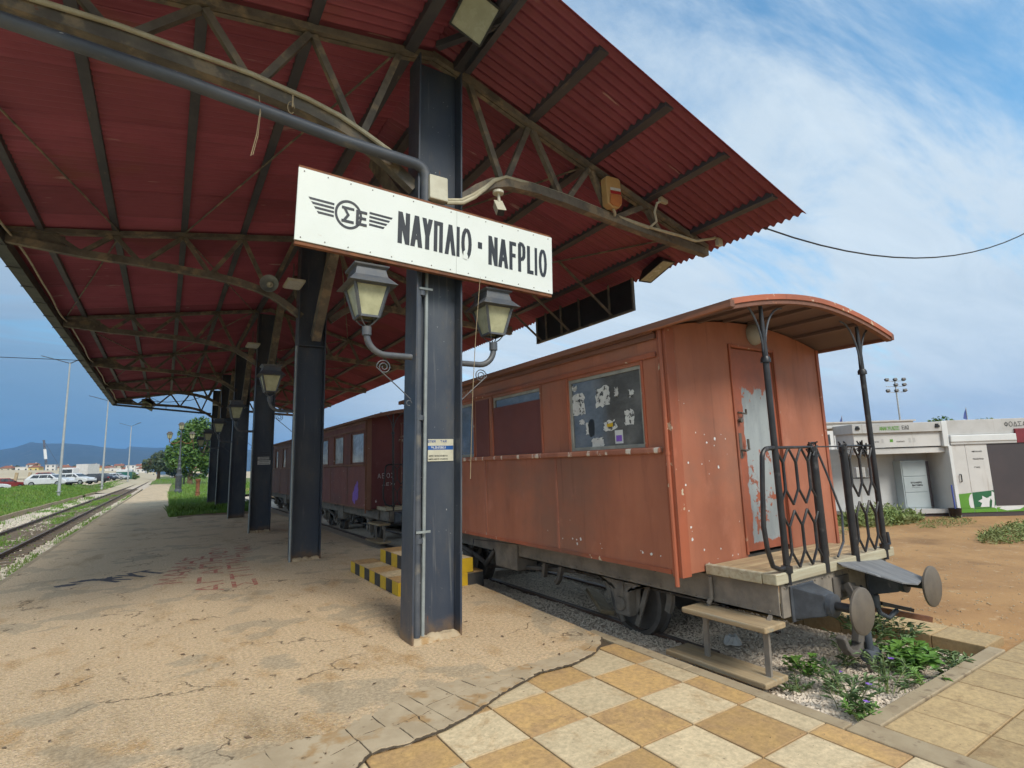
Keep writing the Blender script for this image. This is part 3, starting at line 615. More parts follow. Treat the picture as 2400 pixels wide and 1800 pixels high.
# track beside the platform on the left
def zbal(x, y): return -.445+.018*fbm(x, y, .8)-.04*abs(x+4.3)/2
o = MB(); o.grid(-7.0, -2.19, 24, 2, 150, 160, zbal); o.grid(-7.0, -2.19, 8, 150, 420, 40, zbal); struct(o.build('track_ballast_bed', MT['gravel_bed']))
def fbal(r):
    y = 9+r.random()**1.7*52; x = r.uniform(-6.3, -2.22)
    return x, y, zbal(x, y)+r.uniform(-.02,.012)+(.015 if abs(x+4.28) > 1.2 else -.008)
stuff(stones(19000, fbal, .042, 4).build('ballast_stones', MT['stone_grey']), 'pale ballast stones around the rails left of the platform', 'ballast')
def rail(b, x, z, y0, y1, dx=0.0):
    pr = [(-.05,-.12),(.05,-.12),(.05,-.108),(.010,-.098),(.010,-.035),(.032,-.028),(.032,0),(-.032,0),(-.032,-.028),(-.010,-.035),(-.010,-.098),(-.05,-.108)]
    n = len(pr); b.add([(x+u, y0, z+v) for u, v in pr]+[(x+dx+u, y1, z+v) for u, v in pr], [])
    q = len(b.v)-2*n
    for i in range(n):
        b.m = 1 if i == 6 else 0; b.f.append((q+i, q+(i+1) % n, q+n+(i+1) % n, q+n+i)); b.mi.append(b.m)
    b.m = 0; b.f.append(tuple(q+i for i in range(n-1, -1, -1))); b.mi.append(0)
trk = thing('railway_track', 'rusty railway track with old sleepers left of the platform', 'railway track', (-4.28, 10, -.42))
for x in (-3.56, -5.0):
    b = MB(); rail(b, x, -.30, 4, 420); b.build('rail', [MT['rail'], MT['rail_top']], trk)
b = MB(); b.box(-1.15, 1.15, -.115, .115, -.12, 0); slm = b.mesh('sleeper', MT['sleeper'])
for i in range(150):
    t_ = inst('sleeper', slm, trk, (-4.28+random.uniform(-.05,.05), 7+i*.62, -.418+random.uniform(-.012,.008)), (random.uniform(-.01,.01), random.uniform(-.01,.01), random.uniform(-.02,.02)))
    if i < 60: bev(t_, .012, 1)
tr2 = thing('siding_track', 'half buried rusty rails under the parked carriages', 'railway track', (4.95, 6, -.2))
for x in (4.45, 5.45):
    b = MB(); rail(b, x, -.165, 3.5, 45, .25); b.build('rail', [MT['rail'], MT['rail_top']], tr2)
b = MB(); b.box(-.85,.85,-.11,.11,-.1,0); slm2 = b.mesh('sleeper', MT['sleeper'])
for i in range(24): inst('sleeper', slm2, tr2, (4.96+.006*i, 4.2+i*.65, -.245), (0, 0, random.uniform(-.03,.03)))
# grass bank left of the track and its low kerb
def zbank(x, y):
    t = max(0, min(1, (-7.05-x)/4.5)); return -.30+.90*t*t*(3-2*t)+.03*fbm(x, y, .6)
o = MB(); o.grid(-40, -7.02, 30, 6, 108, 60, zbank); o.grid(-9.6, -7.02, 4, 108, 420, 60, lambda x, y: zbank(x, y)+.1); struct(o.build('grass_bank', MT['grassground']))
o = MB()
for i in range(30):
    y0 = 20+i*2.6
    if random.random() < .9: o.box(-7.16, -7.02, y0, y0+2.55, -.5, -.24+random.uniform(-.02,.02))
struct(o.build('grass_kerb', MT['concrete']))
def blades(n, fx, h, wd, seed, bld=None):
    rr = random.Random(seed); b = bld or MB()
    for i in range(n):
        x, y, z, s = fx(rr); a = rr.uniform(0, 6.28); hh = h*s*rr.uniform(.5,1.3); lx, ly = cos(a), sin(a); ln = hh*rr.uniform(.1,.7); w2 = wd*s*rr.uniform(.6,1.2); q = len(b.v); t = rr.uniform(0, 6.28)
        b.v += [(x-ly*w2, y+lx*w2, z), (x+ly*w2, y-lx*w2, z), (x+lx*ln*.4+ly*w2*.6, y+ly*ln*.4-lx*w2*.6, z+hh*.6), (x+lx*ln, y+ly*ln, z+hh)]
        b.f.append((q, q+1, q+2, q+3)); b.mi.append(b.m)
    return b
def fbank(r):
    y = 22+r.random()**1.6*(70 if r.random() < .8 else 170); x = -7.1-r.random()**1.2*(7.5 if y < 105 else 2.4); return x, y, zbank(x, y), .7+y/60
stuff(blades(42000, fbank, .11, .014, 5).build('grass', MT['grass']), 'bright green grass on the bank beyond the track', 'grass')
def fbg(r):
    y = 10+r.random()**1.5*60; x = r.choice([r.gauss(-6.2,.45), r.gauss(-4.3,.35), r.gauss(-2.6,.22)]); x = max(-6.95, min(-2.25, x))
    while fbm(x*.9, y*.30, 1.2) < .10 and r.random() < .95:
        y = 10+r.random()**1.5*60; x = max(-6.95, min(-2.25, r.choice([r.gauss(-6.2,.45), r.gauss(-4.3,.4), r.gauss(-2.6,.22)])))
    return x, y, zbal(x, y), .7+y/70
stuff(blades(17000, fbg, .10, .012, 6).build('track_grass', MT['grass']), 'grass tufts growing between and beside the rusty rails', 'grass')
def zlawn(x, y): return -.03+.03*fbm(x, y, .5)
o = MB(); o.grid(.26, 3.74, 8, 23.9, 45, 40, zlawn); o.grid(.45, 18, 12, 45, 108.2, 40, zlawn); o.grid(-2.1, 18, 12, 108, 420, 60, zlawn); struct(o.build('lawn', MT['grassground']))
o = MB(); o.grid(.5, 3.7, 12, 23.75, 26.4, 10, lambda x, y: .012+.03*fbm(x, y, 1.5)-.02*abs(y-25)); struct(o.build('bare_earth', MT['soil']))
def flawn(r):
    y = 25.5+r.random()**1.7*(60 if r.random() < .75 else 170); x = r.uniform(.3 if y < 60 else (1.0 if y < 108 else -2), 3.7 if y < 45 else 12)
    if r.random() < .3: y = r.uniform(25.2, 29.5); x = r.uniform(.2, 3.6); return x, y, zlawn(x, y), (2.2 if fbm(x, y, .7) > -.1 else .9)*(1 if y > 26.5 or x < 1 else .5)
    return x, y, zlawn(x, y), .8+y/60
stuff(blades(26000, flawn, .12, .013, 7).build('lawn_grass', MT['grass']), 'green grass and low weeds on the lawn right of the path', 'grass')
# ------------------------------------------------------------------ station canopy
CY = [5.12+5.73*k for k in range(6)]
can = thing('station_canopy', 'long platform canopy with a red corrugated roof on black steel columns', 'canopy', (2.3, 19.4, 0))
LTOP = [(-2.42,5.47),(-.9,5.70),(.08,5.88),(1.03,6.04),(2.02,6.21),(2.34,6.28)]
LBOT = [(-2.42,5.36),(-1.3,5.27),(-.5,5.26),(.5,5.215),(1.0,5.15),(1.30,5.08),(1.55,4.99),(1.80,4.85),(2.12,4.62)]
RTOP = [(2.34,6.30),(2.72,6.20),(3.70,5.88),(4.68,5.585),(5.69,5.285),(7.02,4.90)]
RBOT = [(2.66,4.60),(2.90,4.80),(3.10,4.93),(3.32,5.0),(3.7,5.02),(4.2,5.00),(5.05,4.93),(6.44,4.845),(7.02,4.82)]
LWEB = [((-.5,5.26),(.06,5.83)),((.10,5.83),(.5,5.24)),((.54,5.24),(1.01,5.99)),((1.05,5.99),(1.5,5.04)),((1.54,5.03),(1.95,6.15)),((-.54,5.27),(-.9,5.66)),((-.94,5.65),(-1.32,5.30)),((-1.36,5.30),(-1.7,5.53))]
RWEB = [((2.84,6.13),(3.25,5.0)),((3.67,5.84),(3.31,5.02)),((3.73,5.84),(4.16,5.02)),((4.64,5.55),(4.24,5.01)),((4.70,5.54),(4.98,4.96)),((5.64,5.25),(5.06,4.95)),((5.74,5.23),(5.98,4.90))]
for k, y in enumerate(CY):
    ln = .022 if k == 0 else .008; base = -.15
    # I-section column, web across the platform, slightly out of plumb
    X = lambda x, z: x+ln*z
    b = MB()
    def pl(x0, x1, y0, y1, z0, z1):
        b.add([(X(x0,z0),y0,z0),(X(x1,z0),y0,z0),(X(x1,z0),y1,z0),(X(x0,z0),y1,z0),(X(x0,z1),y0,z1),(X(x1,z1),y0,z1),(X(x1,z1),y1,z1),(X(x0,z1),y1,z1)], [(0,3,2,1),(4,5,6,7),(0,1,5,4),(1,2,6,5),(2,3,7,6),(3,0,4,7)])
    pl(2.008, 2.028, y-.15, y+.15, base, 6.17); pl(2.512, 2.532, y-.15, y+.15, base, 6.12); pl(2.028, 2.512, y-.008, y+.008, base, 6.15)
    colm = b.build('column', MT['steel_black'], can, bevel=.003)
    b = MB(); pl(2.03, 2.51, y-.14, y-.012, 4.02, 4.035); pl(2.03, 2.51, y+.012, y+.14, 4.02, 4.035); b.build('stiffener', MT['steel_black'], colm)
    b = MB(); rr = random.Random(k); 
    for i in range(9): b.lathe([(.10*rr.uniform(.7,1.1),-.04),(.085,.01),(.05,.045*rr.uniform(.5,1.2)),(.012,.055*rr.uniform(.5,1.2))], (2.10+.045*i+rr.uniform(-.02,.02), y-.10+rr.uniform(-.02,.02), 0), 7)
    if k < 3: b.build('mortar_foot', MT['mortar'], colm, smooth=True)
    # truss, chords and each diagonal
    tr = MB()
    for off in (-.035, .035):
        tr.path([(x, y+off, z) for x, z in LTOP], .055, .075, (0,0,1)); tr.path([(x, y+off, z) for x, z in RTOP], .055, .075, (0,0,1))
    tr.path([(x, y, z) for x, z in LBOT], .11, .12, (0,0,1)); tr.path([(x, y, z) for x, z in RBOT], .11, .12, (0,0,1))
    tr = tr.build('truss', MT['steel_dusty'], can)
    for (p, q) in LWEB+RWEB:
        b = MB(); j = random.uniform(-.012,.012); b.beam((p[0], y+j, p[1]), (q[0], y+j, q[1]), .068, .068, (0,1,0)); b.build('diagonal', MT['steel_dusty'], tr)
    b = MB(); b.box(-2.42,-1.55,y-.006,y+.006,5.34,5.52); b.build('gusset', MT['steel_dusty'], tr)
    # knee braces along the row
    for sgn in ((-1, 1) if k else (1,)):
        if k == 5 and sgn == 1: continue
        b = MB(); b.beam((2.36, y+sgn*.14, 4.18), (2.36, y+sgn*2.0, 6.05), .16, .2, (0,0,1)); b.build('knee_brace', MT['steel_dusty'], can)
# purlins
Y0, Y1 = 3.62, 35.1
for x, z, w_ in [(-1.85,5.60,.09),(-.9,5.79,.10),(.08,5.97,.10),(1.03,6.13,.10),(2.06,6.26,.12),(2.66,6.25,.12),(3.70,5.98,.13),(4.68,5.685,.13),(5.69,5.385,.13),(6.66,5.08,.13)]:
    b = MB(); b.box(x-w_/2, x+w_/2, Y0+.1, Y1-.15, z-.055, z+.055); b.build('purlin', MT['purlin'], can)
b = MB(); b.beam((2.30,4.85,6.22),(2.72,4.15,6.16),.07,.07); b.beam((2.72,4.95,6.16),(2.72,3.75,6.16),.07,.09); b.build('end_bracket', MT['purlin'], can)
# crossed bracing rods in the roof plane
for k in range(5):
    for (x0, z0, x1, z1) in ((-2.2,5.50,-.85,5.72),(.1,5.90,1.9,6.18),(2.9,6.12,4.6,5.62),(4.75,5.58,6.6,5.05)):
        if (k+int(x0*10)) % 2: x0, z0, x1, z1 = x1, z1, x0, z0
        b = MB(); b.tube([(x0, CY[k]+.1, z0), (x1, CY[k+1]-.1, z1)], .014, 6); b.build('bracing_rod', MT['steel_dusty'], can)
# corrugated sheets, one object each
PER = .118; NS = 8
def zl(x): return 6.345-(2.34-x)*.176
def zr(x): return 6.36-(x-2.34)*.304
def sheet(xa, xb, zf):
    b = MB(); prof = []
    for i in range(NS):
        for u in (0,1/8,2/8,3/8,4/8,5/8,6/8,7/8): prof.append(((i+u)*PER, .021*(1-cos(2*pi*u))))
    prof += [(NS*PER, 0), (NS*PER+.03, 0)]
    for (u, h) in prof:
        b.v += [(xa, u, zf(xa)+h), (xb, u, zf(xb)+h), (xa, u, zf(xa)+h+.004), (xb, u, zf(xb)+h+.004)]
    for i in range(len(prof)-1):
        q = 4*i; b.f += [(q, q+1, q+5, q+4), (q+2, q+6, q+7, q+3), (q+1, q+3, q+7, q+5), (q, q+4, q+6, q+2)]
    n = 4*(len(prof)-1); b.f += [(0,2,3,1), (n, n+1, n+3, n+2)]; b.mi = [0]*len(b.f); return b.mesh('roof_sheet', MT['roof'], smooth=True)
shl, shr = sheet(-2.50, 2.34, zl), sheet(2.34, 7.2, zr)
i = 0
while Y0+i*NS*PER < Y1-.5:
    for me in (shl, shr): inst('roof_sheet', me, can, (random.uniform(-.012,.012), Y0+i*NS*PER, .004*(i % 2)+random.uniform(0,.003)))
    i += 1
Y1 = Y0+i*NS*PER
b = MB(); b.path([(2.10, 0, zl(2.10)+.05), (2.34, 0, 6.43), (2.58, 0, zr(2.58)+.05)], 2*(Y1-Y0), .006, (0,0,1))
b.v = [(x, max(Y0, min(Y1, y+Y0+.0)), z) for x, y, z in b.v]; b.build('ridge_cap', MT['roof'], can)
# gutter on the left eave
b = MB(); g = [(-2.46,5.49),(-2.46,5.27),(-2.26,5.25),(-2.26,5.42),(-2.275,5.42),(-2.275,5.265),(-2.445,5.285),(-2.445,5.49)]
b.prism(g, lambda u, v, w_: (u, w_, v), Y0+1.2, Y1-.1); gut = b.build('gutter', MT['gutter'], can)
for i in range(26):
    b = MB(); y = Y0+1.5+i*1.15; b.box(-2.47,-2.24,y,y+.03,5.245,5.26); b.build('gutter_strap', MT['gutter'], gut)
b = MB(); pts = []
for i in range(150):
    y = Y0+1.2+i*.2; pts.append((-2.17+.03*sin(y*1.1), y, 5.40-.05*abs(sin((y-5.12)*pi/5.73))+.02*sin(y*2.3)))
b.tube(pts, .018, 6); tag(b.build('eave_cable', MT['pvc_cream'], smooth=True), 'pale cable sagging along the left gutter of the canopy', 'cable')
# ------------------------------------------------------------------ things fixed to the canopy
# lanterns on bracket arms (built at the origin: wall plate at x=0, lamp towards -x)
def lantern():
    t = thing('bracket_lantern', '', 'lantern')
    b = MB(); pts = [(0,0,0),(-.28,0,0)]+[(-.28-.2*sin(a), 0, .2-.2*cos(a)) for a in [pi/2*i/7 for i in range(1,8)]]+[(-.48,0,.21)]
    b.tube(pts, .034, 12); b.lathe([(.048,0),(.048,.09),(.036,.095)], (-.48,0,.19), 12); b.build('arm', MT['lantern'], t, smooth=True)
    b = MB(); sp_ = []
    for i in range(34):
        a = i/33*4.2*pi; r = .016+.062*(i/33); sp_.append((-.30+r*cos(a+2.6), 0, -.13+r*sin(a+2.6)))
    sp_ += [(-.21,0,-.28),(-.12,0,-.36),(-.01,0,-.46)]
    b.tube(sp_, .006, 6); b.tube([(-.03+.028*cos(a), 0, -.50+.028*sin(a)) for a in [2*pi*i/10 for i in range(9)]], .006, 6); b.build('scroll', MT['lantern'], t)
    b = MB()
    def ring(hw, z): return [(-.48-hw,-hw,z),(-.48+hw,-hw,z),(-.48+hw,hw,z),(-.48-hw,hw,z)]
    lo, hi = .098, .172; z0, z1 = .375, .70
    A, B = ring(lo, z0), ring(hi, z1)
    for i in range(4):
        b.beam(A[i], B[i], .026, .026); b.beam(A[i], A[(i+1) % 4], .022, .022); b.beam(B[i], B[(i+1) % 4], .022, .022)
    for i in range(4): b.tube([(-.48,0,.27), tuple(Vector(A[i]).lerp(Vector((-.48,0,.30)), .45)-Vector((0,0,.03))), A[i]], .007, 6)
    b.build('cage', MT['lantern'], t)
    for i in range(4):
        b = MB(); a0, a1, b1, b0 = Vector(A[i]), Vector(A[(i+1) % 4]), Vector(B[(i+1) % 4]), Vector(B[i]); c = Vector((-.48,0,.63)); s = .955
        q = [p.lerp(Vector((-.48,0,p.z)), .05) for p in (a0, a1, b1, b0)]; b.quad(*q); q2 = [p.lerp(Vector((-.48,0,p.z)), .03) for p in q]; b.quad(*q2[::-1]); b.build('glass_pane', MT['frosted'], t)
    b = MB(); R0, R1, R2, R3 = ring(.25, .695), ring(.170, .785), ring(.150, .87), ring(.178, .888)
    R4 = ring(.182, .905); vs = R0+R1+R2+R3+R4; fs = []
    for l in range(4):
        for i in range(4): fs.append((4*l+i, 4*l+(i+1) % 4, 4*l+4+(i+1) % 4, 4*l+4+i))
    fs += [(0,3,2,1), (16,17,18,19)]; b.add(vs, fs); b.build('cap', MT['lantern'], t, bevel=.004)
    return t
lan = lantern()
grpL = 'lanterns on the canopy columns'
lan['label'] = 'large black lantern left of the nearest column, under the station sign'; lan['group'] = grpL
lan.location = (2.03, 4.99, 2.73); lan.scale = (.95, .93, .93)
dup(lan, (2.57, 5.05, 2.72), pi, 'black lantern with a torn cap right of the nearest column', grpL)
names = ['second', 'third', 'fourth', 'fifth', 'sixth']
for k in range(1, 6): dup(lan, (2.03, CY[k]-.14, 2.74), 0, 'dark lantern on the left of the %s column from the front' % names[k-1], grpL)
fin = MB(); fin.lathe([(.03,0),(.05,.03),(.02,.06),(.035,.09),(.008,.13)], (0,0,0), 8)
# station sign
sg = thing('station_sign', 'white station name board with winged emblem and black lettering', 'sign', (2.3, 4.85, 3.6))
c0, U = Vector((.868, 4.85, 3.680)), Vector((2.86, 0, -.092)).normalized(); V = Vector((-U.z*-1*-1, 0, U.x)).normalized(); V = Vector((-U.z, 0, U.x)); WD, HT = 2.862, .70
def sx(u, v, w_): return c0+U*u+V*v+Vector((0, -w_, 0))
b = MB(); b.prism([(0,0),(WD*.56,0),(WD*.56,HT),(0,HT)], sx, -.012, .012); b.build('board', MT['sign_white'], sg, bevel=.002)
b = MB(); b.prism([(WD*.56+.002,0),(WD,0),(WD,HT),(WD*.56+.002,HT)], sx, -.012, .0125); b.build('board', MT['sign_white'], sg, bevel=.002)
b = MB(); b.prism([(.005,-.035),(WD-.005,-.035),(WD-.005,-.003),(.005,-.003)], sx, -.05, .0); b.prism([(.005,HT+.003),(WD-.005,HT+.003),(WD-.005,HT+.03),(.005,HT+.03)], sx, -.05, -.004)
for u in (.25, 1.28, 1.62, 2.6): b.prism([(u,-.03),(u+.04,-.03),(u+.04,HT+.02),(u,HT+.02)], sx, -.05, -.0125)
b.build('back_frame', MT['rust'], sg)
b = MB(); b.m = 0
for ch, ua, ub, va, vb, s_ in (('N',.953,1.078,.190,.525,.046),('A',1.086,1.217,.190,.525,.048),('Y',1.210,1.328,.190,.525,.047),('Π',1.341,1.443,.190,.525,.041),('Λ',1.466,1.592,.190,.525,.044),('I',1.603,1.640,.190,.525,.036),('O',1.658,1.784,.205,.515,.040),
        ('-',1.858,1.914,.300,.480,.04),('N',1.991,2.110,.182,.518,.044),('A',2.116,2.248,.182,.518,.046),('F',2.263,2.354,.182,.518,.042),('P',2.380,2.482,.182,.518,.042),('L',2.503,2.592,.182,.518,.042),('I',2.609,2.646,.182,.518,.036),('O',2.668,2.784,.197,.505,.038)):
    wd_ = .10 if ch == 'I' else ub-ua-s_; oo = (ua+ub)/2-.0175 if ch == 'I' else ua+s_/2
    b = MB(); text(b, ch, c0+U*oo+V*va+Vector((0,-.0135,0)), U, V, (0,-1,0), vb-va, wd_, s_, .3, .075 if ch == '-' else .046); b.build('letter', MT['sign_black'], sg)
b = MB(); cx_, cy_ = .465, .354
def fl(pts, lift): b.add([sx(u, v, .0135+lift) for u, v in pts], [tuple(range(len(pts)))])
R1_, R2_ = .129, .106; nr = 40
for i in range(nr):
    a, a2 = 2*pi*i/nr, 2*pi*(i+1)/nr; fl([(cx_+R2_*cos(a), cy_+R2_*sin(a)*1.12), (cx_+R1_*cos(a), cy_+R1_*sin(a)*1.12), (cx_+R1_*cos(a2), cy_+R1_*sin(a2)*1.12), (cx_+R2_*cos(a2), cy_+R2_*sin(a2)*1.12)], .001)
for i in range(4):
    v = .436-.0395*i; ins = .026*i
    fl([(.097+ins, v), (.330, v-.002), (.330, v-.025), (.112+ins, v-.023)], 0)
    fl([(.664, v+.002), (.898-ins, v), (.884-ins, v-.023), (.664, v-.021)], 0)
P = c0+U*.414+V*.272+Vector((0,-.015,0)); text(b, 'Σ', P, U, V, (0,-1,0), .158, .088, .028, .3, .026)
P = c0+U*.549+V*.274+Vector((0,-.016,0)); text(b, 'E', P, U, V, (0,-1,0), .150, .078, .028, .3, .026)
b.build('emblem', MT['sign_black'], sg)
b = MB()
for i in range(14):
    for v in (.03, HT-.03): b.lathe([(.006,0),(.006,.004)], sx(.05+i*.212, v, .0125), 6, rotm('X', pi/2))
b.build('screws', MT['iron_dark'], sg); 
b = MB(); fl([(1.68,.185),(1.73,.175),(1.74,.21),(1.71,.29),(1.685,.26)], .004); b.build('paint_scrape', MT['sign_white'], sg)
# dark drain pipe crossing to the column and running down its web; grey conduit beside it
def bend(p, a, b_, r, n=6):       # rounded corner points
    p, a, b_ = Vector(p), Vector(a), Vector(b_); u = (a-p).normalized(); v = (b_-p).normalized(); out_ = []
    for i in range(n+1):
        t = i/n; q = p+u*r*(1-t)**2+v*r*t**2; out_.append(tuple(q))
    return out_
pipe = thing('drain_pipe', 'black drain pipe crossing from the left gutter to the nearest column', 'pipe', (2.1, 4.97, 0))
x_ = lambda z: .022*z
b = MB(); a_, p_, q_ = (-2.35,4.95,5.06), (2.19,4.95,4.80), (2.19,4.97,4.3)
b.tube([a_, (-.02,4.95,4.955), (1.30,4.95,4.835)]+bend(p_, a_, q_, .13)+[(2.19,4.97,4.4)], .058, 12); b.build('cross_run', MT['pipe'], pipe, smooth=True)
b = MB(); b.tube([(2.19,4.97,4.4),(2.155,5.03,4.0),(2.13,5.045,3.6),(2.085+x_(0),5.045,-.05)], .038, 12)
for z in (2.1, .9, 3.4): b.lathe([(.045,0),(.045,.05)], (2.085+x_(z)+.005, 5.045, z), 12)
b.build('downpipe', MT['pipe'], pipe, smooth=True)
for z in (3.46, 1.0): b = MB(); b.box(2.05+x_(z), 2.20+x_(z), 5.0, 5.012, z, z+.022); b.build('pipe_clip', MT['pvc_grey'], pipe)
b = MB(); b.tube([(2.155,5.06,.02),(2.155+x_(3.7),5.06,3.7)], .019, 8); tag(b.build('grey_conduit', MT['pvc_grey'], smooth=True), 'thin grey conduit running up the web of the nearest column', 'conduit')
for k in (1, 2, 3, 4):
    b = MB(); b.tube([(1.985,CY[k]-.165,0),(1.985+.008*3,CY[k]-.165,2.7 if k > 1 else 4.0)], .018, 8); tag(b.build('conduit', MT['pvc_grey'], smooth=True), 'grey conduit up the front edge of the %s column from the front' % names[k-1], 'conduit', 'conduits up the canopy columns')
# junction box, conduits and fittings over the sign
jb = MB(); jb.box(2.195, 2.405, 4.86, 4.96, 4.42, 4.69); tag(jb.build('junction_box', MT['plastic_white'], bevel=.012), 'cream junction box on the nearest column above the sign', 'junction box')
yv = 4.93
for i, dz in enumerate((0, .045)):
    b = MB(); b.tube([(2.40, yv-.03*i, 4.47-dz), (2.60, yv-.03*i, 4.52-dz), (2.75, yv-.03*i, 4.62-dz*.9), (2.95, yv+.08, 4.80-dz*.4), (3.10, yv+.12, 4.95-dz*.2), (3.28, yv+.14, 5.05), (3.7, yv+.16, 5.075-dz*.2), (4.2, yv+.16, 5.06-dz*.2), (5.05, yv+.16, 4.985-dz*.2), (5.68, yv+.12, 4.93-dz*.3)]+([(6.2,yv,4.86),(6.5,yv-.03,4.83),(6.9,yv-.03,4.95),(7.0,yv-.03,4.99)] if i == 0 else []), .021, 8)
    tag(b.build('cream_conduit', MT['pvc_cream'], smooth=True), ('upper', 'lower')[i]+' of two cream conduits curving along the right truss from the junction box', 'conduit')
b = MB(); b.tube([(-2.2,5.03,5.42),(-1.2,5.04,5.315),(-.5,5.04,5.335),(.5,5.04,5.29),(1.0,5.04,5.22),(1.3,5.04,5.15),(1.55,5.04,5.05),(1.85,5.0,4.88),(2.12,4.96,4.80)], .024, 8); tag(b.build('truss_conduit', MT['pvc_cream'], smooth=True), 'cream conduit lying along the left truss above the drain pipe', 'conduit')
def camera_unit(name, label, loc, yaw, pitch, s=1.0):
    t = thing(name, label, 'camera', loc)
    L0 = Vector(loc); b = MB(); b.lathe([(.055*s,0),(.055*s,.025*s),(.03*s,.03*s)], L0, 14); b.tube([L0, L0+Vector((.01,0,-.09*s))], .016*s, 8); b.build('mount', MT['plastic_white'], t, smooth=True)
    Rr = rotm('Z', yaw) @ rotm('X', pitch); c = L0+Vector((.0,0,-.10*s))
    b = MB(); b.obox(c+Rr@Vector((0,-.045*s,-.03*s)), .075*s, .17*s, .07*s, Rr); b.obox(c+Rr@Vector((0,-.06*s,.011*s)), .09*s, .2*s, .008*s, Rr); b.build('housing', MT['plastic_white'], t, bevel=.006)
    b = MB(); b.obox(c+Rr@Vector((0,-.137*s,-.03*s)), .068*s, .014*s, .062*s, Rr); b.build('front_glass', MT['black_plastic'], t)
    return t
camera_unit('security_camera', 'cream security camera hanging under the conduits right of the sign', (3.04, 4.87, 4.68), -.25, .9, 1.15)
camera_unit('security_camera', 'white security camera on the second purlin near the right corner', (6.50, 4.75, 5.80), 2.2, .35, 1.35)
b = MB(); b.tube([(5.70,5.05,4.93),(5.74,4.95,4.99),(5.68,4.92,5.10),(5.72,4.9,5.24),(5.85,4.9,5.31),(6.2,4.86,5.52),(6.46,4.8,5.72)], .018, 7); b.box(5.77,5.92,4.87,4.92,5.27,5.35); tag(b.build('camera_conduit', MT['plastic_white'], smooth=True), 'thin white conduit with small box feeding the corner camera', 'conduit')
b = MB(); b.box(7.0,7.1,4.86,4.92,4.86,4.98); b.tube([(6.95,4.9,4.98),(7.03,4.89,5.05),(7.05,4.89,4.97)], .018, 7); tag(b.build('sensor_box', MT['plastic_white']), 'small cream box on the right eave at the end of the conduit', 'box')
sr = thing('alarm_siren', 'cream and orange alarm siren box below the right truss', 'siren', (4.94, 5.0, 5.05))
def rx(u, v, w_): return Vector((4.94, 5.0-w_, 5.25))+Vector((1,0,.06))*u+Vector((-.02,0,1))*v
b = MB(); b.prism([(-.13,-.20),(-.06,-.24),(.07,-.24),(.13,-.18),(.135,.17),(.10,.20),(-.10,.20),(-.135,.17)], rx, -.06, .05); b.build('case', MT['siren'], sr, bevel=.012)
b = MB(); b.prism([(-.10,-.19),(-.05,-.225),(.06,-.225),(.11,-.17),(.12,-.06),(-.08,-.06)], rx, .0505, .075); b.build('strobe_cover', MT['orange'], sr, bevel=.01)
b = MB(); b.add([rx(u, v, .053) for u, v in ((-.07,.0),(.125,.01),(.125,.05),(-.07,.04))], [(0,1,2,3)]); b.build('label_plate', MT['paper'], sr)
b = MB(); b.add([rx(u, v, .0535) for u, v in ((-.07,-.05),(.125,-.04),(.125,.005),(-.07,-.005))], [(0,1,2,3)]); b.build('red_band', MT['red_print'], sr)
b = MB(); b.tube([(4.94,4.99,5.01),(5.0,5.02,4.97),(5.02,5.05,4.95)], .02, 8); b.build('cable_tail', MT['pvc_cream'], sr)
# floodlights
def floodlight(name, label, c, Rr, w_, h_, d_):
    t = thing(name, label, 'floodlight', c); c = Vector(c)
    b = MB(); f = [(-w_/2,-h_/2),(w_/2,-h_/2),(w_/2,h_/2),(-w_/2,h_/2)]; k = [(x*.6, y*.6) for x, y in f]
    b.add([c+Rr@Vector((x, y, 0)) for x, y in f]+[c+Rr@Vector((x, y, -d_)) for x, y in k], [(3,2,1,0)[::-1],(4,5,6,7)[::-1]]+[(i, 4+i, 4+(i+1) % 4, (i+1) % 4) for i in range(4)]); b.build('housing', MT['black_plastic'], t, bevel=.008)
    b = MB(); g = [(x*.9, y*.9) for x, y in f]; b.add([c+Rr@Vector((x, y, .004)) for x, y in g], [(0,1,2,3)]); b.build('lens', MT['glass_lens'], t)
    b = MB()
    for a_, b_ in zip(f, f[1:]+f[:1]): b.beam(c+Rr@Vector((a_[0]*.95, a_[1]*.95, .004)), c+Rr@Vector((b_[0]*.95, b_[1]*.95, .004)), .02, .012, Rr@Vector((0,0,1)))
    b.build('bezel', MT['black_plastic'], t)
    b = MB(); b.tube([c+Rr@Vector((-w_*.55, 0, -d_*.4)), c+Rr@Vector((-w_*.55, h_*.3, -d_*1.4)), c+Rr@Vector((w_*.55, h_*.3, -d_*1.4)), c+Rr@Vector((w_*.55, 0, -d_*.4))], .012, 6); b.build('bracket', MT['iron_dark'], t); return t
zd = Vector((-.46,-.60,-.66)).normalized(); xd = Vector((1,.05,-.25)); xd = (xd-zd*xd.dot(zd)).normalized(); yd = zd.cross(xd)
floodlight('floodlight', 'square black floodlight under the ridge at the top of the picture', (2.42,4.22,6.14), Matrix((xd, yd, zd)).transposed(), .38, .40, .2)
zd = Vector((.05,-.30,-.95)).normalized(); xd = Vector((0,1,0)); xd = (xd-zd*xd.dot(zd)).normalized(); yd = zd.cross(xd)
floodlight('floodlight', 'wide black floodlight hanging at the right eave beside the dark board', (6.92,6.05,4.80), Matrix((xd, yd, zd)).transposed(), .62, .30, .16)
zd = Vector((-.6,-.5,-.6)).normalized(); xd = Vector((1,0,0)); xd = (xd-zd*xd.dot(zd)).normalized(); yd = zd.cross(xd)
floodlight('floodlight', 'small dark floodlight on the far end truss over the path', (-.95,33.9,5.25), Matrix((xd, yd, zd)).transposed(), .6, .55, .3)
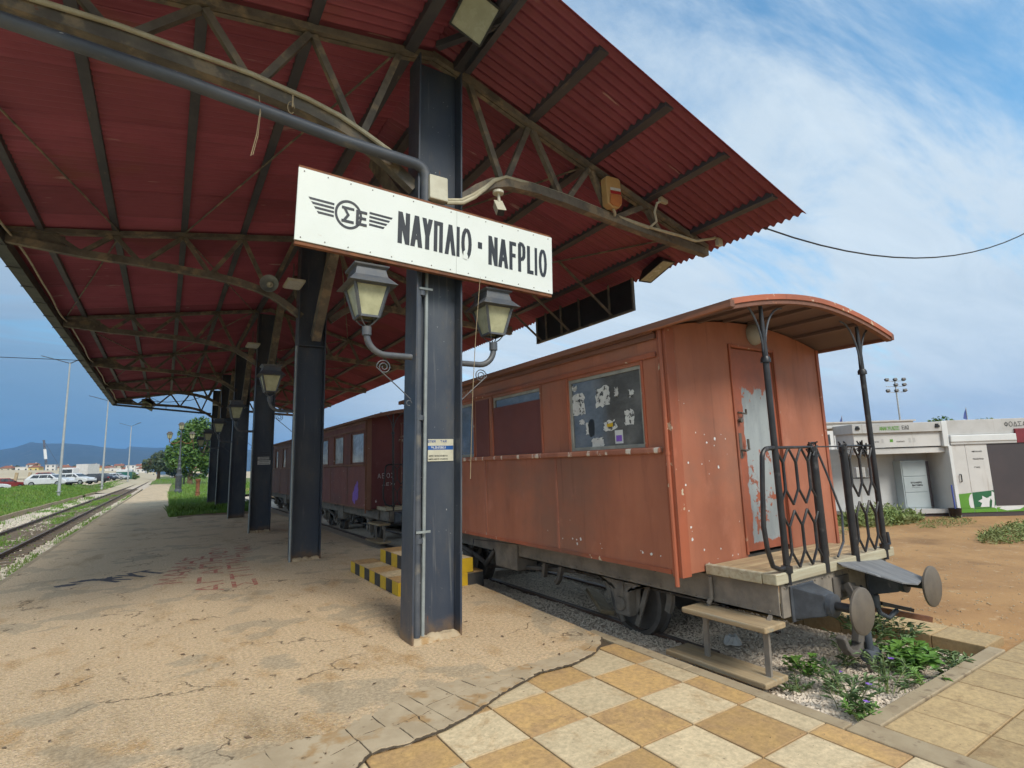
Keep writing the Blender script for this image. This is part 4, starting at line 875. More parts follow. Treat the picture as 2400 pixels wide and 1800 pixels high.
b = MB(); b.tube([(-2.35,33.8,5.22),(2.0,33.8,4.85)], .05, 8); b.beam((-.1,33.8,5.05),(-.1,33.8,5.24),.03,.03); b.beam((-1.0,33.8,5.12),(-1.0,33.8,5.3),.03,.03); tag(b.build('end_drain_pipe', MT['steel_black'], smooth=True), 'dark sloping drain pipe under the farthest truss', 'pipe')
b = MB(); b.tube([(-1.1,33.77,5.45),(0,33.7,5.42),(1,33.7,5.55),(2.0,33.7,5.95)], .016, 6); tag(b.build('end_cable', MT['black_plastic']), 'black cable drooping across the farthest truss', 'cable')
# loudspeaker on the second truss
hn = thing('loudspeaker', 'grey horn loudspeaker on the second truss left of the column', 'loudspeaker', (1.48, 10.6, 5.13))
Rh = rotm('X', radians(98)); Rh = rotm('Z', -.25) @ Rh
b = MB(); prof = [(.16,.0),(.165,.012),(.15,.0),(.11,-.06),(.07,-.10),(.055,-.13)]; b.lathe(prof, (1.48,10.6,5.13), 20, Rh, cap=False); b.build('horn', MT['pvc_grey'], hn, smooth=True)
b = MB(); b.lathe([(.055,-.12),(.06,-.13),(.06,-.2),(.03,-.21)], (1.48,10.6,5.13), 14, Rh); b.lathe([(.001,-.02),(.028,-.035),(.03,-.12)], (1.48,10.6,5.13), 12, Rh); b.build('driver', MT['plastic_white'], hn, smooth=True)
# fluorescent fittings beside the columns
for k, (x, z) in ((1, (1.90,5.13)), (2, (1.9,5.1)), (5, (2.2,5.3))):
    t = thing('light_fitting', 'white tube light fitting left of the %s column from the front' % names[k-1], 'light fitting', (x, CY[k]-.3, z), 'tube light fittings')
    b = MB(); b.box(x-.16, x+.16, CY[k]-.62, CY[k]-.10, z, z+.05); b.build('body', MT['plastic_white'], t, bevel=.01)
    b = MB(); b.box(x-.13, x+.13, CY[k]-.60, CY[k]-.12, z-.012, z-.001); b.build('diffuser', MT['paper'], t); b = MB(); b.tube([(x,CY[k]-.3,z+.05),(x,CY[k]-.3,z+.45)], .01, 6); b.build('hanger', MT['iron_dark'], t)
# string tied on the pipe
b = MB(); b.tube([(.55,4.93,5.02),(.56,4.90,4.86),(.54,4.90,4.62),(.50,4.90,4.40)], .0035, 5); b.tube([(.55,4.93,5.02),(.565,4.895,4.84),(.55,4.895,4.6),(.515,4.895,4.41)], .003, 5)
b.tube([(.82+.03*cos(a), 4.90, 4.98+.06*sin(a)) for a in [i*.5 for i in range(12)]], .004, 5); b.beam((.83,4.89,5.10),(.83,4.89,4.98),.022,.012)
b.f = list(b.f); tag(b.build('string', MT['rope']), 'pale string and peg tied on the drain pipe, hanging loose', 'string')
b = MB(); b.tube([(2.76,4.84,3.64),(2.70,4.86,3.0),(2.66,4.88,2.4),(2.62,4.9,1.5)], .004, 5); tag(b.build('sign_wire', MT['rope']), 'thin pale wire hanging from the sign beside the nearest column', 'wire')
# notices
def notice(name, label, org, U_, V_, Nn_, w_, h_, draw):
    t = thing(name, label, 'notice', org); org = Vector(org)
    b = MB(); b.add([org+U_*u+V_*v+Nn_*d for d in (0, .002) for u, v in ((0,0),(w_,0),(w_,h_),(0,h_))], [(0,3,2,1),(4,5,6,7),(0,1,5,4),(1,2,6,5),(2,3,7,6),(3,0,4,7)]); b.build('sheet', MT['paper' if name != 'security_notice' else 'plastic_white'], t); draw(t, org+Nn_*.0026); return t
Ux, Vz, Ny = Vector((1,0,0)), Vector((.02,0,1)), Vector((0,-1,0))
def dn(t, o):
    b = MB(); b.add([o+Ux*u+Vz*v for u, v in ((0,.115),(.285,.115),(.285,.157),(0,.157))], [(0,1,2,3)]); b.build('blue_band', MT['blue_print'], t)
    b = MB(); text(b, 'STER', o+Ux*-.0+Vz*.19, Ux, Vz, Ny, .022, .016, .0045, .4); text(b, 'TAR', o+Ux*.14+Vz*.19, Ux, Vz, Ny, .022, .018, .0045, .4); b.build('blue_lettering', MT['blue_print'], t)
    b = MB(); text(b, 'THΛ. 210-6713663-4', o+Ux*.035+Vz*.132+Ny*.001, Ux, Vz, Ny, .018, .0075, .003, .35); text(b, '-------------------', o+Ux*.06+Vz*.120+Ny*.001, Ux, Vz, Ny, .012, .006, .003, .2); b.build('white_lettering', MT['wall_bright'], t)
    b = MB(); text(b, 'XΩPOΣ ΠAPAKOΛOYΘEITAI', o+Ux*.01+Vz*.045, Ux, Vz, Ny, .016, .008, .0025, .35); text(b, 'KAMEPA KΛEIΣTOY KYKΛΩMATOΣ', o+Ux*.006+Vz*.014, Ux, Vz, Ny, .014, .0065, .0022, .35); b.build('small_lettering', MT['black_print'], t)
notice('security_notice', 'cream and blue security notice on the nearest column', (2.245,5.105,1.69), Ux, Vz, Ny, .287, .225, dn)
def dn2(t, o):
    b = MB()
    for i in range(4): text(b, '-------', o+Ux*.05+Vz*(.03+.05*i), Ux, Vz, Ny, .02, .03, .01, .2)
    b.build('small_lettering', MT['black_print'], t)
notice('paper_notice', 'torn white paper notices on the third column', (2.17, CY[2]-.012, 1.82), Ux, Vz, Ny, .33, .12, dn2)
notice('paper_notice', 'white paper strip above the torn notice on the third column', (2.17, CY[2]-.012, 1.96), Ux, Vz, Ny, .30, .075, dn2)
# dark board hung under the right eave, seen from behind
hb = thing('hanging_board', 'dark board on an angle-iron frame hung under the right eave', 'sign', (7.0, 8.2, 4.3))
XB = 7.05; b = MB(); b.box(XB, XB+.012, 6.72, 9.78, 4.31, 4.92); b.build('panel', MT['black_plastic'], hb)
b = MB(); b.box(XB-.04,XB-.001,6.72,9.78,4.31,4.345); b.box(XB-.04,XB-.001,6.72,6.755,4.345,4.92); b.box(XB-.04,XB-.001,9.745,9.78,4.345,4.92)
for y in (7.35,8.25,8.85,9.4): b.box(XB-.035,XB-.002,y,y+.035,4.346,5.0)
b.build('frame', MT['steel_dusty'], hb)
for y in (7.3, 8.6, 9.6): b = MB(); b.beam((XB-.03,y,4.36),(5.9,y+.15,5.30),.035,.035); b.build('stay', MT['steel_dusty'], hb)
# wires in the sky
wire = [(7.15,4.2,4.90)]
for i in range(1, 15):
    t = i/14; wire.append((7.15+8.0*t, 4.2-1.35*t, 4.90+1.35*t-4*.62*t*(1-t)))
b = MB(); b.tube(wire, .012, 6); tag(b.build('overhead_wire', MT['black_plastic']), 'black wire sagging from the right eave to the pole', 'wire')
b = MB(); b.tube([(15.15,2.85,-.3),(15.15,2.85,7.2)], [.13,.09], 10); b.box(14.98,15.32,2.72,2.98,6.4,6.85); tag(b.build('utility_pole', MT['iron_dark'], smooth=True), 'dark utility pole at the right edge holding the wire', 'pole')
b = MB(); b.tube([(-30,52,11.4),(-14,43,9.0),(-8,40.1,8.4),(-3.2,38,8.15)]+[(-2.3+.45*i, 34.5-.05*i, 6.55-.12*i) for i in range(3)], .02, 5); tag(b.build('overhead_cable', MT['black_plastic']), 'thin cable crossing the dark sky to the left eave', 'wire')
# ------------------------------------------------------------------ railway carriages
def coach(name, label, X0, X1, YF, YE, paint, endp, trim, roofm, roofend, detail, windows, seams, group):
    """body from YF (front end wall) to YE, porch in front of YF; windows = (y0, y1, kind)"""
    c = thing(name, label, 'railway carriage', ((X0+X1)/2, YF, 0), group); XM = (X0+X1)/2; ZB, ZT = .672, 2.80
    YP = YF-.64; YR = YF-.75
    # --- body shell: side walls built as panels round the windows, end walls
    WZ0, WZ1 = 1.748, 2.515
    b = MB(); t = .05
    ys = [YF+.02]+[v for wn in windows for v in wn[:2]]+[YE]
    for i in range(0, len(ys), 2): b.box(X0, X0+t, ys[i], ys[i+1], WZ0, WZ1)
    b.box(X0, X0+t, YF+.02, YE, ZB, WZ0); b.box(X0, X0+t, YF+.02, YE, WZ1, ZT); b.build('side_wall', paint, c)
    b = MB(); b.box(X1-t, X1, YF, YE, ZB, ZT); b.build('side_wall', paint, c)
    dx0, dx1, dz1 = XM-.345, XM+.365, 2.70
    b = MB(); b.box(X0, dx0, YF-.02, YF+.03, ZB, ZT); b.box(dx1, X1, YF-.02, YF+.03, ZB, ZT); b.box(dx0, dx1, YF-.02, YF+.03, dz1, ZT)
    arcp = [(X0,ZT)]+[(x, ZT+.16*(1-((x-XM)/((X1-X0)/2))**2)) for x in [X0+(X1-X0)*i/14 for i in range(1,14)]]+[(X1,ZT)]
    b.prism(arcp, lambda u, v, w_: (u, w_, v), YF-.018, YF+.028); ew = b.build('end_wall', endp, c)
    b = MB(); b.box(X0+.05, X1-.05, YE-.04, YE, ZB, ZT); b.build('end_wall', endp, c)
    b = MB(); b.box(X0+.06, X1-.06, YF+.04, YE-.05, ZB, ZB+.05); b.build('floor', MT['iron_dark'], c)
    # --- door with ragged paint
    b = MB(); b.box(dx0+.006, dx1-.006, YF-.008, YF+.02, .755, dz1-.006); dr = b.build('door', MT['door_peel'] if detail else endp, c, bevel=.004)
    for x in (dx0-.028, dx1+.001): b = MB(); b.box(x, x+.027, YF-.038, YF-.0205, .74, dz1+.03); b.build('door_frame', trim, ew, bevel=.004)
    b = MB(); b.box(dx0-.001, dx1+.001, YF-.038, YF-.0205, dz1+.001, dz1+.03); b.build('door_frame', trim, ew, bevel=.004)
    if detail:
        b = MB(); b.tube([(dx0+.06,YF-.01,2.06),(dx0+.06,YF-.05,2.05),(dx0+.13,YF-.05,2.045),(dx0+.13,YF-.05,2.09)], .010, 7); b.lathe([(.022,0),(.022,.03)], (dx0+.055,YF-.02,1.98), 8, rotm('X', pi/2)); b.build('latch', MT['iron_dark'], dr)
        b = MB(); b.box(dx0+.035, dx0+.075, YF-.016, YF-.0085, 1.62, 1.86); b.tube([(dx0+.055,YF-.012,1.70),(dx0+.055,YF-.06,1.69),(dx0+.105,YF-.062,1.70),(dx0+.105,YF-.06,1.80)], .012, 7); b.build('handle', MT['iron_dark'], dr)
        b = MB(); b.lathe([(.115,0),(.11,.03),(.085,.07),(.04,.095),(.005,.10)], (XM+.065,YF-.022,2.865), 18, rotm('X', pi/2)); b.build('round_lamp', MT['lamp_white'], c, smooth=True)
    # --- corner posts, rain pipe, mouldings
    b = MB(); b.box(X0-.012, X0+.10, YF-.034, YF-.0205, ZB-.02, ZT); b.box(X0-.014, X0-.001, YF-.0345, YF+.07, ZB-.02, ZT); b.build('corner_post', trim, c, bevel=.004)
    b = MB(); b.box(X1-.04, X1+.012, YF-.034, YF-.0205, ZB, ZT); b.build('corner_post', trim, c, bevel=.004)
    b = MB(); b.tube([(X0-.028,YF+.015,ZT-.02),(X0-.028,YF+.02,1.66),(X0-.028,YF+.018,ZB-.09)], .019, 8); b.lathe([(.024,0),(.024,.03)], (X0-.028,YF+.02,1.67), 8); b.build('rain_pipe', trim, c, smooth=True)
    b = MB(); b.box(X0-.022, X0-.001, YF+.09, YE, 2.548, 2.600); b.build('upper_moulding', trim, c, bevel=.008)
    b = MB(); b.box(X0-.05, X0-.001, YF+.09, YE, 1.690, 1.742); b.build('sill_rail', MT['seam'] if detail else trim, c, bevel=.012)
    b = MB(); b.box(X0-.03, X0-.001, YF+.075, YE, 2.715, 2.765); b.box(X0-.055, X0-.001, YF+.075, YE, 2.766, 2.80); b.build('cornice', MT['coach_wood'] if detail else trim, c, bevel=.006)
    for y in seams:
        b = MB(); b.box(X0-.007, X0-.0005, y-.016, y+.016, ZB+.01, 1.689); b.build('seam_strip', MT['seam'] if detail else trim, c)
    b = MB(); b.box(X0-.010, X0-.0005, YF+.09, YE, ZB-.004, ZB+.035); b.build('bottom_rail', trim, c)
    # --- windows
    for (y0, y1, kind) in windows:
        fr = MB(); g = .035
        fr.box(X0+.012, X0+.045, y0+.001, y1-.001, WZ1-g, WZ1-.001); fr.box(X0+.012, X0+.045, y0+.001, y1-.001, WZ0+.001, WZ0+g)
        fr.box(X0+.012, X0+.045, y0+.001, y0+g, WZ0+g, WZ1-g); fr.box(X0+.012, X0+.045, y1-g, y1-.001, WZ0+g, WZ1-g)
        wf = fr.build('window', MT['frame_grey'] if kind in 'gb' else trim, c)
        b = MB(); b.box(X0+.026, X0+.031, y0+g, y1-g, WZ0+g, WZ1-g); b.build('pane', MT['glass_dark' if kind in 'gb' else 'glass_pale'], wf)
        if kind == 'b': b = MB(); b.box(X0+.002, X0+.011, y0+.004, y1-.004, WZ0+.004, WZ1-.135); b.build('blind_board', MT['blind'], wf)
        for yy in (y0-.03, y1+.002): b = MB(); b.box(X0-.014, X0-.0005, yy, yy+.028, 1.743, 2.547); b.build('window_trim', trim, c, bevel=.003)
    # --- roof with porch overhang
    xs = [X0-.075+(X1-X0+.15)*i/20 for i in range(21)]; zr_ = lambda x: 2.80+.185*(1-(abs(x-XM)/((X1-X0)/2+.075))**1.8)
    b = MB()
    for x in xs: b.v += [(x, YR, zr_(x)), (x, YE+.1, zr_(x)), (x, YR, zr_(x)+.03), (x, YE+.1, zr_(x)+.03)]
    for i in range(20):
        q = 4*i; b.m = 1; b.f.append((q, q+1, q+5, q+4)); b.mi.append(1); b.m = 0; b.f += [(q+2, q+6, q+7, q+3), (q, q+4, q+6, q+2)]; b.mi += [0, 0]
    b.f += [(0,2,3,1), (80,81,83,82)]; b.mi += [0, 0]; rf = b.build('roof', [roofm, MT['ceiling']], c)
    b = MB(); pts = [(x, YR+.02, zr_(x)-.012) for x in xs]; b.path(pts, .05, .050, (0,0,1)); b.build('roof_end_board', MT['coach_wood'] if detail else trim, rf)
    b = MB(); pts = [(x, YR-.012, zr_(x)+.022) for x in xs]; b.path(pts, .012, .045, (0,0,1)); b.build('roof_edge_strip', roofend, rf)
    for xx in (X0-.10, X1+.05):
        b = MB(); b.box(xx, xx+.05, YR-.02, YE+.1, 2.775, 2.838); b.build('eave_board', MT['coach_wood'] if detail else trim, rf, bevel=.006)
    for i in range(5):
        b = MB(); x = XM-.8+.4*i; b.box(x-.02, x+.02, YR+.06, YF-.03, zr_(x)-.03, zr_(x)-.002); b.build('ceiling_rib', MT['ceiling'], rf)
    # --- underframe
    SX0, SX1 = XM-.885, XM+.885
    for x in (SX0, SX1-.07):
        b = MB(); b.box(x, x+.012, YP+.02, YE, .40, .645); b.box(x, x+.07, YP+.02, YE, .633, .6448); b.box(x, x+.07, YP+.02, YE, .4, .412); b.build('solebar', MT['iron'], c)
    for y in [YF+.3+i*1.1 for i in range(int((YE-YF)/1.1))]:
        b = MB(); b.box(SX0+.07, SX1-.07, y, y+.08, .47, .64); b.build('crossbeam', MT['iron_dark'], c)
    b = MB(); b.prism([(SX0+.02,.645),(SX1-.02,.645),(SX1-.02,.50),(SX1-.18,.395),(SX0+.02,.395)], lambda u, v, w_: (u, w_, v), YP, YP+.02); hs = b.build('headstock', MT['iron'], c, bevel=.003)
    rivs = MB()
    for x in [SX0+.06+.11*i for i in range(16)]: rivs.lathe([(.011,0),(.008,.007),(.002,.009)], (x, YP-.0005, .615), 6, rotm('X', pi/2))
    for y in [YP+.1+.14*i for i in range(26)]:
        rivs.lathe([(.009,0),(.006,.006)], (SX0-.0005, y, .435), 6, rotm('Y', -pi/2))
    rivs.build('rivets', MT['iron'], hs)
    # deck
    for i in range(4):
        y = YP+.105+i*.128; b = MB(); j = random.uniform(-.004,.004); xa = SX0-.035+random.uniform(0,.02); b.box(xa, SX1+.04, y, y+.120, .69+j, .722+j); b.build('deck_plank', MT['wood'], c, bevel=.006)
    b = MB(); b.box(SX0-.085, SX1+.085, YP-.035, YP+.085, .655, .738); b.build('deck_front_beam', MT['wood_pale'], c, bevel=.008)
    b = MB(); b.box(SX0-.09, SX0-.04, YP+.09, YF-.03, .652, .735); b.build('deck_side_beam', MT['wood_pale'], c, bevel=.008)
    # buffers, each with housing, shank and disc
    for k, x in enumerate((XM-.60, XM+.60)):
        z = .497; Rx = rotm('X', pi/2)
        bu = bpy.data.objects.new('buffer', None); COL.objects.link(bu); attach(bu, c); bu.empty_display_size = .05
        b = MB(); b.add([(x+sx_*.15, YP-.001, z+sz_) for sx_, sz_ in ((-1,-.13),(1,-.13),(1,.12),(-1,.12))]+[(x+sx_*.075, YP-.22, z+sz_) for sx_, sz_ in ((-1,-.075),(1,-.075),(1,.08),(-1,.08))], [(0,1,2,3),(7,6,5,4)]+[(i, 4+i, 4+(i+1) % 4, (i+1) % 4) for i in range(4)])
        b.box(x-.17, x+.17, YP-.018, YP-.0005, z-.145, z+.125); b.build('housing', MT['iron_blue'], bu, bevel=.015)
        b = MB(); b.lathe([(.07,.21),(.085,.22),(.085,.26),(.06,.265)], (x, YP, z), 18, Rx); b.build('collar', MT['iron_blue'], bu, smooth=True)
        b = MB(); b.lathe([(.033,.26),(.033,.435)], (x, YP, z), 14, Rx); b.build('shank', MT['iron_black'], bu, smooth=True)
        b = MB(); b.lathe([(.04,.425),(.155,.432),(.166,.438),(.166,.452),(.15,.463),(.002,.468)], (x, YP, z), 30, Rx); b.build('disc', MT['disc'], bu, smooth=True)
        for o_ in [q for q in bu.children]: o_.location = (0,0,0)
    # coupling hook, screw and hanging shackle
    b = MB(); b.box(XM-.13, XM+.13, YP-.016, YP-.0005, .42, .60); b.tube([(XM,YP,.50),(XM,YP-.16,.50)], .035, 8); b.path([(XM+.02,YP-.06,.54),(XM,YP-.11,.46),(XM-.02,YP-.13,.30),(XM-.05,YP-.115,.10)], .06, .10, (1,0,0)); b.build('drawbar', MT['iron_dark'], c, bevel=.01)
    b = MB(); q = (XM, YP-.11); b.path([(XM-.03,q[1],.14),(XM-.05,q[1],.07),(XM-.12,q[1],.025),(XM-.21,q[1],.05),(XM-.26,q[1],.10),(XM-.30,q[1],.185)], .05, .075, (0,1,0)); b.build('hook', MT['iron_dark'], c, bevel=.012)
    b = MB(); b.tube([(XM+.02,q[1]-.04,.30),(XM+.05,q[1]-.04,.0)], .034, 10); b.lathe([(.048,0),(.048,.17)], (XM-.03,q[1]-.04,-.01), 12, rotm('Y', pi/2)); b.build('coupling_screw', MT['iron_blue'], c, smooth=True)
    b = MB()
    for s in (-1, 1): b.tube([(XM+.05+s*.045,q[1]-.04,.0),(XM+.05+s*.06,q[1]-.05,-.06),(XM+.05+s*.035,q[1]-.05,-.12),(XM+.05+s*.004,q[1]-.05,-.145)], .018, 7)
    b.build('shackle', MT['iron_dark'], c, smooth=True)
    b = MB(); b.tube([(XM+.32,YP,.46),(XM+.33,YP-.10,.40),(XM+.345,YP-.13,.26),(XM+.42,YP-.16,.215),(XM+.54,YP-.18,.26)], .02, 8); b.lathe([(.035,0),(.035,.10)], (XM+.33,YP-.11,.31), 10); b.build('brake_hose', MT['iron_blue'], c, smooth=True)
    b = MB(); b.beam((XM+.40,YP-.12,.33),(XM+.64,YP-.26,.26),.035,.03); b.build('hose_hook', MT['iron_black'], c); b = MB(); b.beam((XM+.40,YP-.02,.27),(XM+.86,YP-.30,.155),.05,.045); b.build('iron_bar', MT['rust'], c)
    b = MB(); pz = lambda u, v: (XM-.10+u*1.0, YP-.03-v*.44, .725-.09*u-.125*v)
    b.add([pz(.02,0),pz(.80,-.04),pz(.80,.0),pz(.72,.82),pz(.38,1.0),pz(.22,.90),pz(0,.12)], [tuple(range(7))]); b.add([tuple(Vector(p)-Vector((0,0,.01))) for p in b.v], [tuple(range(6,-1,-1))])
    b.f += [(i, (i+1) % 7, 7+(i+1) % 7, 7+i) for i in range(7)]; b.mi += [0]*7
    b.build('fall_plate', MT['plate'], c)
    # porch posts with curved brackets
    for k, x in enumerate((XM-.795, XM+.825)):
        y = YP-.02; b = MB(); b.tube([(x,y,.64),(x,y,2.42)], .025, 12); b.tube([(x,y,2.42),(x,y,2.90)], [.024,.016], 10); b.lathe([(.04,0),(.04,.03),(.03,.05)], (x,y,2.40), 12); b.lathe([(.042,0),(.042,.05)], (x,y,.73), 10); b.build('porch_post', MT['iron_black'], c, smooth=True)
        for s in (-1, 1):
            b = MB(); b.tube([(x+s*(.012+.30*(1-cos(a))*1.0), y, 2.46+.44*sin(a)) for a in [pi/2*i/8 for i in range(9)]], .009, 7); b.build('bracket', MT['iron_blue'], c, smooth=True)
    # railings: rounded end rail and a hexagon-pattern grille on either side
    for k, (xa, xb) in enumerate(((XM-.795, XM-.235), (XM+.275, XM+.825))):
        y = YP-.02; rl = bpy.data.objects.new('railing', None); COL.objects.link(rl); attach(rl, c); rl.empty_display_size = .05; kids = []
        b = MB(); b.tube([(xa-.0,y,1.70),(xb+.0,y,1.70)], .012, 8); b.tube([(xb if k == 0 else xa, y, .66),(xb if k == 0 else xa, y, 1.70)], .032, 12); kids.append(b.build('rail_bar', MT['iron_black'], rl, smooth=True))
        nb = 3; wv = (xb-xa)/nb
        for i in range(nb):
            x = xa+wv*(i+.5)
            for zs in ((.75,1.19),(1.24,1.70)):
                z0, z1 = zs; hm = .12
                for s in (-1, 1): b = MB(); b.tube([(x+s*wv/2,y,z0),(x+s*.004,y,z0+hm),(x+s*.004,y,z1-hm),(x+s*wv/2,y,z1)], .0105, 7); kids.append(b.build('grille_bar', MT['iron_black'], rl, smooth=True))
        for o_ in kids: o_.location = (0,0,0)
        if k == 0:
            b = MB(); P_ = [(xa,y,1.70),(xa-.10,y,1.695)]+[(xa-.10-.085*sin(a), y+.0, 1.61+.085*cos(a)) for a in [pi/2*i/5 for i in range(1,6)]]+[(xa-.20,y+.01,1.4),(xa-.235,y+.01,1.10),(xa-.23,y,.93),(xa-.18,y,.80),(xa-.09,y,.765),(xa,y,.77)]
            g_ = b.tube(P_, .019, 9).build('grab_rail', MT['iron_black'], rl, smooth=True); g_.location = (0,0,0)
        else:
            b = MB(); b.tube([(xb,y,.75),(xb+.10,y,.77),(xb+.13,y+.02,.87)], .016, 8); g_ = b.build('grab_rail', MT['iron_black'], rl, smooth=True); g_.location = (0,0,0)
            b = MB(); b.tube([(xa-.40,y+.03,1.70),(xa-.24,y+.04,1.45),(xa-.05,y+.05,1.1),(xa-.10,y+.04,.86),(xa-.30,y,.76)], .010, 7); g_ = b.build('gate_chain_bar', MT['iron_blue'], rl, smooth=True); g_.location = (0,0,0)
    b = MB(); b.tube([(XM-.235,YP-.02,1.70),(XM+.275,YP-.02,1.70)], .007, 6); rr = random.Random(5)
    b.build('top_wire', MT['iron_black'], c)
    for x in (XM-.24, XM+.28, XM+.62):
        b = MB()
        for i in range(10): b.tube([(x+rr.uniform(-.05,.06),YP-.02+rr.uniform(-.03,.03),1.70+rr.uniform(-.10,.05)) for _ in range(4)], .007, 5)
        b.build('wire_wrap', MT['iron_black'], c)
    b = MB(); b.tube([(XM-.17,YP-.01,1.62),(XM-.16,YP-.01,.78)], .012, 7); b.build('gate_rod', MT['iron_black'], c)
    # side steps
    for (z, x0, x1, y0, y1) in ((.372, XM-1.12, XM-.85, YP+.0, YP+.78), (-.03, XM-1.115, XM-.82, YP+.04, YP+1.0)):
        b = MB(); b.box(x0, x1, y0, y1, z-.045, z); b.build('step_board', MT['wood_y'], c, bevel=.010)
    for y in (YP+.10, YP+.66):
        b = MB(); b.beam((XM-.96,y,.33),(XM-.96,y+.01,-.075),.025,.045,(0,1,0)); b.beam((XM-.88,y,.40),(XM-.96,y,.325),.03,.02); b.build('step_hanger', MT['iron'], c)
    b = MB(); b.tube([(SX0-.03,YP+.62,.62),(SX0-.03,YP+.62,.44),(SX0-.05,YP+.64,.40)], .02, 7); b.build('step_bracket', MT['iron'], c)
    # wheelsets: wheels, leaf springs, axle guards, axle boxes
    for yw in ((YF+1.28, YE-1.3) if detail else (YF+1.3, YF+4.5, YE-1.3)):
        zc_ = .145; R_ = .385
        b = MB(); b.tube([(XM-.6,yw,zc_),(XM+.6,yw,zc_)], .06, 10); b.build('axle', MT['iron_dark'], c, smooth=True)
        for s in (-1, 1):
            Ry = rotm('Y', pi/2*s); x = XM+s*.445
            b = MB(); b.lathe([(R_+.03,-.02),(R_+.03,.0),(R_,.012),(R_-.006,.10),(R_-.055,.10),(R_-.065,.05),(.11,.03),(.10,.09),(.02,.09)], (x, yw, zc_), 36, Ry); b.build('wheel', MT['iron_dark'], c, smooth=True)
            b = MB(); xo = XM+s*.66; b.obox((xo, yw, zc_-.01), .17, .22, .27, None); b.lathe([(.075,.08),(.075,.12),(.02,.13)], (xo, yw, zc_-.02), 12, Ry); b.build('axle_box', MT['iron'], c, bevel=.02)
            for sy in (-1, 1): b = MB(); b.beam((XM+s*.63,yw+sy*.34,.44),(XM+s*.63,yw+sy*.10,-.10),.02,.055,(0,1,0)); b.beam((XM+s*.63,yw+sy*.16,.42),(XM+s*.63,yw+sy*.13,.02),.02,.05,(0,1,0)); b.build('axle_guard', MT['iron'], c)
            b = MB()
            for i in range(6): b.path([(XM+s*.70, yw+u*(.62-.09*i), .335-.022*i+.10*(1-abs(u))*.0+.085*u*u) for u in (-1,-.5,0,.5,1)], .075, .019, (0,0,1))
            b.box(XM+s*.70-.05, XM+s*.70+.05, yw-.05, yw+.05, .19, .37); b.build('leaf_spring', MT['iron'], c)
            for sy in (-1, 1):
                b = MB(); b.tube([(XM+s*.70,yw+sy*.60,.42),(XM+s*.70,yw+sy*.66,.34),(XM+s*.70,yw+sy*.66,.44)], .018, 7); b.box(XM+s*.70-.03,XM+s*.70+.03,yw+sy*.66-.02,yw+sy*.66+.02,.40,.50); b.build('spring_shackle', MT['iron'], c)
                b = MB(); b.path([(XM+s*.49,yw+sy*.47,.42),(XM+s*.49,yw+sy*.46,.2),(XM+s*.49,yw+sy*.42,.08)], .07, .05, (1,0,0)); b.build('brake_block', MT['iron'], c)
    # brake rods, battery box, hanging gear
    for p_, q_, r_ in (((XM-.55,YF+.2,.30),(XM-.55,YE-.3,.27),.022),((XM-.2,YF+1.9,.20),(XM-.2,YE-1.5,.20),.03),((XM-.75,YF+2.0,.36),(XM-.75,YF+4.2,.12),.03)): b = MB(); b.tube([p_, q_], r_, 8); b.build('brake_rod', MT['iron_dark'], c, smooth=True)
    b = MB(); b.box(SX0-.03, SX0+.3, YF+3.05, YF+3.62, .22, .66); b.build('battery_box', MT['iron'], c, bevel=.01)
    b = MB(); b.lathe([(.16,0),(.17,.03),(.17,.5),(.12,.56)], (XM+.1,YF+2.2,.35), 16, rotm('X', -pi/2)); b.build('brake_cylinder', MT['iron_dark'], c, smooth=True)
    for P_ in ([(SX0+.05,YF+2.15,.46),(SX0+.02,YF+2.2,.25),(SX0+.05,YF+2.3,.18)], [(SX0+.05,YF+2.5,.46),(SX0+.05,YF+2.55,.22)]): b = MB(); b.path(P_, .055, .05, (1,0,0)); b.build('hanger', MT['iron_dark'], c)
    b = MB(); b.tube([(SX0+.02,YF+3.7,.42),(SX0-.02,YF+3.9,.2),(SX0+.05,YF+4.3,.26),(SX0+.02,YF+5,.40)], .035, 8); b.build('pipework', MT['iron_dark'], c)
    for y in (YF+.55, YF+3.6):
        b = MB(); b.box(SX0-.10, SX0-.001, y, y+.09, .585, .64); b.build('sill_bracket', MT['wood_pale'] if 0 else MT['iron'], c)
    return c
c1 = coach('railway_carriage', 'faded orange-red wooden carriage with an open end platform, nearest the camera', 3.68, 6.19, 3.2, 9.35, MT['coach'], MT['coach'], MT['coach_trim'], MT['coach_roof'], MT['coach_roofend'], True,
      [(3.49,4.575,'g'),(5.10,6.20,'b'),(6.74,7.82,'g'),(8.2,9.1,'b')], [4.86,6.44,8.0], 'old carriages parked beside the platform')
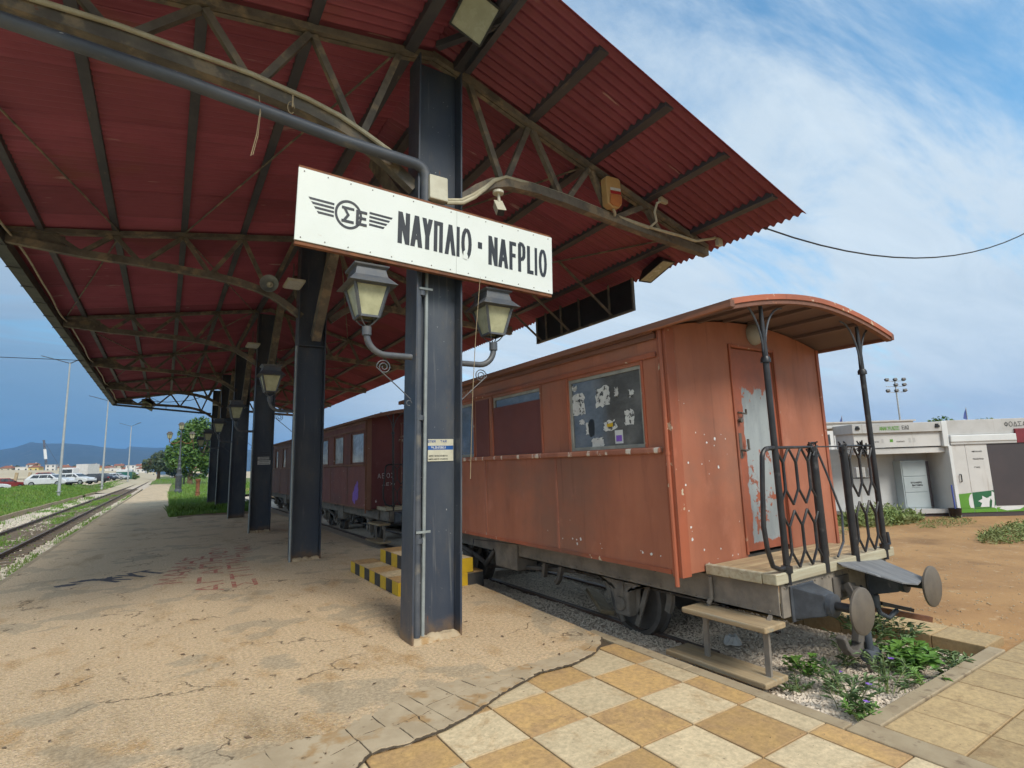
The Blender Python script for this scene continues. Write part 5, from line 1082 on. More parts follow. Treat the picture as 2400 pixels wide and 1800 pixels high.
# shutter strip, lettering and stickers on the first carriage
b = MB(); b.box(3.668,3.679,6.30,6.66,1.746,2.52); b.build('shutter_panel', MT['blind'], c1, bevel=.003)
b = MB(); rr = random.Random(31)
def blob(x, y, z, r, ax):
    P_ = [(r*cos(t)*rr.uniform(.35,.75), r*sin(t)*rr.uniform(.4,.8)) for t in [j*pi/5 for j in range(10)]]
    b.add([(x+u, 3.1788, z+v) if ax else (3.679, y+u, z+v) for u, v in P_], [tuple(range(10)) if ax else tuple(range(9,-1,-1))])
for (x, z, r) in [(3.99,1.863,.014),(4.107,1.846,.011),(4.132,1.773,.02),(4.25,1.806,.03),(4.403,1.806,.014),(4.233,1.745,.013),(4.345,1.846,.009),(3.859,1.598,.02),(4.268,1.548,.03),(4.039,1.582,.013),(4.129,1.492,.008),(3.804,1.409,.021),(4.144,1.607,.008),(3.863,2.12,.009),(3.80,2.148,.006),(4.41,1.663,.006),(3.83,1.052,.023),(3.835,.948,.027),(3.84,1.019,.008),(3.82,1.191,.013),(3.978,.848,.018),(4.203,.833,.016),(4.027,.723,.023),(3.977,.719,.013),(4.087,.69,.011),(4.36,.757,.014),(4.441,.758,.013),(4.15,.755,.008),(4.503,1.044,.009)]: blob(x, 0, z, r*.85, True)
for (y, z, r) in [(4.788,.819,.016),(4.618,.833,.018),(4.551,.83,.018),(4.484,.843,.034),(4.545,.788,.024),(4.182,.826,.01),(4.164,.783,.01),(3.617,.809,.024),(3.513,.806,.026),(3.404,.804,.014),(3.637,.821,.01)]: blob(0, y, z, r*.85, False)
o_ = b.build('paint_chips', MT['wall_bright'], c1); o_['kind'] = 'stuff'
b = MB(); text(b, 'NAYΠΛIO', (3.672,7.62,2.665), (0,-1,0), (0,0,1), (-1,0,0), .055, .075, .012, .9); b.build('side_lettering', MT['pvc_cream'], c1)
rr = random.Random(3); k_ = 0
for (y, z, w_, h_) in ((4.44,2.24,.20,.22),(4.06,2.28,.20,.20),(3.70,2.04,.12,.14),(4.28,1.98,.11,.12),(3.97,1.985,.18,.09),(4.17,1.80,.18,.14),(3.86,2.30,.05,.09),(4.40,2.05,.07,.05),(3.66,2.26,.06,.07),(4.50,2.42,.09,.05)):
    b = MB()
    P_ = []
    for (u0, v0, u1, v1) in ((-1,-1,1,-1),(1,-1,1,1),(1,1,-1,1),(-1,1,-1,-1)):
        for i in range(6): P_.append((y+(u0+(u1-u0)*i/6)*w_*.5+rr.uniform(-.014,.014), z+(v0+(v1-v0)*i/6)*h_*.5+rr.uniform(-.014,.014)))
    b.add([(3.7052, p, q) for p, q in P_], [tuple(range(23,-1,-1))]); b.build('torn_paper', MT['poster'], c1); b = MB()
    for i in range(0):
        k_ += 1; a = rr.uniform(-.3,.3); cy_, cz_ = y+rr.uniform(-.3,.3)*w_, z+rr.uniform(-.35,.35)*h_; ww, hh = w_*rr.uniform(.18,.42), h_*rr.uniform(.10,.28)
        P_ = [(cy_+ww*cos(t)*rr.uniform(.7,1.2), cz_+hh*sin(t)*rr.uniform(.6,1.2)) for t in [j*pi/4+a for j in range(8)]]
        b.add([(3.7055-.0003*(k_ % 5), p, q) for p, q in P_], [tuple(range(7,-1,-1))])
b = MB(); b.prism([(3.80,1.80),(3.91,1.80),(3.91,1.93),(3.80,1.93)], lambda u, v, w_: (3.7045-w_, u, v), 0, .0006); b.build('white_sticker', MT['wall_bright'], c1)
b = MB(); b.prism([(3.815,1.82),(3.895,1.82),(3.895,1.88),(3.815,1.88)], lambda u, v, w_: (3.7035-w_, u, v), 0, .0006); b.build('violet_print', MT['flower'], c1)
b = MB(); b.prism([(3.93,1.97),(4.01,1.97),(4.02,2.0),(3.93,2.01)], lambda u, v, w_: (3.7030-w_, u, v), 0, .0006); b.build('yellow_print', MT['yellow'], c1)
b = MB(); b.add([(3.7048, 4.25+.06*cos(t)*rr.uniform(.7,1.1), 1.98+.10*sin(t)*rr.uniform(.8,1.1)) for t in [j*pi/7 for j in range(14)]], [tuple(range(13,-1,-1))]); b.build('glass_hole', MT['black_plastic'], c1)
c2 = coach('railway_carriage', 'dark maroon carriage with small curtained windows, middle of the three', 4.05, 6.45, 12.75, 19.9, MT['coach2'], MT['coach2_end'], MT['coach2_trim'], MT['coach2_trim'], MT['coach2_trim'], False,
      [(12.99,14.06,'p'),(14.78,15.74,'p'),(16.4,17.4,'p'),(18.1,19.1,'p')], [14.4,16.1], 'old carriages parked beside the platform')
b = MB(); text(b, 'AIΘOYΣA', (4.87,12.72,2.36), (1,0,0), (0,0,1), (0,-1,0), .05, .04, .010, .5); text(b, 'ΓEYMATOΣ', (4.84,12.72,2.26), (1,0,0), (0,0,1), (0,-1,0), .05, .04, .010, .4); b.build('end_lettering', MT['pvc_cream'], c2)
b = MB(); text(b, 'ABOΣ', (4.30,12.715,1.38), (1,0,.02), (0,0,1), (0,-1,0), .11, .07, .008, .6); text(b, 'ΛEXI', (4.42,12.715,1.20), (1,0,.02), (0,0,1), (0,-1,0), .07, .06, .008, .6); b.build('scratched_graffiti', MT['paper'], c2)
b = MB(); rr = random.Random(9)
for (y, z, r) in ((13.6,1.05,.22),(13.75,.92,.18),(13.5,1.25,.08)): b.add([(4.046, y+r*cos(t)*rr.uniform(.7,1.1), z+r*sin(t)*rr.uniform(.7,1.1)) for t in [j*pi/8 for j in range(16)]], [tuple(range(15,-1,-1))]); b.v = [(x-.0004*i/16, y, z) for i, (x, y, z) in enumerate(b.v)]
b.build('violet_paint_blot', MT['flower'], c2)
coach('railway_carriage', 'brown panelled carriage seen between the columns, farthest of the three', 4.25, 6.6, 22.3, 30.5, MT['coach3'], MT['coach2_end'], MT['coach2_trim'], MT['coach2_trim'], MT['coach2_trim'], False,
      [(24.2,24.9,'p'),(26,26.7,'p')], [22.9,23.6,25.4], 'old carriages parked beside the platform')
b = MB(); b.tube([(3.70,4.95+.0,.69),(3.72,6.9,.60),(3.715,6.95,.30),(3.74,6.98,.0),(3.76,7.0,-.15)], .006, 5); 
# loose finds under the first carriage
tag(b.build('hanging_cable', MT['black_plastic']), 'thin dark cable hanging from under the orange carriage to the rail', 'cable')
b = MB(); b.obox((4.85,5.6,-.16), .16, 1.15, .05, rotm('Z', -.55) @ rotm('Y', .2)); tag(b.build('old_plank', MT['wood_y'], bevel=.005), 'weathered plank lying on the gravel under the orange carriage', 'plank')
b = MB(); rr = random.Random(4); b.add([(4.75+.10*cos(t)*rr.uniform(.6,1.2), 3.55+.08*sin(t)*rr.uniform(.6,1.2), -.16) for t in [j*pi/5 for j in range(10)]]+[(4.75+.06*cos(t)*rr.uniform(.6,1.3), 3.55+.05*sin(t)*rr.uniform(.6,1.2), -.09+rr.uniform(-.02,.03)) for t in [j*pi/5 for j in range(10)]], [(i, (i+1) % 10, 10+(i+1) % 10, 10+i) for i in range(10)]+[tuple(range(10,20))]); tag(b.build('crumpled_paper', MT['paper']), 'crumpled white paper on the gravel behind the step boards', 'litter')
# yellow and black concrete steps on the platform
st = thing('platform_steps', 'two concrete steps painted in yellow and black blocks beside the platform edge', 'steps', (3.1, 7.9, 0))
X_ = [(2.60, 3.62, .17), (2.96, 3.46, .36)]
b = MB(); b.box(2.62,3.83,6.89,8.97,-.15,.155); b.box(2.98,3.67,6.9,8.6,.155,.345); b.build('core', MT['concrete'], st)
def stripe(x0, x1, ya, yb, z0, z1, n_, first):
    for i in range(n_):
        y0 = ya+(yb-ya)*i/n_; y1 = ya+(yb-ya)*(i+1)/n_; b = MB(); b.box(x0, x1, y0+.001, y1-.001, z0, z1-.001); b.build('painted_block', MT['yellow' if (i+first) % 2 == 0 else 'blackpaint'], st, bevel=.004)
stripe(2.60,2.619,6.87,8.99,0,.17,9,0); stripe(2.96,2.979,6.88,8.62,.171,.36,7,0)
b = MB(); b.box(2.62,3.60,6.87,6.889,0,.17); b.build('painted_block', MT['yellow'], st); b = MB(); b.box(3.601,3.85,6.87,6.889,-.1,.15); b.build('painted_block', MT['blackpaint'], st)
b = MB(); b.box(2.98,3.3,6.878,6.899,.171,.36); b.build('painted_block', MT['yellow'], st); b = MB(); b.box(3.301,3.69,6.878,6.899,.171,.36); b.build('painted_block', MT['yellow'], st)
for i in range(5):
    y0 = 6.872+i*.423; b = MB(); b.box(2.602,2.977,y0,y0+.418,.1555,.172); b.build('tread_tile', MT['tile_ochre' if i % 2 == 0 else 'tile_cream'], st)
    b = MB(); b.box(3.695,3.845,y0,y0+.418,.1555,.172); b.build('tread_tile', MT['tile_ochre'], st)
for i in range(4):
    y0 = 6.882+i*.432; b = MB(); b.box(2.962,3.685,y0,y0+.428,.3455,.362); b.build('tread_tile', MT['tile_ochre' if i % 2 else 'tile_cream'], st)
# paint scrawls on the asphalt
def scrawl(name, label, mat, words, st_):
    b = MB()
    for (s, x, y, h_, w_, ang) in words: text(b, s, (x, y, .0015), (cos(ang), sin(ang), 0), (-sin(ang), cos(ang), 0), (0,0,1), h_, w_, st_, .45)
    o_ = b.build(name, mat); return tag(o_, label, 'graffiti')
MT['graf_red'] = M('faded_red_spray', (.38,.09,.065), (.42,.19,.12), 9, .9, spots=((.46,.34,.22), 14, .52, .60))
MT['graf_blue'] = M('faded_dark_spray', (.05,.05,.065), (.085,.08,.08), 9, .9, spots=((.36,.27,.17), 14, .60, .68))
scrawl('red_scrawl', 'faded red spray letters on the asphalt left of the second column', MT['graf_red'], [('AΓAΠH',.80,8.95,.36,.5,1.50),('MOY',1.12,12.2,.30,.42,1.50)], .06)
scrawl('red_scrawl', 'faded red spray letters nearer the second column', MT['graf_red'], [('ΣTIΓMA',1.25,9.0,.34,.46,1.52),('NAI',1.62,12.6,.32,.4,1.5)], .06)
scrawl('red_scrawl', 'leftmost faded red spray word on the asphalt', MT['graf_red'], [('MAMA',.32,10.0,.38,.42,1.42),('Σ',.70,12.3,.34,.4,1.4)], .06)
scrawl('dark_scrawl', 'dark blue spray letters on the asphalt left of the red words', MT['graf_blue'], [('KYT',-.52,10.75,.62,.20,.55)], .085)
b = MB(); rr = random.Random(21)
for i in range(7): 
    cx_, cy_ = -1.25+i*.11, 11.1+rr.uniform(-.12,.2); b.add([(cx_+.13*cos(t)*rr.uniform(.6,1.3), cy_+.10*sin(t)*rr.uniform(.5,1.3), .001+.0004*i) for t in [j*pi/6 for j in range(12)]], [tuple(range(12))])
tag(b.build('dark_blot', MT['graf_blue']), 'dark blue spray blot on the asphalt, farthest left of the scrawls', 'graffiti')
# smooth grey patches where the chip seal has worn off
# ------------------------------------------------------------------ kiosk building and yard on the right
P0 = Vector((16.95, 5.755, 0)); FU = Vector((.826, -.563, 0)).normalized(); FN = Vector((FU.y, -FU.x, 0))   # FN points to the camera
def fx(s, z, d=0.0): return P0+FU*s+FN*d+Vector((0,0,z))         # d>0 stands proud of the facade
def fbox(b, s0, s1, z0, z1, d0, d1):
    b.add([fx(s, z, d) for z in (z0, z1) for s, d in ((s0,d1),(s1,d1),(s1,d0),(s0,d0))], [(0,3,2,1),(4,5,6,7),(0,1,5,4),(1,2,6,5),(2,3,7,6),(3,0,4,7)]); return b
kio = thing('recycling_kiosk', 'long white recycling kiosk with green lettering, an open bay and a black board', 'kiosk', fx(0, -.1))
def kp(name, mat, rects, par=None, bv=0):
    b = MB(); [fbox(b, *r) for r in rects]; return b.build(name, mat, par or kio, bevel=bv)
kp('fascia', MT['wall_grey'], [(-2.30,-.02,2.10,2.345,-.9,.0)], bv=.01)
kp('fascia_end', MT['wall_bright'], [(-.018,.13,1.70,2.36,-.9,.004)], bv=.01)
kp('upper_panel', MT['wall_white'], [(-2.25,-.02,1.725,2.098,-.9,-.07)])
kp('lintel', MT['wall_white'], [(-2.25,.07,1.55,1.70,-.85,-.11)], bv=.01)
kp('back_wall', MT['wall_grey'], [(-3.0,.075,-.02,1.72,-1.0,-.80)])
kp('side_wall', MT['wall_grey'], [(-3.05,-2.9,-.02,2.0,-2.6,-.8)])
kp('roof', MT['wall_white'], [(-3.0,4.4,2.30,2.36,-2.6,-.91)])
kp('bay_floor', MT['wall_grey'], [(-2.6,.07,.0,.10,-.79,-.25)]); kp('bay_plinth', MT['dark_board'], [(-2.6,.07,-.2,-.002,-.79,-.30)])
kp('corner_post', MT['wall_bright'], [(.075,.16,-.12,1.72,-.9,.012)], bv=.01)
kp('door_leaf', MT['wall_white'], [(.165,.50,.02,1.735,-.06,-.004)], bv=.004); kp('wall_panel', MT['wall_white'], [(.505,1.05,.02,1.735,-.06,-.002)], bv=.004)
kp('base_panel', MT['wall_white'], [(1.055,4.4,.02,.165,-.06,-.002)]); kp('plinth', MT['dark_board'], [(.17,4.4,-.2,.015,-.5,-.02)]); kp('rear_body', MT['wall_grey'], [(.17,4.4,.02,2.29,-2.6,-.95)])
kp('upper_fascia', MT['wall_grey'], [(.135,4.4,1.985,2.37,-.9,-.02)], bv=.01)
kp('shutter_box', MT['wall_bright'], [(.135,1.80,1.80,1.98,-.5,.05)], bv=.02); kp('shutter_rail', MT['wall_grey'], [(.135,1.80,1.74,1.797,-.5,.03)])
kp('black_board', MT['dark_board'], [(1.055,4.4,.17,1.735,-.06,.0)]); kp('maroon_panel', MT['maroon'], [(1.81,3.2,1.74,2.10,-.06,.03)])
b = MB()
def fpoly(pts, d): b.add([fx(s, z, d) for s, z in pts], [tuple(range(len(pts)))])
b = MB(); fpoly([(.168,.022),(.498,.022),(.498,.51),(.168,.485)], .001); fpoly([(.507,.022),(1.05,.022),(1.05,.12),(.507,.10)], .003); b.build('green_print', MT['green'], kio)
b = MB(); fpoly([(.507,.10),(1.05,.12),(1.05,.56),(.507,.515)], .002); b.build('dark_green_print', MT['green_dark'], kio)
b = MB(); rr = random.Random(2)
for i in range(60):
    s = .17+.88*i/60; h_ = rr.uniform(.02,.05)
    if .49 < s < .51: continue
    fpoly([(s,.12),(s+.016,.12),(s+.006+rr.uniform(-.01,.01),.12+h_)], .0046)
fpoly([(1.06,.022),(4.4,.022),(4.4,.13),(1.06,.13)], .0006); b.build('grass_print', MT['green'], kio)
b = MB(); fpoly([(.41,.14),(.50,.13),(.498,.50),(.44,.46),(.395,.36),(.39,.22)], .005)
fpoly([(.66,.15),(.88,.15),(.90,.28),(.96,.40),(.84,.37),(.74,.43),(.73,.35),(.62,.30),(.71,.25)], .005)
fpoly([(.93,.13),(1.0,.13),(1.03,.30),(1.045,.50),(.99,.54),(.97,.42),(.90,.40),(.94,.36),(.97,.30)], .0055); fpoly([(1.0,.13),(1.05,.10),(1.05,.2)], .005)
fpoly([(1.12,.10),(1.30,.05),(1.62,.07),(1.74,.13),(1.5,.15),(1.2,.155)], .0012); b.build('white_silhouettes', MT['wall_bright'], kio)
b = MB(); nn = FN; uu, vv = FU, Vector((0,0,1)); text(b, 'ANAKYKΛΩΣE', fx(-1.60,2.165,.002), uu, vv, nn, .10, .04, .013, .30); b.build('green_lettering', MT['green'], kio)
b = MB(); text(b, 'EΔΩ', fx(-1.02,2.175,.002), uu, vv, nn, .10, .045, .013, .35); text(b, 'ΦOΔΣA', fx(1.60,2.16,-.017), uu, vv, nn, .12, .085, .014, .35)
text(b, 'METAΛΛO', fx(.66,1.53,.001), uu, vv, nn, .035, .026, .008, .35); text(b, 'ΠΛAΣTIKO', fx(.66,1.34,.001), uu, vv, nn, .035, .026, .008, .35); text(b, 'ΓYAΛI', fx(.66,1.13,.001), uu, vv, nn, .035, .024, .008, .35)
text(b, 'METAΛΛO', fx(-1.80,1.86,-.067), uu, vv, nn, .03, .02, .006, .35); text(b, 'ΠΛAΣTIKO', fx(-1.16,1.85,-.067), uu, vv, nn, .03, .02, .006, .35); b.build('black_lettering', MT['black_print'], kio)
b = MB(); [fpoly([(s,1.84),(s+.06,1.84),(s+.055,1.95),(s+.005,1.95)], -.066) for s in (-1.55,-.85,-.74)]; b.build('outline_print', MT['wall_grey'], kio)
b = MB(); fpoly([(-1.33,1.86),(-1.25,1.86),(-1.25,1.93),(-1.33,1.93)], -.066); b.build('green_square', MT['green'], kio)
b = MB(); b.tube([fx(.27,.98,.0),fx(.27,.98,.04),fx(.27,.82,.04),fx(.30,.80,.0)], .014, 6); b.build('door_handle', MT['black_plastic'], kio)
for s in (-2.22, -.18):
    b = MB(); fbox(b, s, s+.10, 2.20, 2.26, .0, .03); fbox(b, s+.01, s+.09, 2.265, 2.295, .0, .012); b.build('bulkhead_lamp', MT['black_plastic'], kio)
# grey cabinet standing in the bay
cab = thing('grey_cabinet', 'tall grey three-door cabinet inside the open bay of the kiosk', 'cabinet', fx(-.5, .1, -.7))
def cbox(name, mat, r, par=None): b = MB(); fbox(b, *r); return b.build(name, mat, par or cab, bevel=.006)
cbox('carcass', MT['cabinet'], (-.86,-.20,.10,1.36,-.79,-.50)); cbox('side_panel', MT['dark_board'], (-.197,-.10,.14,1.33,-.79,-.53))
for z0, z1 in ((.14,.52),(.535,.935),(.95,1.31)): cbox('cabinet_door', MT['cabinet'], (-.83,-.23,z0,z1,-.499,-.485))
b = MB(); text(b, 'ΣTIΛAOPO', fx(-.66,.76,-.483), uu, vv, nn, .04, .03, .011, .3); text(b, 'BATTEPN', fx(-.63,.69,-.483), uu, vv, nn, .04, .03, .011, .3); text(b, '---------', fx(-.65,.64,-.483), uu, vv, nn, .03, .02, .006, .3); b.build('lettering', MT['black_print'], cab)
bk = thing('bucket', 'black plastic bucket at the right end of the kiosk bay', 'bucket', fx(-.05, -.1, .12))
b = MB(); b.lathe([(.10,-.12),(.14,.14),(.15,.15),(.135,.14),(.10,-.08)], fx(-.06,0,.10), 16); b.build('tub', MT['black_plastic'], bk, smooth=True); 
b = MB(); b.tube([fx(-.03,0,.08),fx(.03,.72,-.02)], .017, 7); tag(b.build('broom_stick', MT['blue_stick']), 'blue stick standing in the black bucket', 'broomstick')
wl = thing('wall_lamp_bracket', 'small white lamp on a dark bracket at the left of the kiosk bay', 'lamp', fx(-2.35,1.1,.2))
b = MB(); b.tube([fx(-2.6,.98,.25),fx(-2.05,.98,.25)], .02, 6); b.build('bracket', MT['iron_dark'], wl); b = MB(); b.lathe([(.035,0),(.045,.1),(.055,.22),(.03,.26)], fx(-2.12,1.0,.25), 10); b.build('shade', MT['wall_bright'], wl, smooth=True); b = MB(); fbox(b, -2.5,-2.28,1.0,1.25,.2,.3); b.build('box', MT['wall_grey'], wl)
# white building behind the kiosk with a lettered board, hedge, flags, mast
wb = thing('white_building', 'white flat-roofed building with a lettered wall behind the kiosk', 'building', (42, 21, 0))
WU = Vector((2.27, -1.47, .0)).normalized(); WN = Vector((WU.y, -WU.x, 0)); W0 = Vector((39.2, 22.5, 0))
def wx(s, z, d=0.0): return W0+WU*s+WN*d+Vector((0,0,z))
def wbox(b, s0, s1, z0, z1, d0, d1): b.add([wx(s, z, d) for z in (z0, z1) for s, d in ((s0,d1),(s1,d1),(s1,d0),(s0,d0))], [(0,3,2,1),(4,5,6,7),(0,1,5,4),(1,2,6,5),(2,3,7,6),(3,0,4,7)]); return b
for nm, mt, r in (('wall','wall_bright',(-6,9,-.5,3.75,-6,0)),('parapet','wall_grey',(-6.1,9.1,3.76,3.86,-6,.15)),('text_panel','wall_bright',(3.0,6.6,.2,3.6,.001,.06)),('base','wall_grey',(-6,9,-.5,.15,.001,.10)),('window','house_glass',(1.3,2.7,2.2,2.95,.001,.03)),('window','house_glass',(2.2,2.7,.7,1.5,.001,.03)),('window','house_glass',(-1.5,.5,2.2,2.95,.001,.03)),('blind','glass_pale',(1.3,2.7,1.2,2.19,.001,.03))):
    b = MB(); wbox(b, *r); b.build(nm, MT[mt], wb)
b = MB(); text(b, 'Δ.A.K. NAYΠΛIOY', wx(3.15,3.0,.062), WU, (0,0,1), WN, .14, .11, .03, .45); text(b, 'KOΛYMBHTHPIO', wx(3.3,2.72,.062), WU, (0,0,1), WN, .13, .13, .03, .35); text(b, 'KΛEIΣTO ΓYMNAΣTHPIO', wx(3.2,2.45,.062), WU, (0,0,1), WN, .12, .09, .025, .35)
text(b, 'ΔHMOTIKO', wx(3.55,1.95,.062), WU, (0,0,1), WN, .10, .11, .025, .35); text(b, 'ΓYMNAΣTHPIO', wx(3.45,1.65,.062), WU, (0,0,1), WN, .10, .10, .025, .35); b.build('lettering', MT['black_print'], wb)
ms = thing('floodlight_mast', 'tall white mast with rows of floodlights behind the kiosk', 'floodlight mast', (69.0, 27.2, 0))
b = MB(); b.tube([(69.0,27.2,-1),(69.0,27.2,9.5)], [.13,.07], 8); b.build('mast', MT['pole_grey'], ms, smooth=True)
MU = Vector((.83,-.55,0)).normalized()
for r, z in enumerate((9.35, 8.75, 8.1)):
    c_ = Vector((69.0,27.2,z)); b = MB(); b.beam(c_-MU*1.05, c_+MU*1.05, .06, .06); b.build('crossbar', MT['pole_grey'], ms)
    for i in (-1, 0, 1):
        if r == 1 and i == -1: continue
        p = c_+MU*.95*i; b = MB(); b.obox(p+Vector((-.12,-.1,.17)), .36, .26, .24, rotm('Z', -.58) @ rotm('X', -.4)); b.build('floodlight', MT['black_plastic'], ms)
for (x, y, z0, z1, lb) in ((58.2,28.1,3.0,5.3,'small blue flag on a pole above the white building'),(62.7,19.25,3.3,5.35,'small blue flag on a pole among the trees behind the kiosk')):
    t = thing('flagpole', lb, 'flag', (x, y, z0), 'flags behind the kiosk'); b = MB(); b.tube([(x,y,-.5),(x,y,z1)], .03, 6); b.build('pole', MT['pole_grey'], t)
    b = MB(); b.add([(x,y,z1-.05),(x-.18,y+.16,z1-.55),(x-.36,y+.2,z1-1.0),(x-.05,y+.05,z1-1.15),(x,y,z1-.9)], [(0,1,2,3,4)]); b.build('cloth', MT['flag'], t)
# ------------------------------------------------------------------ plants
def crown(b, c, r, n_, ls, seed, lobes=9, flat=1.0):
    rr = random.Random(seed); L_ = []
    for i in range(lobes):
        u = rr.uniform(-1, 1); a = rr.uniform(0, 6.28); q = sqrt(1-u*u); L_.append((Vector((q*cos(a)*r[0]*.55, q*sin(a)*r[1]*.55, u*r[2]*.6)), rr.uniform(.36,.60)))
    for i in range(n_):
        lo, lr = rr.choice(L_); u = rr.uniform(-.8, 1); a = rr.uniform(0, 6.28); q = sqrt(1-u*u); k = lr*rr.uniform(.72,1.06)
        p = Vector(c)+lo+Vector((q*cos(a)*r[0]*k, q*sin(a)*r[1]*k, u*r[2]*k))
        d = Vector((rr.gauss(0,1), rr.gauss(0,1), rr.gauss(0,.6)+.25)).normalized(); e = d.cross(Vector((rr.gauss(0,1), rr.gauss(0,1), rr.gauss(0,1)))).normalized(); s = ls*rr.uniform(.6,1.35)
        q0 = len(b.v); b.v += [tuple(p-d*s), tuple(p+e*s*.55), tuple(p+d*s), tuple(p-e*s*.55)]; b.f.append((q0,q0+1,q0+2,q0+3)); b.mi.append(0)
def tree(name, label, base, h_, c, r, n_, ls, seed, lm='leaf', group=None, tr=.2):
    t = thing(name, label, 'tree', base, group); x, y, z = base; rr = random.Random(seed)
    b = MB(); cz = c[2]; b.tube([(x,y,z-.3),(x+.03,y,z+h_*.2),(x+(c[0]-x)*.4,y,z+h_*.4),(c[0],c[1],cz)], [tr*1.2,tr,tr*.8,tr*.4], 9)
    for i in range(6):
        a = rr.uniform(0, 6.28); b.tube([(x+(c[0]-x)*.4,y,z+h_*(.3+.04*i)),(c[0]+cos(a)*r[0]*.35,c[1]+sin(a)*r[1]*.35,cz-r[2]*.2),(c[0]+cos(a)*r[0]*.7,c[1]+sin(a)*r[1]*.7,cz+r[2]*rr.uniform(-.1,.5))], [tr*.5,tr*.3,tr*.1], 6)
    b.build('trunk', MT['bark'], t, smooth=True); b = MB(); crown(b, c, r, n_, ls, seed); b.build('crown', MT[lm], t); return t
def bush(name, label, c, r, n_, ls, seed, lm, cat='shrub', group=None):
    t = thing(name, label, cat, (c[0], c[1], c[2]-r[2]*.6), group); b = MB(); crown(b, c, r, n_, ls, seed, 7); b.build('foliage', MT[lm], t)
    b = MB(); rr = random.Random(seed)
    for i in range(6): a = rr.uniform(0,6.28); b.tube([(c[0],c[1],c[2]-r[2]),(c[0]+cos(a)*r[0]*.6,c[1]+sin(a)*r[1]*.6,c[2]+r[2]*.3)], [.03*r[0],.01*r[0]], 5)
    b.build('stems', MT['bark'], t); return t
grp = 'trees behind the kiosk'
for i, (x, y, zt, r_, lb) in enumerate(((64.99,23.9,4.1,.9,'small dark tree top behind the kiosk, leftmost of the row'),(66.63,22.6,4.55,1.35,'rounded green tree top beside the second flag behind the kiosk'),(67.9,21.8,4.1,.75,'low green tree top between the flag and the pale tree'),(69.7,20.5,4.9,1.15,'pale feathery tree top behind the kiosk'),(71.25,19.8,3.9,.55,'tiny tree top above the kiosk roof near the right edge'))):
    tree('background_tree', lb, (x, y, -.3), zt, (x, y, zt-r_*.9), (r_*1.3, r_*1.3, r_*1.15), 700, .16, 40+i, 'leaf' if i != 0 else 'leaf_dark', grp, .1)
bush('hedge_shrub', 'dense green shrub between the orange carriage and the white building', (34.6,18.9,.2), (1.7,1.7,1.6), 1500, .17, 50, 'leaf')
bush('hedge_shrub', 'lower green shrub with white blossom left of the kiosk', (27.2,14.2,-.1), (1.0,1.0,1.0), 900, .12, 51, 'weed')
def weedpatch(name, label, c, rx_, ry_, h_, n_, seed, mat='drygrass', group='weed clumps on the sandy ground'):
    rr = random.Random(seed); b = MB()
    for i in range(n_):
        a = rr.uniform(0, 6.28); q = sqrt(rr.random()); x, y = c[0]+cos(a)*q*rx_, c[1]+sin(a)*q*ry_; hh = h_*(1-.65*q*q)*rr.uniform(.4,1.15); ang = rr.uniform(0,6.28); ln = hh*rr.uniform(.2,.8); z = zsand(x, y)-.01
        px_, py_ = x+cos(ang)*ln, y+sin(ang)*ln
        for j in range(5):
            t0 = j/5; p = Vector((x+(px_-x)*t0, y+(py_-y)*t0, z+hh*t0)); d = Vector((rr.gauss(0,1), rr.gauss(0,1), rr.gauss(.5,.6))).normalized(); e = d.cross(Vector((rr.gauss(0,1),rr.gauss(0,1),rr.gauss(0,1)))).normalized(); s = h_*.13*rr.uniform(.6,1.3)
            q0 = len(b.v); b.v += [tuple(p), tuple(p+d*s+e*s*.25), tuple(p+d*s*2), tuple(p+d*s-e*s*.25)]; b.f.append((q0,q0+1,q0+2,q0+3)); b.mi.append(0)
    return tag(b.build(name, MT[mat]), label, 'weeds', group)
weedpatch('weed_clump', 'large pale green weed clump left of the kiosk bay', (14.7,6.55), 1.5, .7, .46, 1100, 60)
weedpatch('weed_clump', 'tall weeds behind the porch railing at the left of the kiosk', (16.3,9.0), 1.5, .9, .6, 800, 61)
weedpatch('weed_clump', 'sprawling green weed clump in front of the black board', (14.3,3.75), 2.0, .45, .28, 1000, 62)
weedpatch('weed_clump', 'sparse weeds on the sand before the kiosk bay', (15.2,5.35), 1.2, .4, .18, 260, 63)
weedpatch('weed_clump', 'dry weeds on the sand beyond the carriage porch', (11.6,6.6), 1.3, .7, .22, 320, 64)
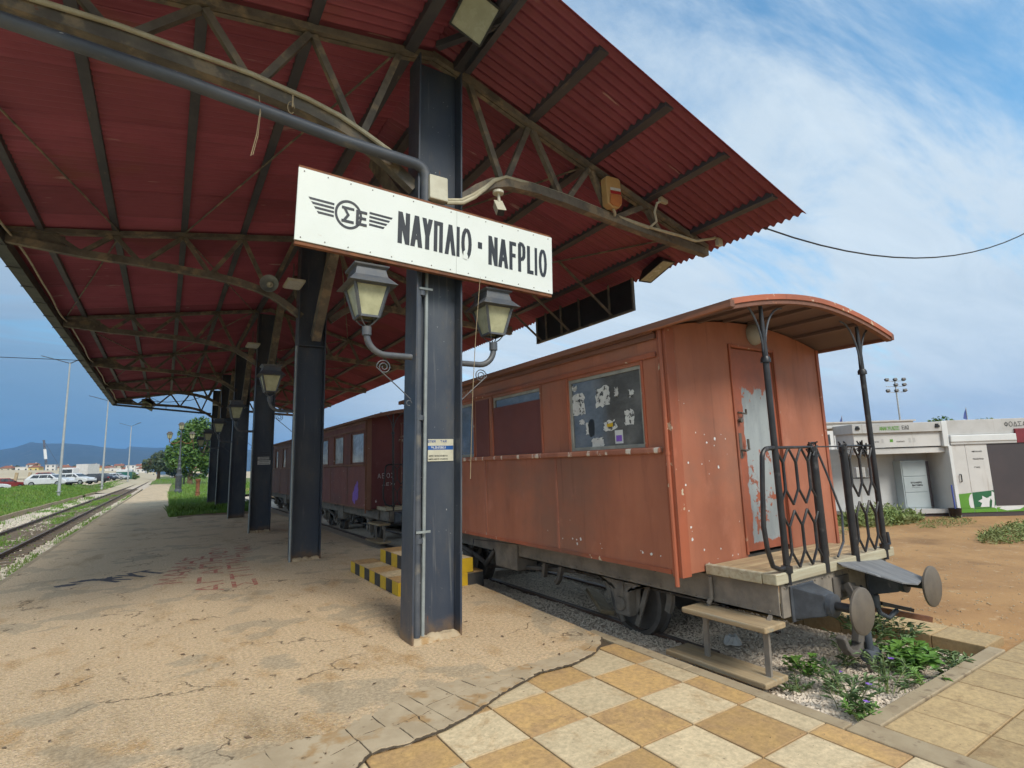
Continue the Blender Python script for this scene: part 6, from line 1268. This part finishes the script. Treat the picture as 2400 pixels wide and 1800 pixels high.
# weeds in the gravel pit
def leafy(name, label, c, n_, h_, spread, lw, mat, seed, flowers=0, broad=False):
    rr = random.Random(seed); t = thing(name, label, 'weed', (c[0], c[1], zpit(*c)), 'weeds in the gravel pit'); bs, bl = MB(), MB(); tops = []
    z0 = zpit(*c)
    for i in range(n_):
        a = rr.uniform(0, 6.28); ln = spread*rr.uniform(.25,1); hh = h_*rr.uniform(.5,1.1); x0, y0 = c[0]+rr.gauss(0,.03), c[1]+rr.gauss(0,.03)
        P_ = [Vector((x0+cos(a)*ln*u**1.3, y0+sin(a)*ln*u**1.3, z0+hh*(u-.25*u*u)*1.3)) for u in (0,.3,.6,.85,1)]
        bs.tube(P_, [.004,.0035,.003,.002,.001], 4); tops.append(P_[-1])
        for j in range(13):
            u = .2+.8*j/12; k = u*4; m = min(3, int(k)); p = P_[m].lerp(P_[m+1], k-m); b_ = a+rr.uniform(-1.7,1.7); d = Vector((cos(b_), sin(b_), rr.uniform(0,.75))).normalized(); e = d.cross(Vector((0,0,1))).normalized(); s = lw*rr.uniform(.7,1.4); up = Vector((0,0,1))
            w_ = s*(.42 if broad else .15); q0 = len(bl.v); bl.v += [tuple(p), tuple(p+d*s*.5+e*w_+up*s*.06), tuple(p+d*s-up*s*.14), tuple(p+d*s*.5-e*w_+up*s*.06)]; bl.f += [(q0,q0+1,q0+2),(q0,q0+2,q0+3)]; bl.mi += [0,0]
    bs.build('stems', MT['drygrass'], t); bl.build('leaves', MT[mat], t)
    for i in range(flowers):
        p = rr.choice(tops)+Vector((0,0,.012)); b = MB()
        for j in range(5):
            a = j*2*pi/5+rr.random(); d = Vector((cos(a), sin(a), .25)); e = Vector((-sin(a), cos(a), 0)); s = .022; q0 = len(b.v); b.v += [tuple(p), tuple(p+d*s*.7+e*s*.45), tuple(p+d*s), tuple(p+d*s*.7-e*s*.45)]; b.f.append((q0,q0+1,q0+2,q0+3)); b.mi.append(0)
        b.build('flower', MT['flower'], t)
    return t
PW = [((4.05,2.12),12,.26,.24,.075,'weed',2,False,'tall green weed with violet flowers at the front corner of the pit'),((4.35,2.35),8,.22,.22,.07,'weed',1,False,'slender weed below the left buffer, between flowers'),((4.62,2.10),9,.24,.22,.07,'weed',2,False,'violet-flowered weed under the hanging shackle'),((3.98,1.99),12,.13,.14,.05,'weed_bright',0,False,'low bright green tuft against the front kerb of the pit'),
      ((5.12,2.28),13,.20,.26,.085,'weed_bright',0,True,'bright broad-leaved plant behind the left buffer disc'),((5.42,2.22),9,.18,.24,.08,'weed_bright',0,True,'smaller broad-leaved plant right of the bright one'),((5.30,2.55),10,.34,.30,.08,'weed',0,False,'tall dark weeds below the brake hose'),((5.66,2.5),11,.30,.28,.07,'weed',0,False,'tall weeds against the far kerb of the pit'),
      ((5.2,1.99),8,.16,.26,.08,'weed',0,False,'creeping weed along the right part of the pit end'),((4.9,1.97),6,.14,.22,.07,'weed_bright',0,False,'small green weed at the middle of the pit end'),((5.55,2.02),10,.13,.2,.07,'weed',0,False,'small weed in the right corner of the pit'),((4.55,2.75),10,.13,.15,.05,'weed_bright',0,True,'small green plant on the gravel behind the coupling'),((4.9,2.62),7,.2,.2,.07,'weed',0,False,'weed growing directly under the coupling hook'),((4.2,2.62),9,.10,.14,.05,'weed',0,False,'small weed beside the lower step board'),((5.9,2.75),12,.3,.25,.07,'weed',0,False,'weeds leaning over the far kerb stones')]
for i, (c, n_, h_, s_, lw, mt, fl_, br, lb) in enumerate(PW): leafy('pit_weed', lb, c, n_, h_, s_, lw, mt, 70+i, fl_, br)
# ------------------------------------------------------------------ car park, lamps, houses and hills on the left
def car(col, sx_=1.0, suv=False, boxy=False):
    t = thing('parked_car', '', 'car'); Lh = 2.1; W = .86; zb, zs = .30, .92; zt = 1.62 if suv else 1.46
    b = MB(); body = [(-2.08,.42),(-2.1,.70),(-2.02,.98),(-1.2,1.0),(1.0,.97),(1.75,.88),(2.06,.72),(2.1,.45),(1.95,.30),(-1.95,.30)]
    b.prism(body, lambda u, v, w_: (u, w_, v), -W, W); t_b = b.build('body', col, t, bevel=.09)
    b = MB(); lo = [(-1.98,.96),(1.05,.96)]; hi = [(-1.55 if not boxy else -1.85,zt),(.28,zt)]
    b.add([(lo[0][0],-.80,.96),(lo[1][0],-.80,.96),(lo[1][0],.80,.96),(lo[0][0],.80,.96),(hi[0][0],-.62,zt),(hi[1][0],-.62,zt),(hi[1][0],.62,zt),(hi[0][0],.62,zt)], [(0,3,2,1),(4,5,6,7),(0,1,5,4),(1,2,6,5),(2,3,7,6),(3,0,4,7)]); b.build('cabin', col, t, bevel=.06)
    def lp(u, s, v):   # point on cabin side: u along at height v
        k = (v-.96)/(zt-.96); return (u, s*(.80-.18*k+.006), v)
    for s in (-1, 1):
        for (a0, a1, c1_, c0_) in ((-1.55,-.72,-.72,-1.30),(-.66,.12,.12,-.66),(.18,.80,.30,.18)):
            if boxy: pass
            b = MB(); q = [lp(a0, s, 1.02), lp(a1, s, 1.02), lp(c1_, s, zt-.10), lp(c0_, s, zt-.10)]; b.quad(*(q if s < 0 else q[::-1])); b.build('side_window', MT['glass_car'], t)
    def endq(x0, x1, k0, k1): return [(x0, -k0, 1.02), (x0, k0, 1.02), (x1, k1, zt-.08), (x1, -k1, zt-.08)]
    f = lambda v: 1.05+(.28-1.05)*(v-.96)/(zt-.96)+.012; g = lambda v: -1.98+(hi[0][0]+1.98)*(v-.96)/(zt-.96)-.012
    b = MB(); b.quad(*endq(f(1.02), f(zt-.08), .72, .58)); b.build('windscreen', MT['glass_car'], t); b = MB(); b.quad(*endq(g(1.02), g(zt-.08), .70, .56)[::-1]); b.build('rear_window', MT['glass_car'], t)
    for x in (-1.28, 1.28):
        for s in (-1, 1):
            wh = bpy.data.objects.new('wheel', None); COL.objects.link(wh); attach(wh, t)
            b = MB(); b.lathe([(.30,-.10),(.325,-.06),(.325,.06),(.30,.10)], (x, s*.78, .325), 18, rotm('X', pi/2)); b.build('tyre', MT['tyre'], wh, smooth=True)
            b = MB(); b.lathe([(.20,-.105),(.21,0),(.20,.105)], (x, s*.78, .325), 14, rotm('X', pi/2)); b.build('rim', MT['rim'], wh, smooth=True)
    for s in (-1, 1):
        b = MB(); b.box(-2.12,-1.98,s*.62-.16,s*.62+.16,.74,.92); b.build('tail_light', MT['tail'], t); b = MB(); b.box(1.93,2.06,s*.62-.17,s*.62+.17,.66,.78); b.build('headlight', MT['head'], t)
        b = MB(); b.obox((.72,s*.93,1.03), .12, .16, .11); b.build('mirror', MT['black_plastic'], t)
    for x0, x1 in ((-2.115,-1.9),(1.9,2.115)): b = MB(); b.box(x0,x1,-.8,.8,.30,.46); b.build('bumper', MT['black_plastic'], t)
    return t
gc = 'cars in the car park'
cw = car(MT['car_white']); cw['group'] = gc
def place(t, p, q, lb, s=1.0, zoff=0.0):
    d = Vector(q)-Vector(p); t.location = ((p[0]+q[0])/2, (p[1]+q[1])/2, p[2]+zoff); t.rotation_euler = (0, 0, atan2(d.y, d.x)); t.scale = s if isinstance(s, tuple) else (s, s, s); t['label'] = lb; t['group'] = gc; return t
place(cw, (-14.89,93.99,.50), (-9.9,90.75,.50), 'white hatchback side-on behind the nearest light pole', (1.32,1.12,1.12))
place(dup(cw, (0,0,0), 0), (-13.45,105.1,.5), (-8.8,102.1,.5), 'white off-roader parked behind the white hatchback', (1.2,1.16,1.16))
place(dup(cw, (0,0,0), 0), (-17.7,76.4,.25), (-14.1,78.9,.25), 'front of a white car at the left edge of the picture', 1.0)
cr = car(MT['car_red'], boxy=False); place(cr, (-19.0,92.6,.32), (-15.3,94.9,.32), 'dark red saloon at the left edge of the car park')
place(dup(cr, (0,0,0), 0), (-19.9,131.9,1.2), (-16.2,131,1.2), 'dark red car behind the roofs of the white cars')
cd = car(MT['car_dark']); place(cd, (-8.6,116.4,.5), (-12.2,118.7,.5), 'dark car with red tail lights beside the second light pole', 1.1)
cn = car(MT['car_navy']); place(cn, (-13.6,158,.55), (-9.6,156,.55), 'navy estate car parked past the second light pole', 1.2)
cs = car(MT['car_silver']); place(cs, (-11.2,163,.6), (-7.6,161,.6), 'silver car behind the navy estate car', 1.1)
place(dup(cn, (0,0,0), 0), (-12.6,214.5,1.2), (-9.1,212.5,1.2), 'navy car farther off near the end of the car park', 1.1)
place(dup(cw, (0,0,0), 0), (-11.9,247,1.5), (-8.7,245,1.5), 'small white car far off left of the trees', 1.1)
place(dup(cs, (0,0,0), 0), (2.4,262,-.05), (6.2,260,-.05), 'small silver car far off beneath the big tree', 1.1)
place(dup(cd, (0,0,0), 0), (8.5,230,-.05), (12.5,229,-.05), 'small dark car far off right of the tree trunk', 1.1)
for k, (src, p, q, lb) in enumerate(((cw,(-13.0,172,.7),(-9.4,170,.7),'white car between the silver car and the box van'),(cd,(-14.4,180,.75),(-10.6,178,.75),'dark car just left of the box van'),(cs,(-13.5,196,.85),(-9.9,194,.85),'silver car just right of the box van'),(cr,(-14.0,224,1.1),(-10.2,222,1.1),'red car far off near the end of the car park'),(cw,(-17.5,121,.45),(-13.9,119,.45),'white car half hidden behind the off-roader'),(cn,(-16.2,146,.5),(-12.4,144,.5),'navy car left of the second light pole'))): place(dup(src, (0,0,0), 0), p, q, lb, 1.1)
vn = thing('box_van', 'box van with a white roof and dark green side', 'van', (-8.6,186,.5)); d = Vector((1.65,-1.06,0)).normalized(); Rv = rotm('Z', atan2(d.y, d.x)); cv = Vector((-9.4,186,.45))
b = MB(); b.obox(cv+Vector((0,0,1.15)), 3.0, 2.2, 1.9, Rv); b.build('box', MT['car_green'], vn, bevel=.05); b = MB(); b.obox(cv+Vector((0,0,2.45)), 3.05, 2.25, .75, Rv); b.build('roof', MT['car_white'], vn, bevel=.15)
for s in (-.65,.65):
    b = MB(); b.lathe([(.3,-.1),(.32,0),(.3,.1)], cv+Rv@Vector((s,-.85,.32)), 14, Rv @ rotm('X', pi/2)); b.build('wheel', MT['tyre'], vn)
tk = thing('lorry', 'white lorry facing the camera behind the white cars', 'lorry', (-16.9,149.2,1.3)); Rt = rotm('Z', -.55); ct = Vector((-16.9,149.2,.9))
b = MB(); b.obox(ct+Vector((0,0,1.6)), 2.4, 1.9, 2.2, Rt); b.build('cab', MT['car_white'], tk, bevel=.15); b = MB(); b.obox(ct+Rt@Vector((1.7,2.5,2.0)), 2.5, 3.4, 2.9, Rt); b.build('load_box', MT['wall_white'], tk); b = MB(); b.obox(ct+Rt@Vector((0,-.96,2.0)), 2.0, .04, .75, Rt); b.build('windscreen', MT['glass_car'], tk); b = MB(); b.obox(ct+Rt@Vector((0,-.97,.95)), 1.6, .04, .4, Rt); b.build('grille', MT['black_plastic'], tk)
for s in (-1,1): b = MB(); b.lathe([(.45,-.15),(.48,0),(.45,.15)], ct+Rt@Vector((s*1.0,0,.45)), 14, Rt @ rotm('Y', pi/2)); b.build('wheel', MT['tyre'], tk)
# light poles
def light_pole(lb, x, y, zb, zt, s):
    t = thing('light_pole', lb, 'street light', (x, y, zb), 'tall light poles along the car park'); b = MB(); b.tube([(x,y,zb),(x,y,zt)], [.13*s,.06*s], 10); b.lathe([(.24*s,0),(.24*s,.05)], (x,y,zb+.5), 10); b.build('pole', MT['pole_grey'], t, smooth=True)
    for k, (dx, dy) in enumerate(((-2.35,1.5),(1.8,-1.15))):
        b = MB(); b.tube([(x,y,zt-.05),(x+dx*.5,y+dy*.5,zt+.38)], .045, 6); b.build('arm', MT['iron_blue'], t); b = MB(); b.beam((x+dx*.45,y+dy*.45,zt+.34),(x+dx,y+dy,zt+.78),.24,.07); b.build('lamp_head', MT['iron_blue'], t)
light_pole('nearest tall grey light pole in front of the white hatchback', -8.35, 67.0, -.2, 12.75, 1.0)
light_pole('second tall light pole beside the dark car', -7.4, 97.0, -.2, 12.5, 1.1)
light_pole('farthest tall light pole beside the small trees', -7.05, 154, .2, 13.0, 1.2)
for i, (x, y, lb) in enumerate(((-21.1,121.9,'left concrete post on the sandy lot'),(-19.2,120.7,'right leaning concrete post on the sandy lot'))):
    b = MB(); b.beam((x,y,.3),(x+.25,y,2.7),.42,.42); tag(b.build('concrete_post', MT['concrete'], bevel=.05), lb, 'post', 'concrete posts')
# three-lantern lamp post, post, fire hydrant
lp_ = thing('lamp_post', 'ornate black lamp post with three lanterns on the lawn edge', 'lamp post', (1.09,56.2,0)); x, y = 1.09, 56.2
b = MB(); b.lathe([(.30,-.05),(.30,.18),(.25,.24),(.23,.42),(.25,.46),(.24,1.35),(.27,1.42),(.27,1.52),(.19,1.60),(.17,1.95),(.20,2.0),(.13,2.1),(.12,2.4),(.15,2.45),(.10,2.55),(.10,2.8),(.12,2.85),(.065,3.0),(.05,5.1),(.07,5.15),(.05,5.3),(.04,5.45)], (x,y,0), 16); b.build('post', MT['iron_blue'], lp_, smooth=True)
for dx, dz in ((0,5.45),(-.85,4.62),(.85,4.62)):
    ln = bpy.data.objects.new('lantern', None); COL.objects.link(ln); attach(ln, lp_); cz = dz
    b = MB(); b.lathe([(.10,.10),(.12,.12),(.21,.50)], (x+dx,y,cz), 4); b.build('glass', MT['frosted'], ln); b = MB(); b.lathe([(.30,.50),(.17,.62),(.18,.68),(.06,.72)], (x+dx,y,cz), 4); b.lathe([(.03,0),(.11,.10),(.12,.11)], (x+dx,y,cz), 6)
    for j in range(4): a = j*pi/2; b.tube([(x+dx+.12*cos(a),y+.12*sin(a),cz+.11),(x+dx+.215*cos(a),y+.215*sin(a),cz+.5)], .018, 5)
    b.build('frame', MT['iron_dark'], ln)
    if dx: b = MB(); b.tube([(x,y,4.55),(x+dx*.35,y,4.32),(x+dx*.75,y,4.28),(x+dx,y,4.45),(x+dx,y,4.62)], .028, 7); b.build('arm', MT['rust'], lp_)
b = MB(); b.tube([(2.68,100.9,-.2),(2.68,100.9,4.0)], .11, 8); tag(b.build('plain_post', MT['iron_dark'], smooth=True), 'plain dark post behind the ornate lamp post', 'post')
b = MB(); b.lathe([(.17,-.05),(.17,.12),(.14,.2),(.13,.30),(.15,.33),(.115,.38),(.125,.85),(.13,1.05),(.15,1.08),(.17,1.16),(.17,1.22),(.14,1.24)], (2.02,44.07,0), 12); tag(b.build('rusty_bollard', MT['rust'], smooth=True), 'rusty iron bollard standing on the lawn right of the lamp post', 'bollard')
tree('young_tree', 'round green tree on the lawn behind the lamp post', (3.4,98.6,0), 8.6, (4.1,98.6,5.2), (4.0,4.0,4.4), 7500, .27, 80, 'leaf', None, .33)
tree('dark_tree', 'darker tree far behind the path, left of the round green tree', (-1.7,229.6,-.1), 9, (-1.9,229.6,5.2), (4.9,4.5,4.2), 2200, .5, 81, 'leaf_dark', None, .5)
tree('dark_tree', 'low dark tree beside the far end of the car park', (3.5,240,-.1), 7, (3.5,240,3.6), (3.6,3.4,3.0), 1200, .5, 82, 'leaf_dark', None, .4)
bush('roadside_shrub', 'small green shrub at the far end of the car park', (-8.6,200,1.2), (2.2,2.0,1.5), 500, .4, 83, 'weed')
# crane
cr_ = thing('crane', 'dark lattice crane boom above the houses at the left', 'crane', (-77,555,3))
b = MB(); A_, B_ = Vector((-77.1,554.8,4.5)), Vector((-80.8,553.7,30.5))
for o_ in ((-.55,0,0),(.55,0,0)): b.beam(A_+Vector(o_), B_+Vector(o_)*.6, .45, .45)
for i in range(9): b.beam(A_.lerp(B_, i/9)+Vector((-.55 if i % 2 else .55,0,0)), A_.lerp(B_, (i+1)/9)+Vector((.5 if i % 2 else -.5,0,0)), .15, .15)
b.obox(B_, 1.5, .8, .8); b.build('boom', MT['iron_dark'], cr_); b = MB(); b.beam(A_.lerp(B_,.45), A_.lerp(B_,.75), 1.7, 1.7); b.build('white_section', MT['wall_bright'], cr_); b = MB(); b.box(-79.5,-74,553,557,3,6.5); b.build('cab', MT['yellow'], cr_); b = MB(); b.tube([B_, (-69,556,8)], .08, 5); b.build('cable', MT['iron_dark'], cr_)
# houses
def house(i, x, y, z, w_, d_, h_, rh, wm_, rm_, rz, lb, flat=False):
    t = thing('house', lb, 'house', (x, y, z), 'houses across the sandy lot'); R_ = rotm('Z', rz); c_ = Vector((x, y, z))
    def q(a, b_, cc): return c_+R_@Vector((a, b_, cc))
    b = MB(); b.add([q(a, b_, cc) for cc in (-2, h_) for a, b_ in ((-w_/2,-d_/2),(w_/2,-d_/2),(w_/2,d_/2),(-w_/2,d_/2))], [(0,3,2,1),(4,5,6,7),(0,1,5,4),(1,2,6,5),(2,3,7,6),(3,0,4,7)]); b.build('wall', wm_, t)
    if flat: b = MB(); b.obox(q(0,0,h_+.15), w_+.5, d_+.5, .28, R_); b.build('roof', MT['wall_grey'], t)
    else:
        e = .5; P_ = [q(-w_/2-e,-d_/2-e,h_+.01), q(w_/2+e,-d_/2-e,h_+.01), q(w_/2+e,d_/2+e,h_+.01), q(-w_/2-e,d_/2+e,h_+.01), q(-w_/2+(0 if i % 2 else w_*.28),0,h_+rh), q(w_/2-(0 if i % 2 else w_*.28),0,h_+rh)]
        b = MB(); b.add(P_, [(3,2,1,0),(0,1,5,4),(1,2,5),(2,3,4,5),(3,0,4)]); rf_ = b.build('roof', rm_, t); b = MB(); b.obox(q(w_*.2,d_*.1,h_+rh), .7, .7, 1.0, R_); b.build('chimney', wm_, rf_)
    n_ = max(2, int(w_/3)); fl_ = 2 if h_ > 4.2 else 1
    for f_ in range(fl_):
        for k in range(n_):
            a = -w_/2+w_*(k+.5)/n_; zz = 1.0+2.7*f_; b = MB(); b.add([q(a-.5,-d_/2-.03,zz), q(a+.5,-d_/2-.03,zz), q(a+.5,-d_/2-.03,zz+1.3), q(a-.5,-d_/2-.03,zz+1.3)], [(0,1,2,3)]); b.build('window', MT['house_glass'], t)
rr = random.Random(77)
spec = [(-72,345,'cream_wall',0,'low cream house with a red roof at the far left edge'),(-66,352,'white_wall',1,'white flat-roofed house second from the left'),(-61,338,'cream_wall',0,'cream house with red roof left of the yellow house'),(-55,336,'white_wall',1,'pale house with a long veranda left of the yellow house'),(-50,330,'yellow_wall',0,'bright yellow gabled house left of the crane'),(-45.5,338,'white_wall',1,'white two-storey house at the foot of the crane'),(-40,333,'cream_wall',0,'cream house right of the crane'),(-36,342,'white_wall',0,'white house with a red roof behind the lorry'),(-31,352,'cream_wall',1,'low cream building right of the lorry'),(-27.5,322,'yellow_wall',0,'pale yellow gabled house between the first two light poles'),(-24,345,'white_wall',0,'white house with red roof behind the second light pole'),(-20.5,330,'white_wall',1,'white flat building left of the third light pole'),(-17.5,352,'cream_wall',0,'cream house with red roof behind the third light pole'),(-14,326,'white_wall',1,'long white building right of the third light pole'),(-10,340,'white_wall',0,'white house with a red roof left of the dark tree'),(-5.5,330,'cream_wall',1,'cream block at the foot of the dark tree'),(13,310,'cream_wall',0,'small cream house right of the round green tree'),(21.3,298.8,'white_wall',1,'white two-storey building beside the farthest column'),(24.5,304,'maroon',0,'red walled house beside the white building near the columns'),(-58,375,'white_wall',0,'white house in the second row above the yellow house'),(-33,380,'white_wall',0,'white house in the second row above the lorry'),(-22,385,'cream_wall',0,'cream house in the second row between the light poles'),(-12.5,380,'white_wall',0,'white house in the second row right of the third light pole')]
for i, (x, y, wm_, fl_, lb) in enumerate(spec):
    x *= 1.62; y *= 1.62; z = zfar(x, y)-.6; up = 0 if i < 16 else .8; two = (i in (5,13,17)) or i > 18
    house(i, x, y, z+up, rr.uniform(6,9), rr.uniform(6,8), 5.4 if two else rr.uniform(2.9,3.6), rr.uniform(1.4,2.0), MT[wm_], MT['terracotta'], rr.uniform(-.25,.25)-.1, lb, bool(fl_))
for i, (x, y, s, lb) in enumerate(((-62,360,2.0,'dark garden tree behind the leftmost houses'),(-53,352,2.6,'dark garden tree between the yellow house and its left neighbour'),(-47,350,2.4,'dark tree behind the crane'),(-38.5,355,2.2,'dark tree behind the lorry'),(-25.5,365,3.0,'palm-like dark tree by the second light pole'),(-19,372,2.8,'dark tree on the ridge left of the third light pole'),(-15,358,2.6,'dark tree right of the third light pole'),(-8,350,2.6,'dark tree among the white houses near the path'))):
    x *= 1.62; y *= 1.62; bush('garden_tree', lb, (x, y, zfar(x, y)+3.2), (s, s, s*.9), 320, .5, 90+i, 'leaf_dark', 'tree', 'garden trees among the houses')
b = MB(); b.grid(-110, -16, 24, 172, 205, 6, lambda x, y: zfar(x, y)+.9*exp(-((y-182)/9)**2)*(.6+.5*fbm(x, y, .08))); struct(b.build('sand_bank', MT['lot']))
# hills
def ridge(name, pts, dz, seed, depth):
    b = MB(); n_ = 90; m_ = 10
    xs = [p[0] for p in pts]; 
    for j in range(m_+1):
        t = j/m_
        for i in range(n_+1):
            u = i/n_*(len(pts)-1); k = min(int(u), len(pts)-2); f_ = u-k; p = Vector(pts[k]).lerp(Vector(pts[k+1]), f_)
            d = Vector((p.x, p.y, 0)).normalized(); zz = p.z+6*fbm(p.x, p.y, .006)
            q = Vector((p.x, p.y, 0))-d*depth*(1-t); h_ = zz*(t**1.25)*(1+.22*fbm(q.x, q.y, .004)*(1-t)*2)
            b.v.append((q.x, q.y, h_-3+dz*t))
    for j in range(m_):
        for i in range(n_): a = j*(n_+1)+i; b.f.append((a, a+1, a+n_+2, a+n_+1))
    off = len(b.v)
    for i in range(n_+1): p = b.v[m_*(n_+1)+i]; d = Vector((p[0], p[1], 0)).normalized(); b.v.append((p[0]+d.x*900, p[1]+d.y*900, -3))
    for i in range(n_): a = m_*(n_+1)+i; b.f.append((a, a+1, off+i+1, off+i))
    b.mi = [0]*len(b.f); return struct(b.build(name, MT['hill'], smooth=True))
ridge('hills', [(-2640,6476,200),(-1840,5957,232),(-1250,5570,205),(-1038,5442,220),(-933,5371,241),(-844,5308,274),(-741,5245,255),(-605,5158,250),(-460,5068,232),(-314,4979,203),(-190,4900,190),(0,4760,150),(200,4630,90)], 0, 1, 1700)
ridge('distant_hills', [(-500,5700,150),(-330,5650,195),(-257,5620,244),(-160,5560,236),(-82,5510,231),(95,5400,233),(350,5230,226),(645,5050,180),(1250,4650,110),(2600,3900,60)], 0, 2, 1500)
# air between here and the hills
b = MB(); b.box(-5200, 5200, -400, 8200, -2.0, 340); hz = b.build('haze', None); hz['kind'] = 'stuff'
hm = bpy.data.materials.new('haze_air'); hm.use_nodes = True; t = hm.node_tree; t.nodes.clear(); oo = t.nodes.new('ShaderNodeOutputMaterial'); pv = t.nodes.new('ShaderNodeVolumePrincipled')
pv.inputs['Color'].default_value = (.22,.52,1,1); pv.inputs['Density'].default_value = .00014; pv.inputs['Anisotropy'].default_value = .1; t.links.new(pv.outputs[0], oo.inputs['Volume'])
hm.cycles.homogeneous_volume = True; hz.data.materials.clear(); hz.data.materials.append(hm)
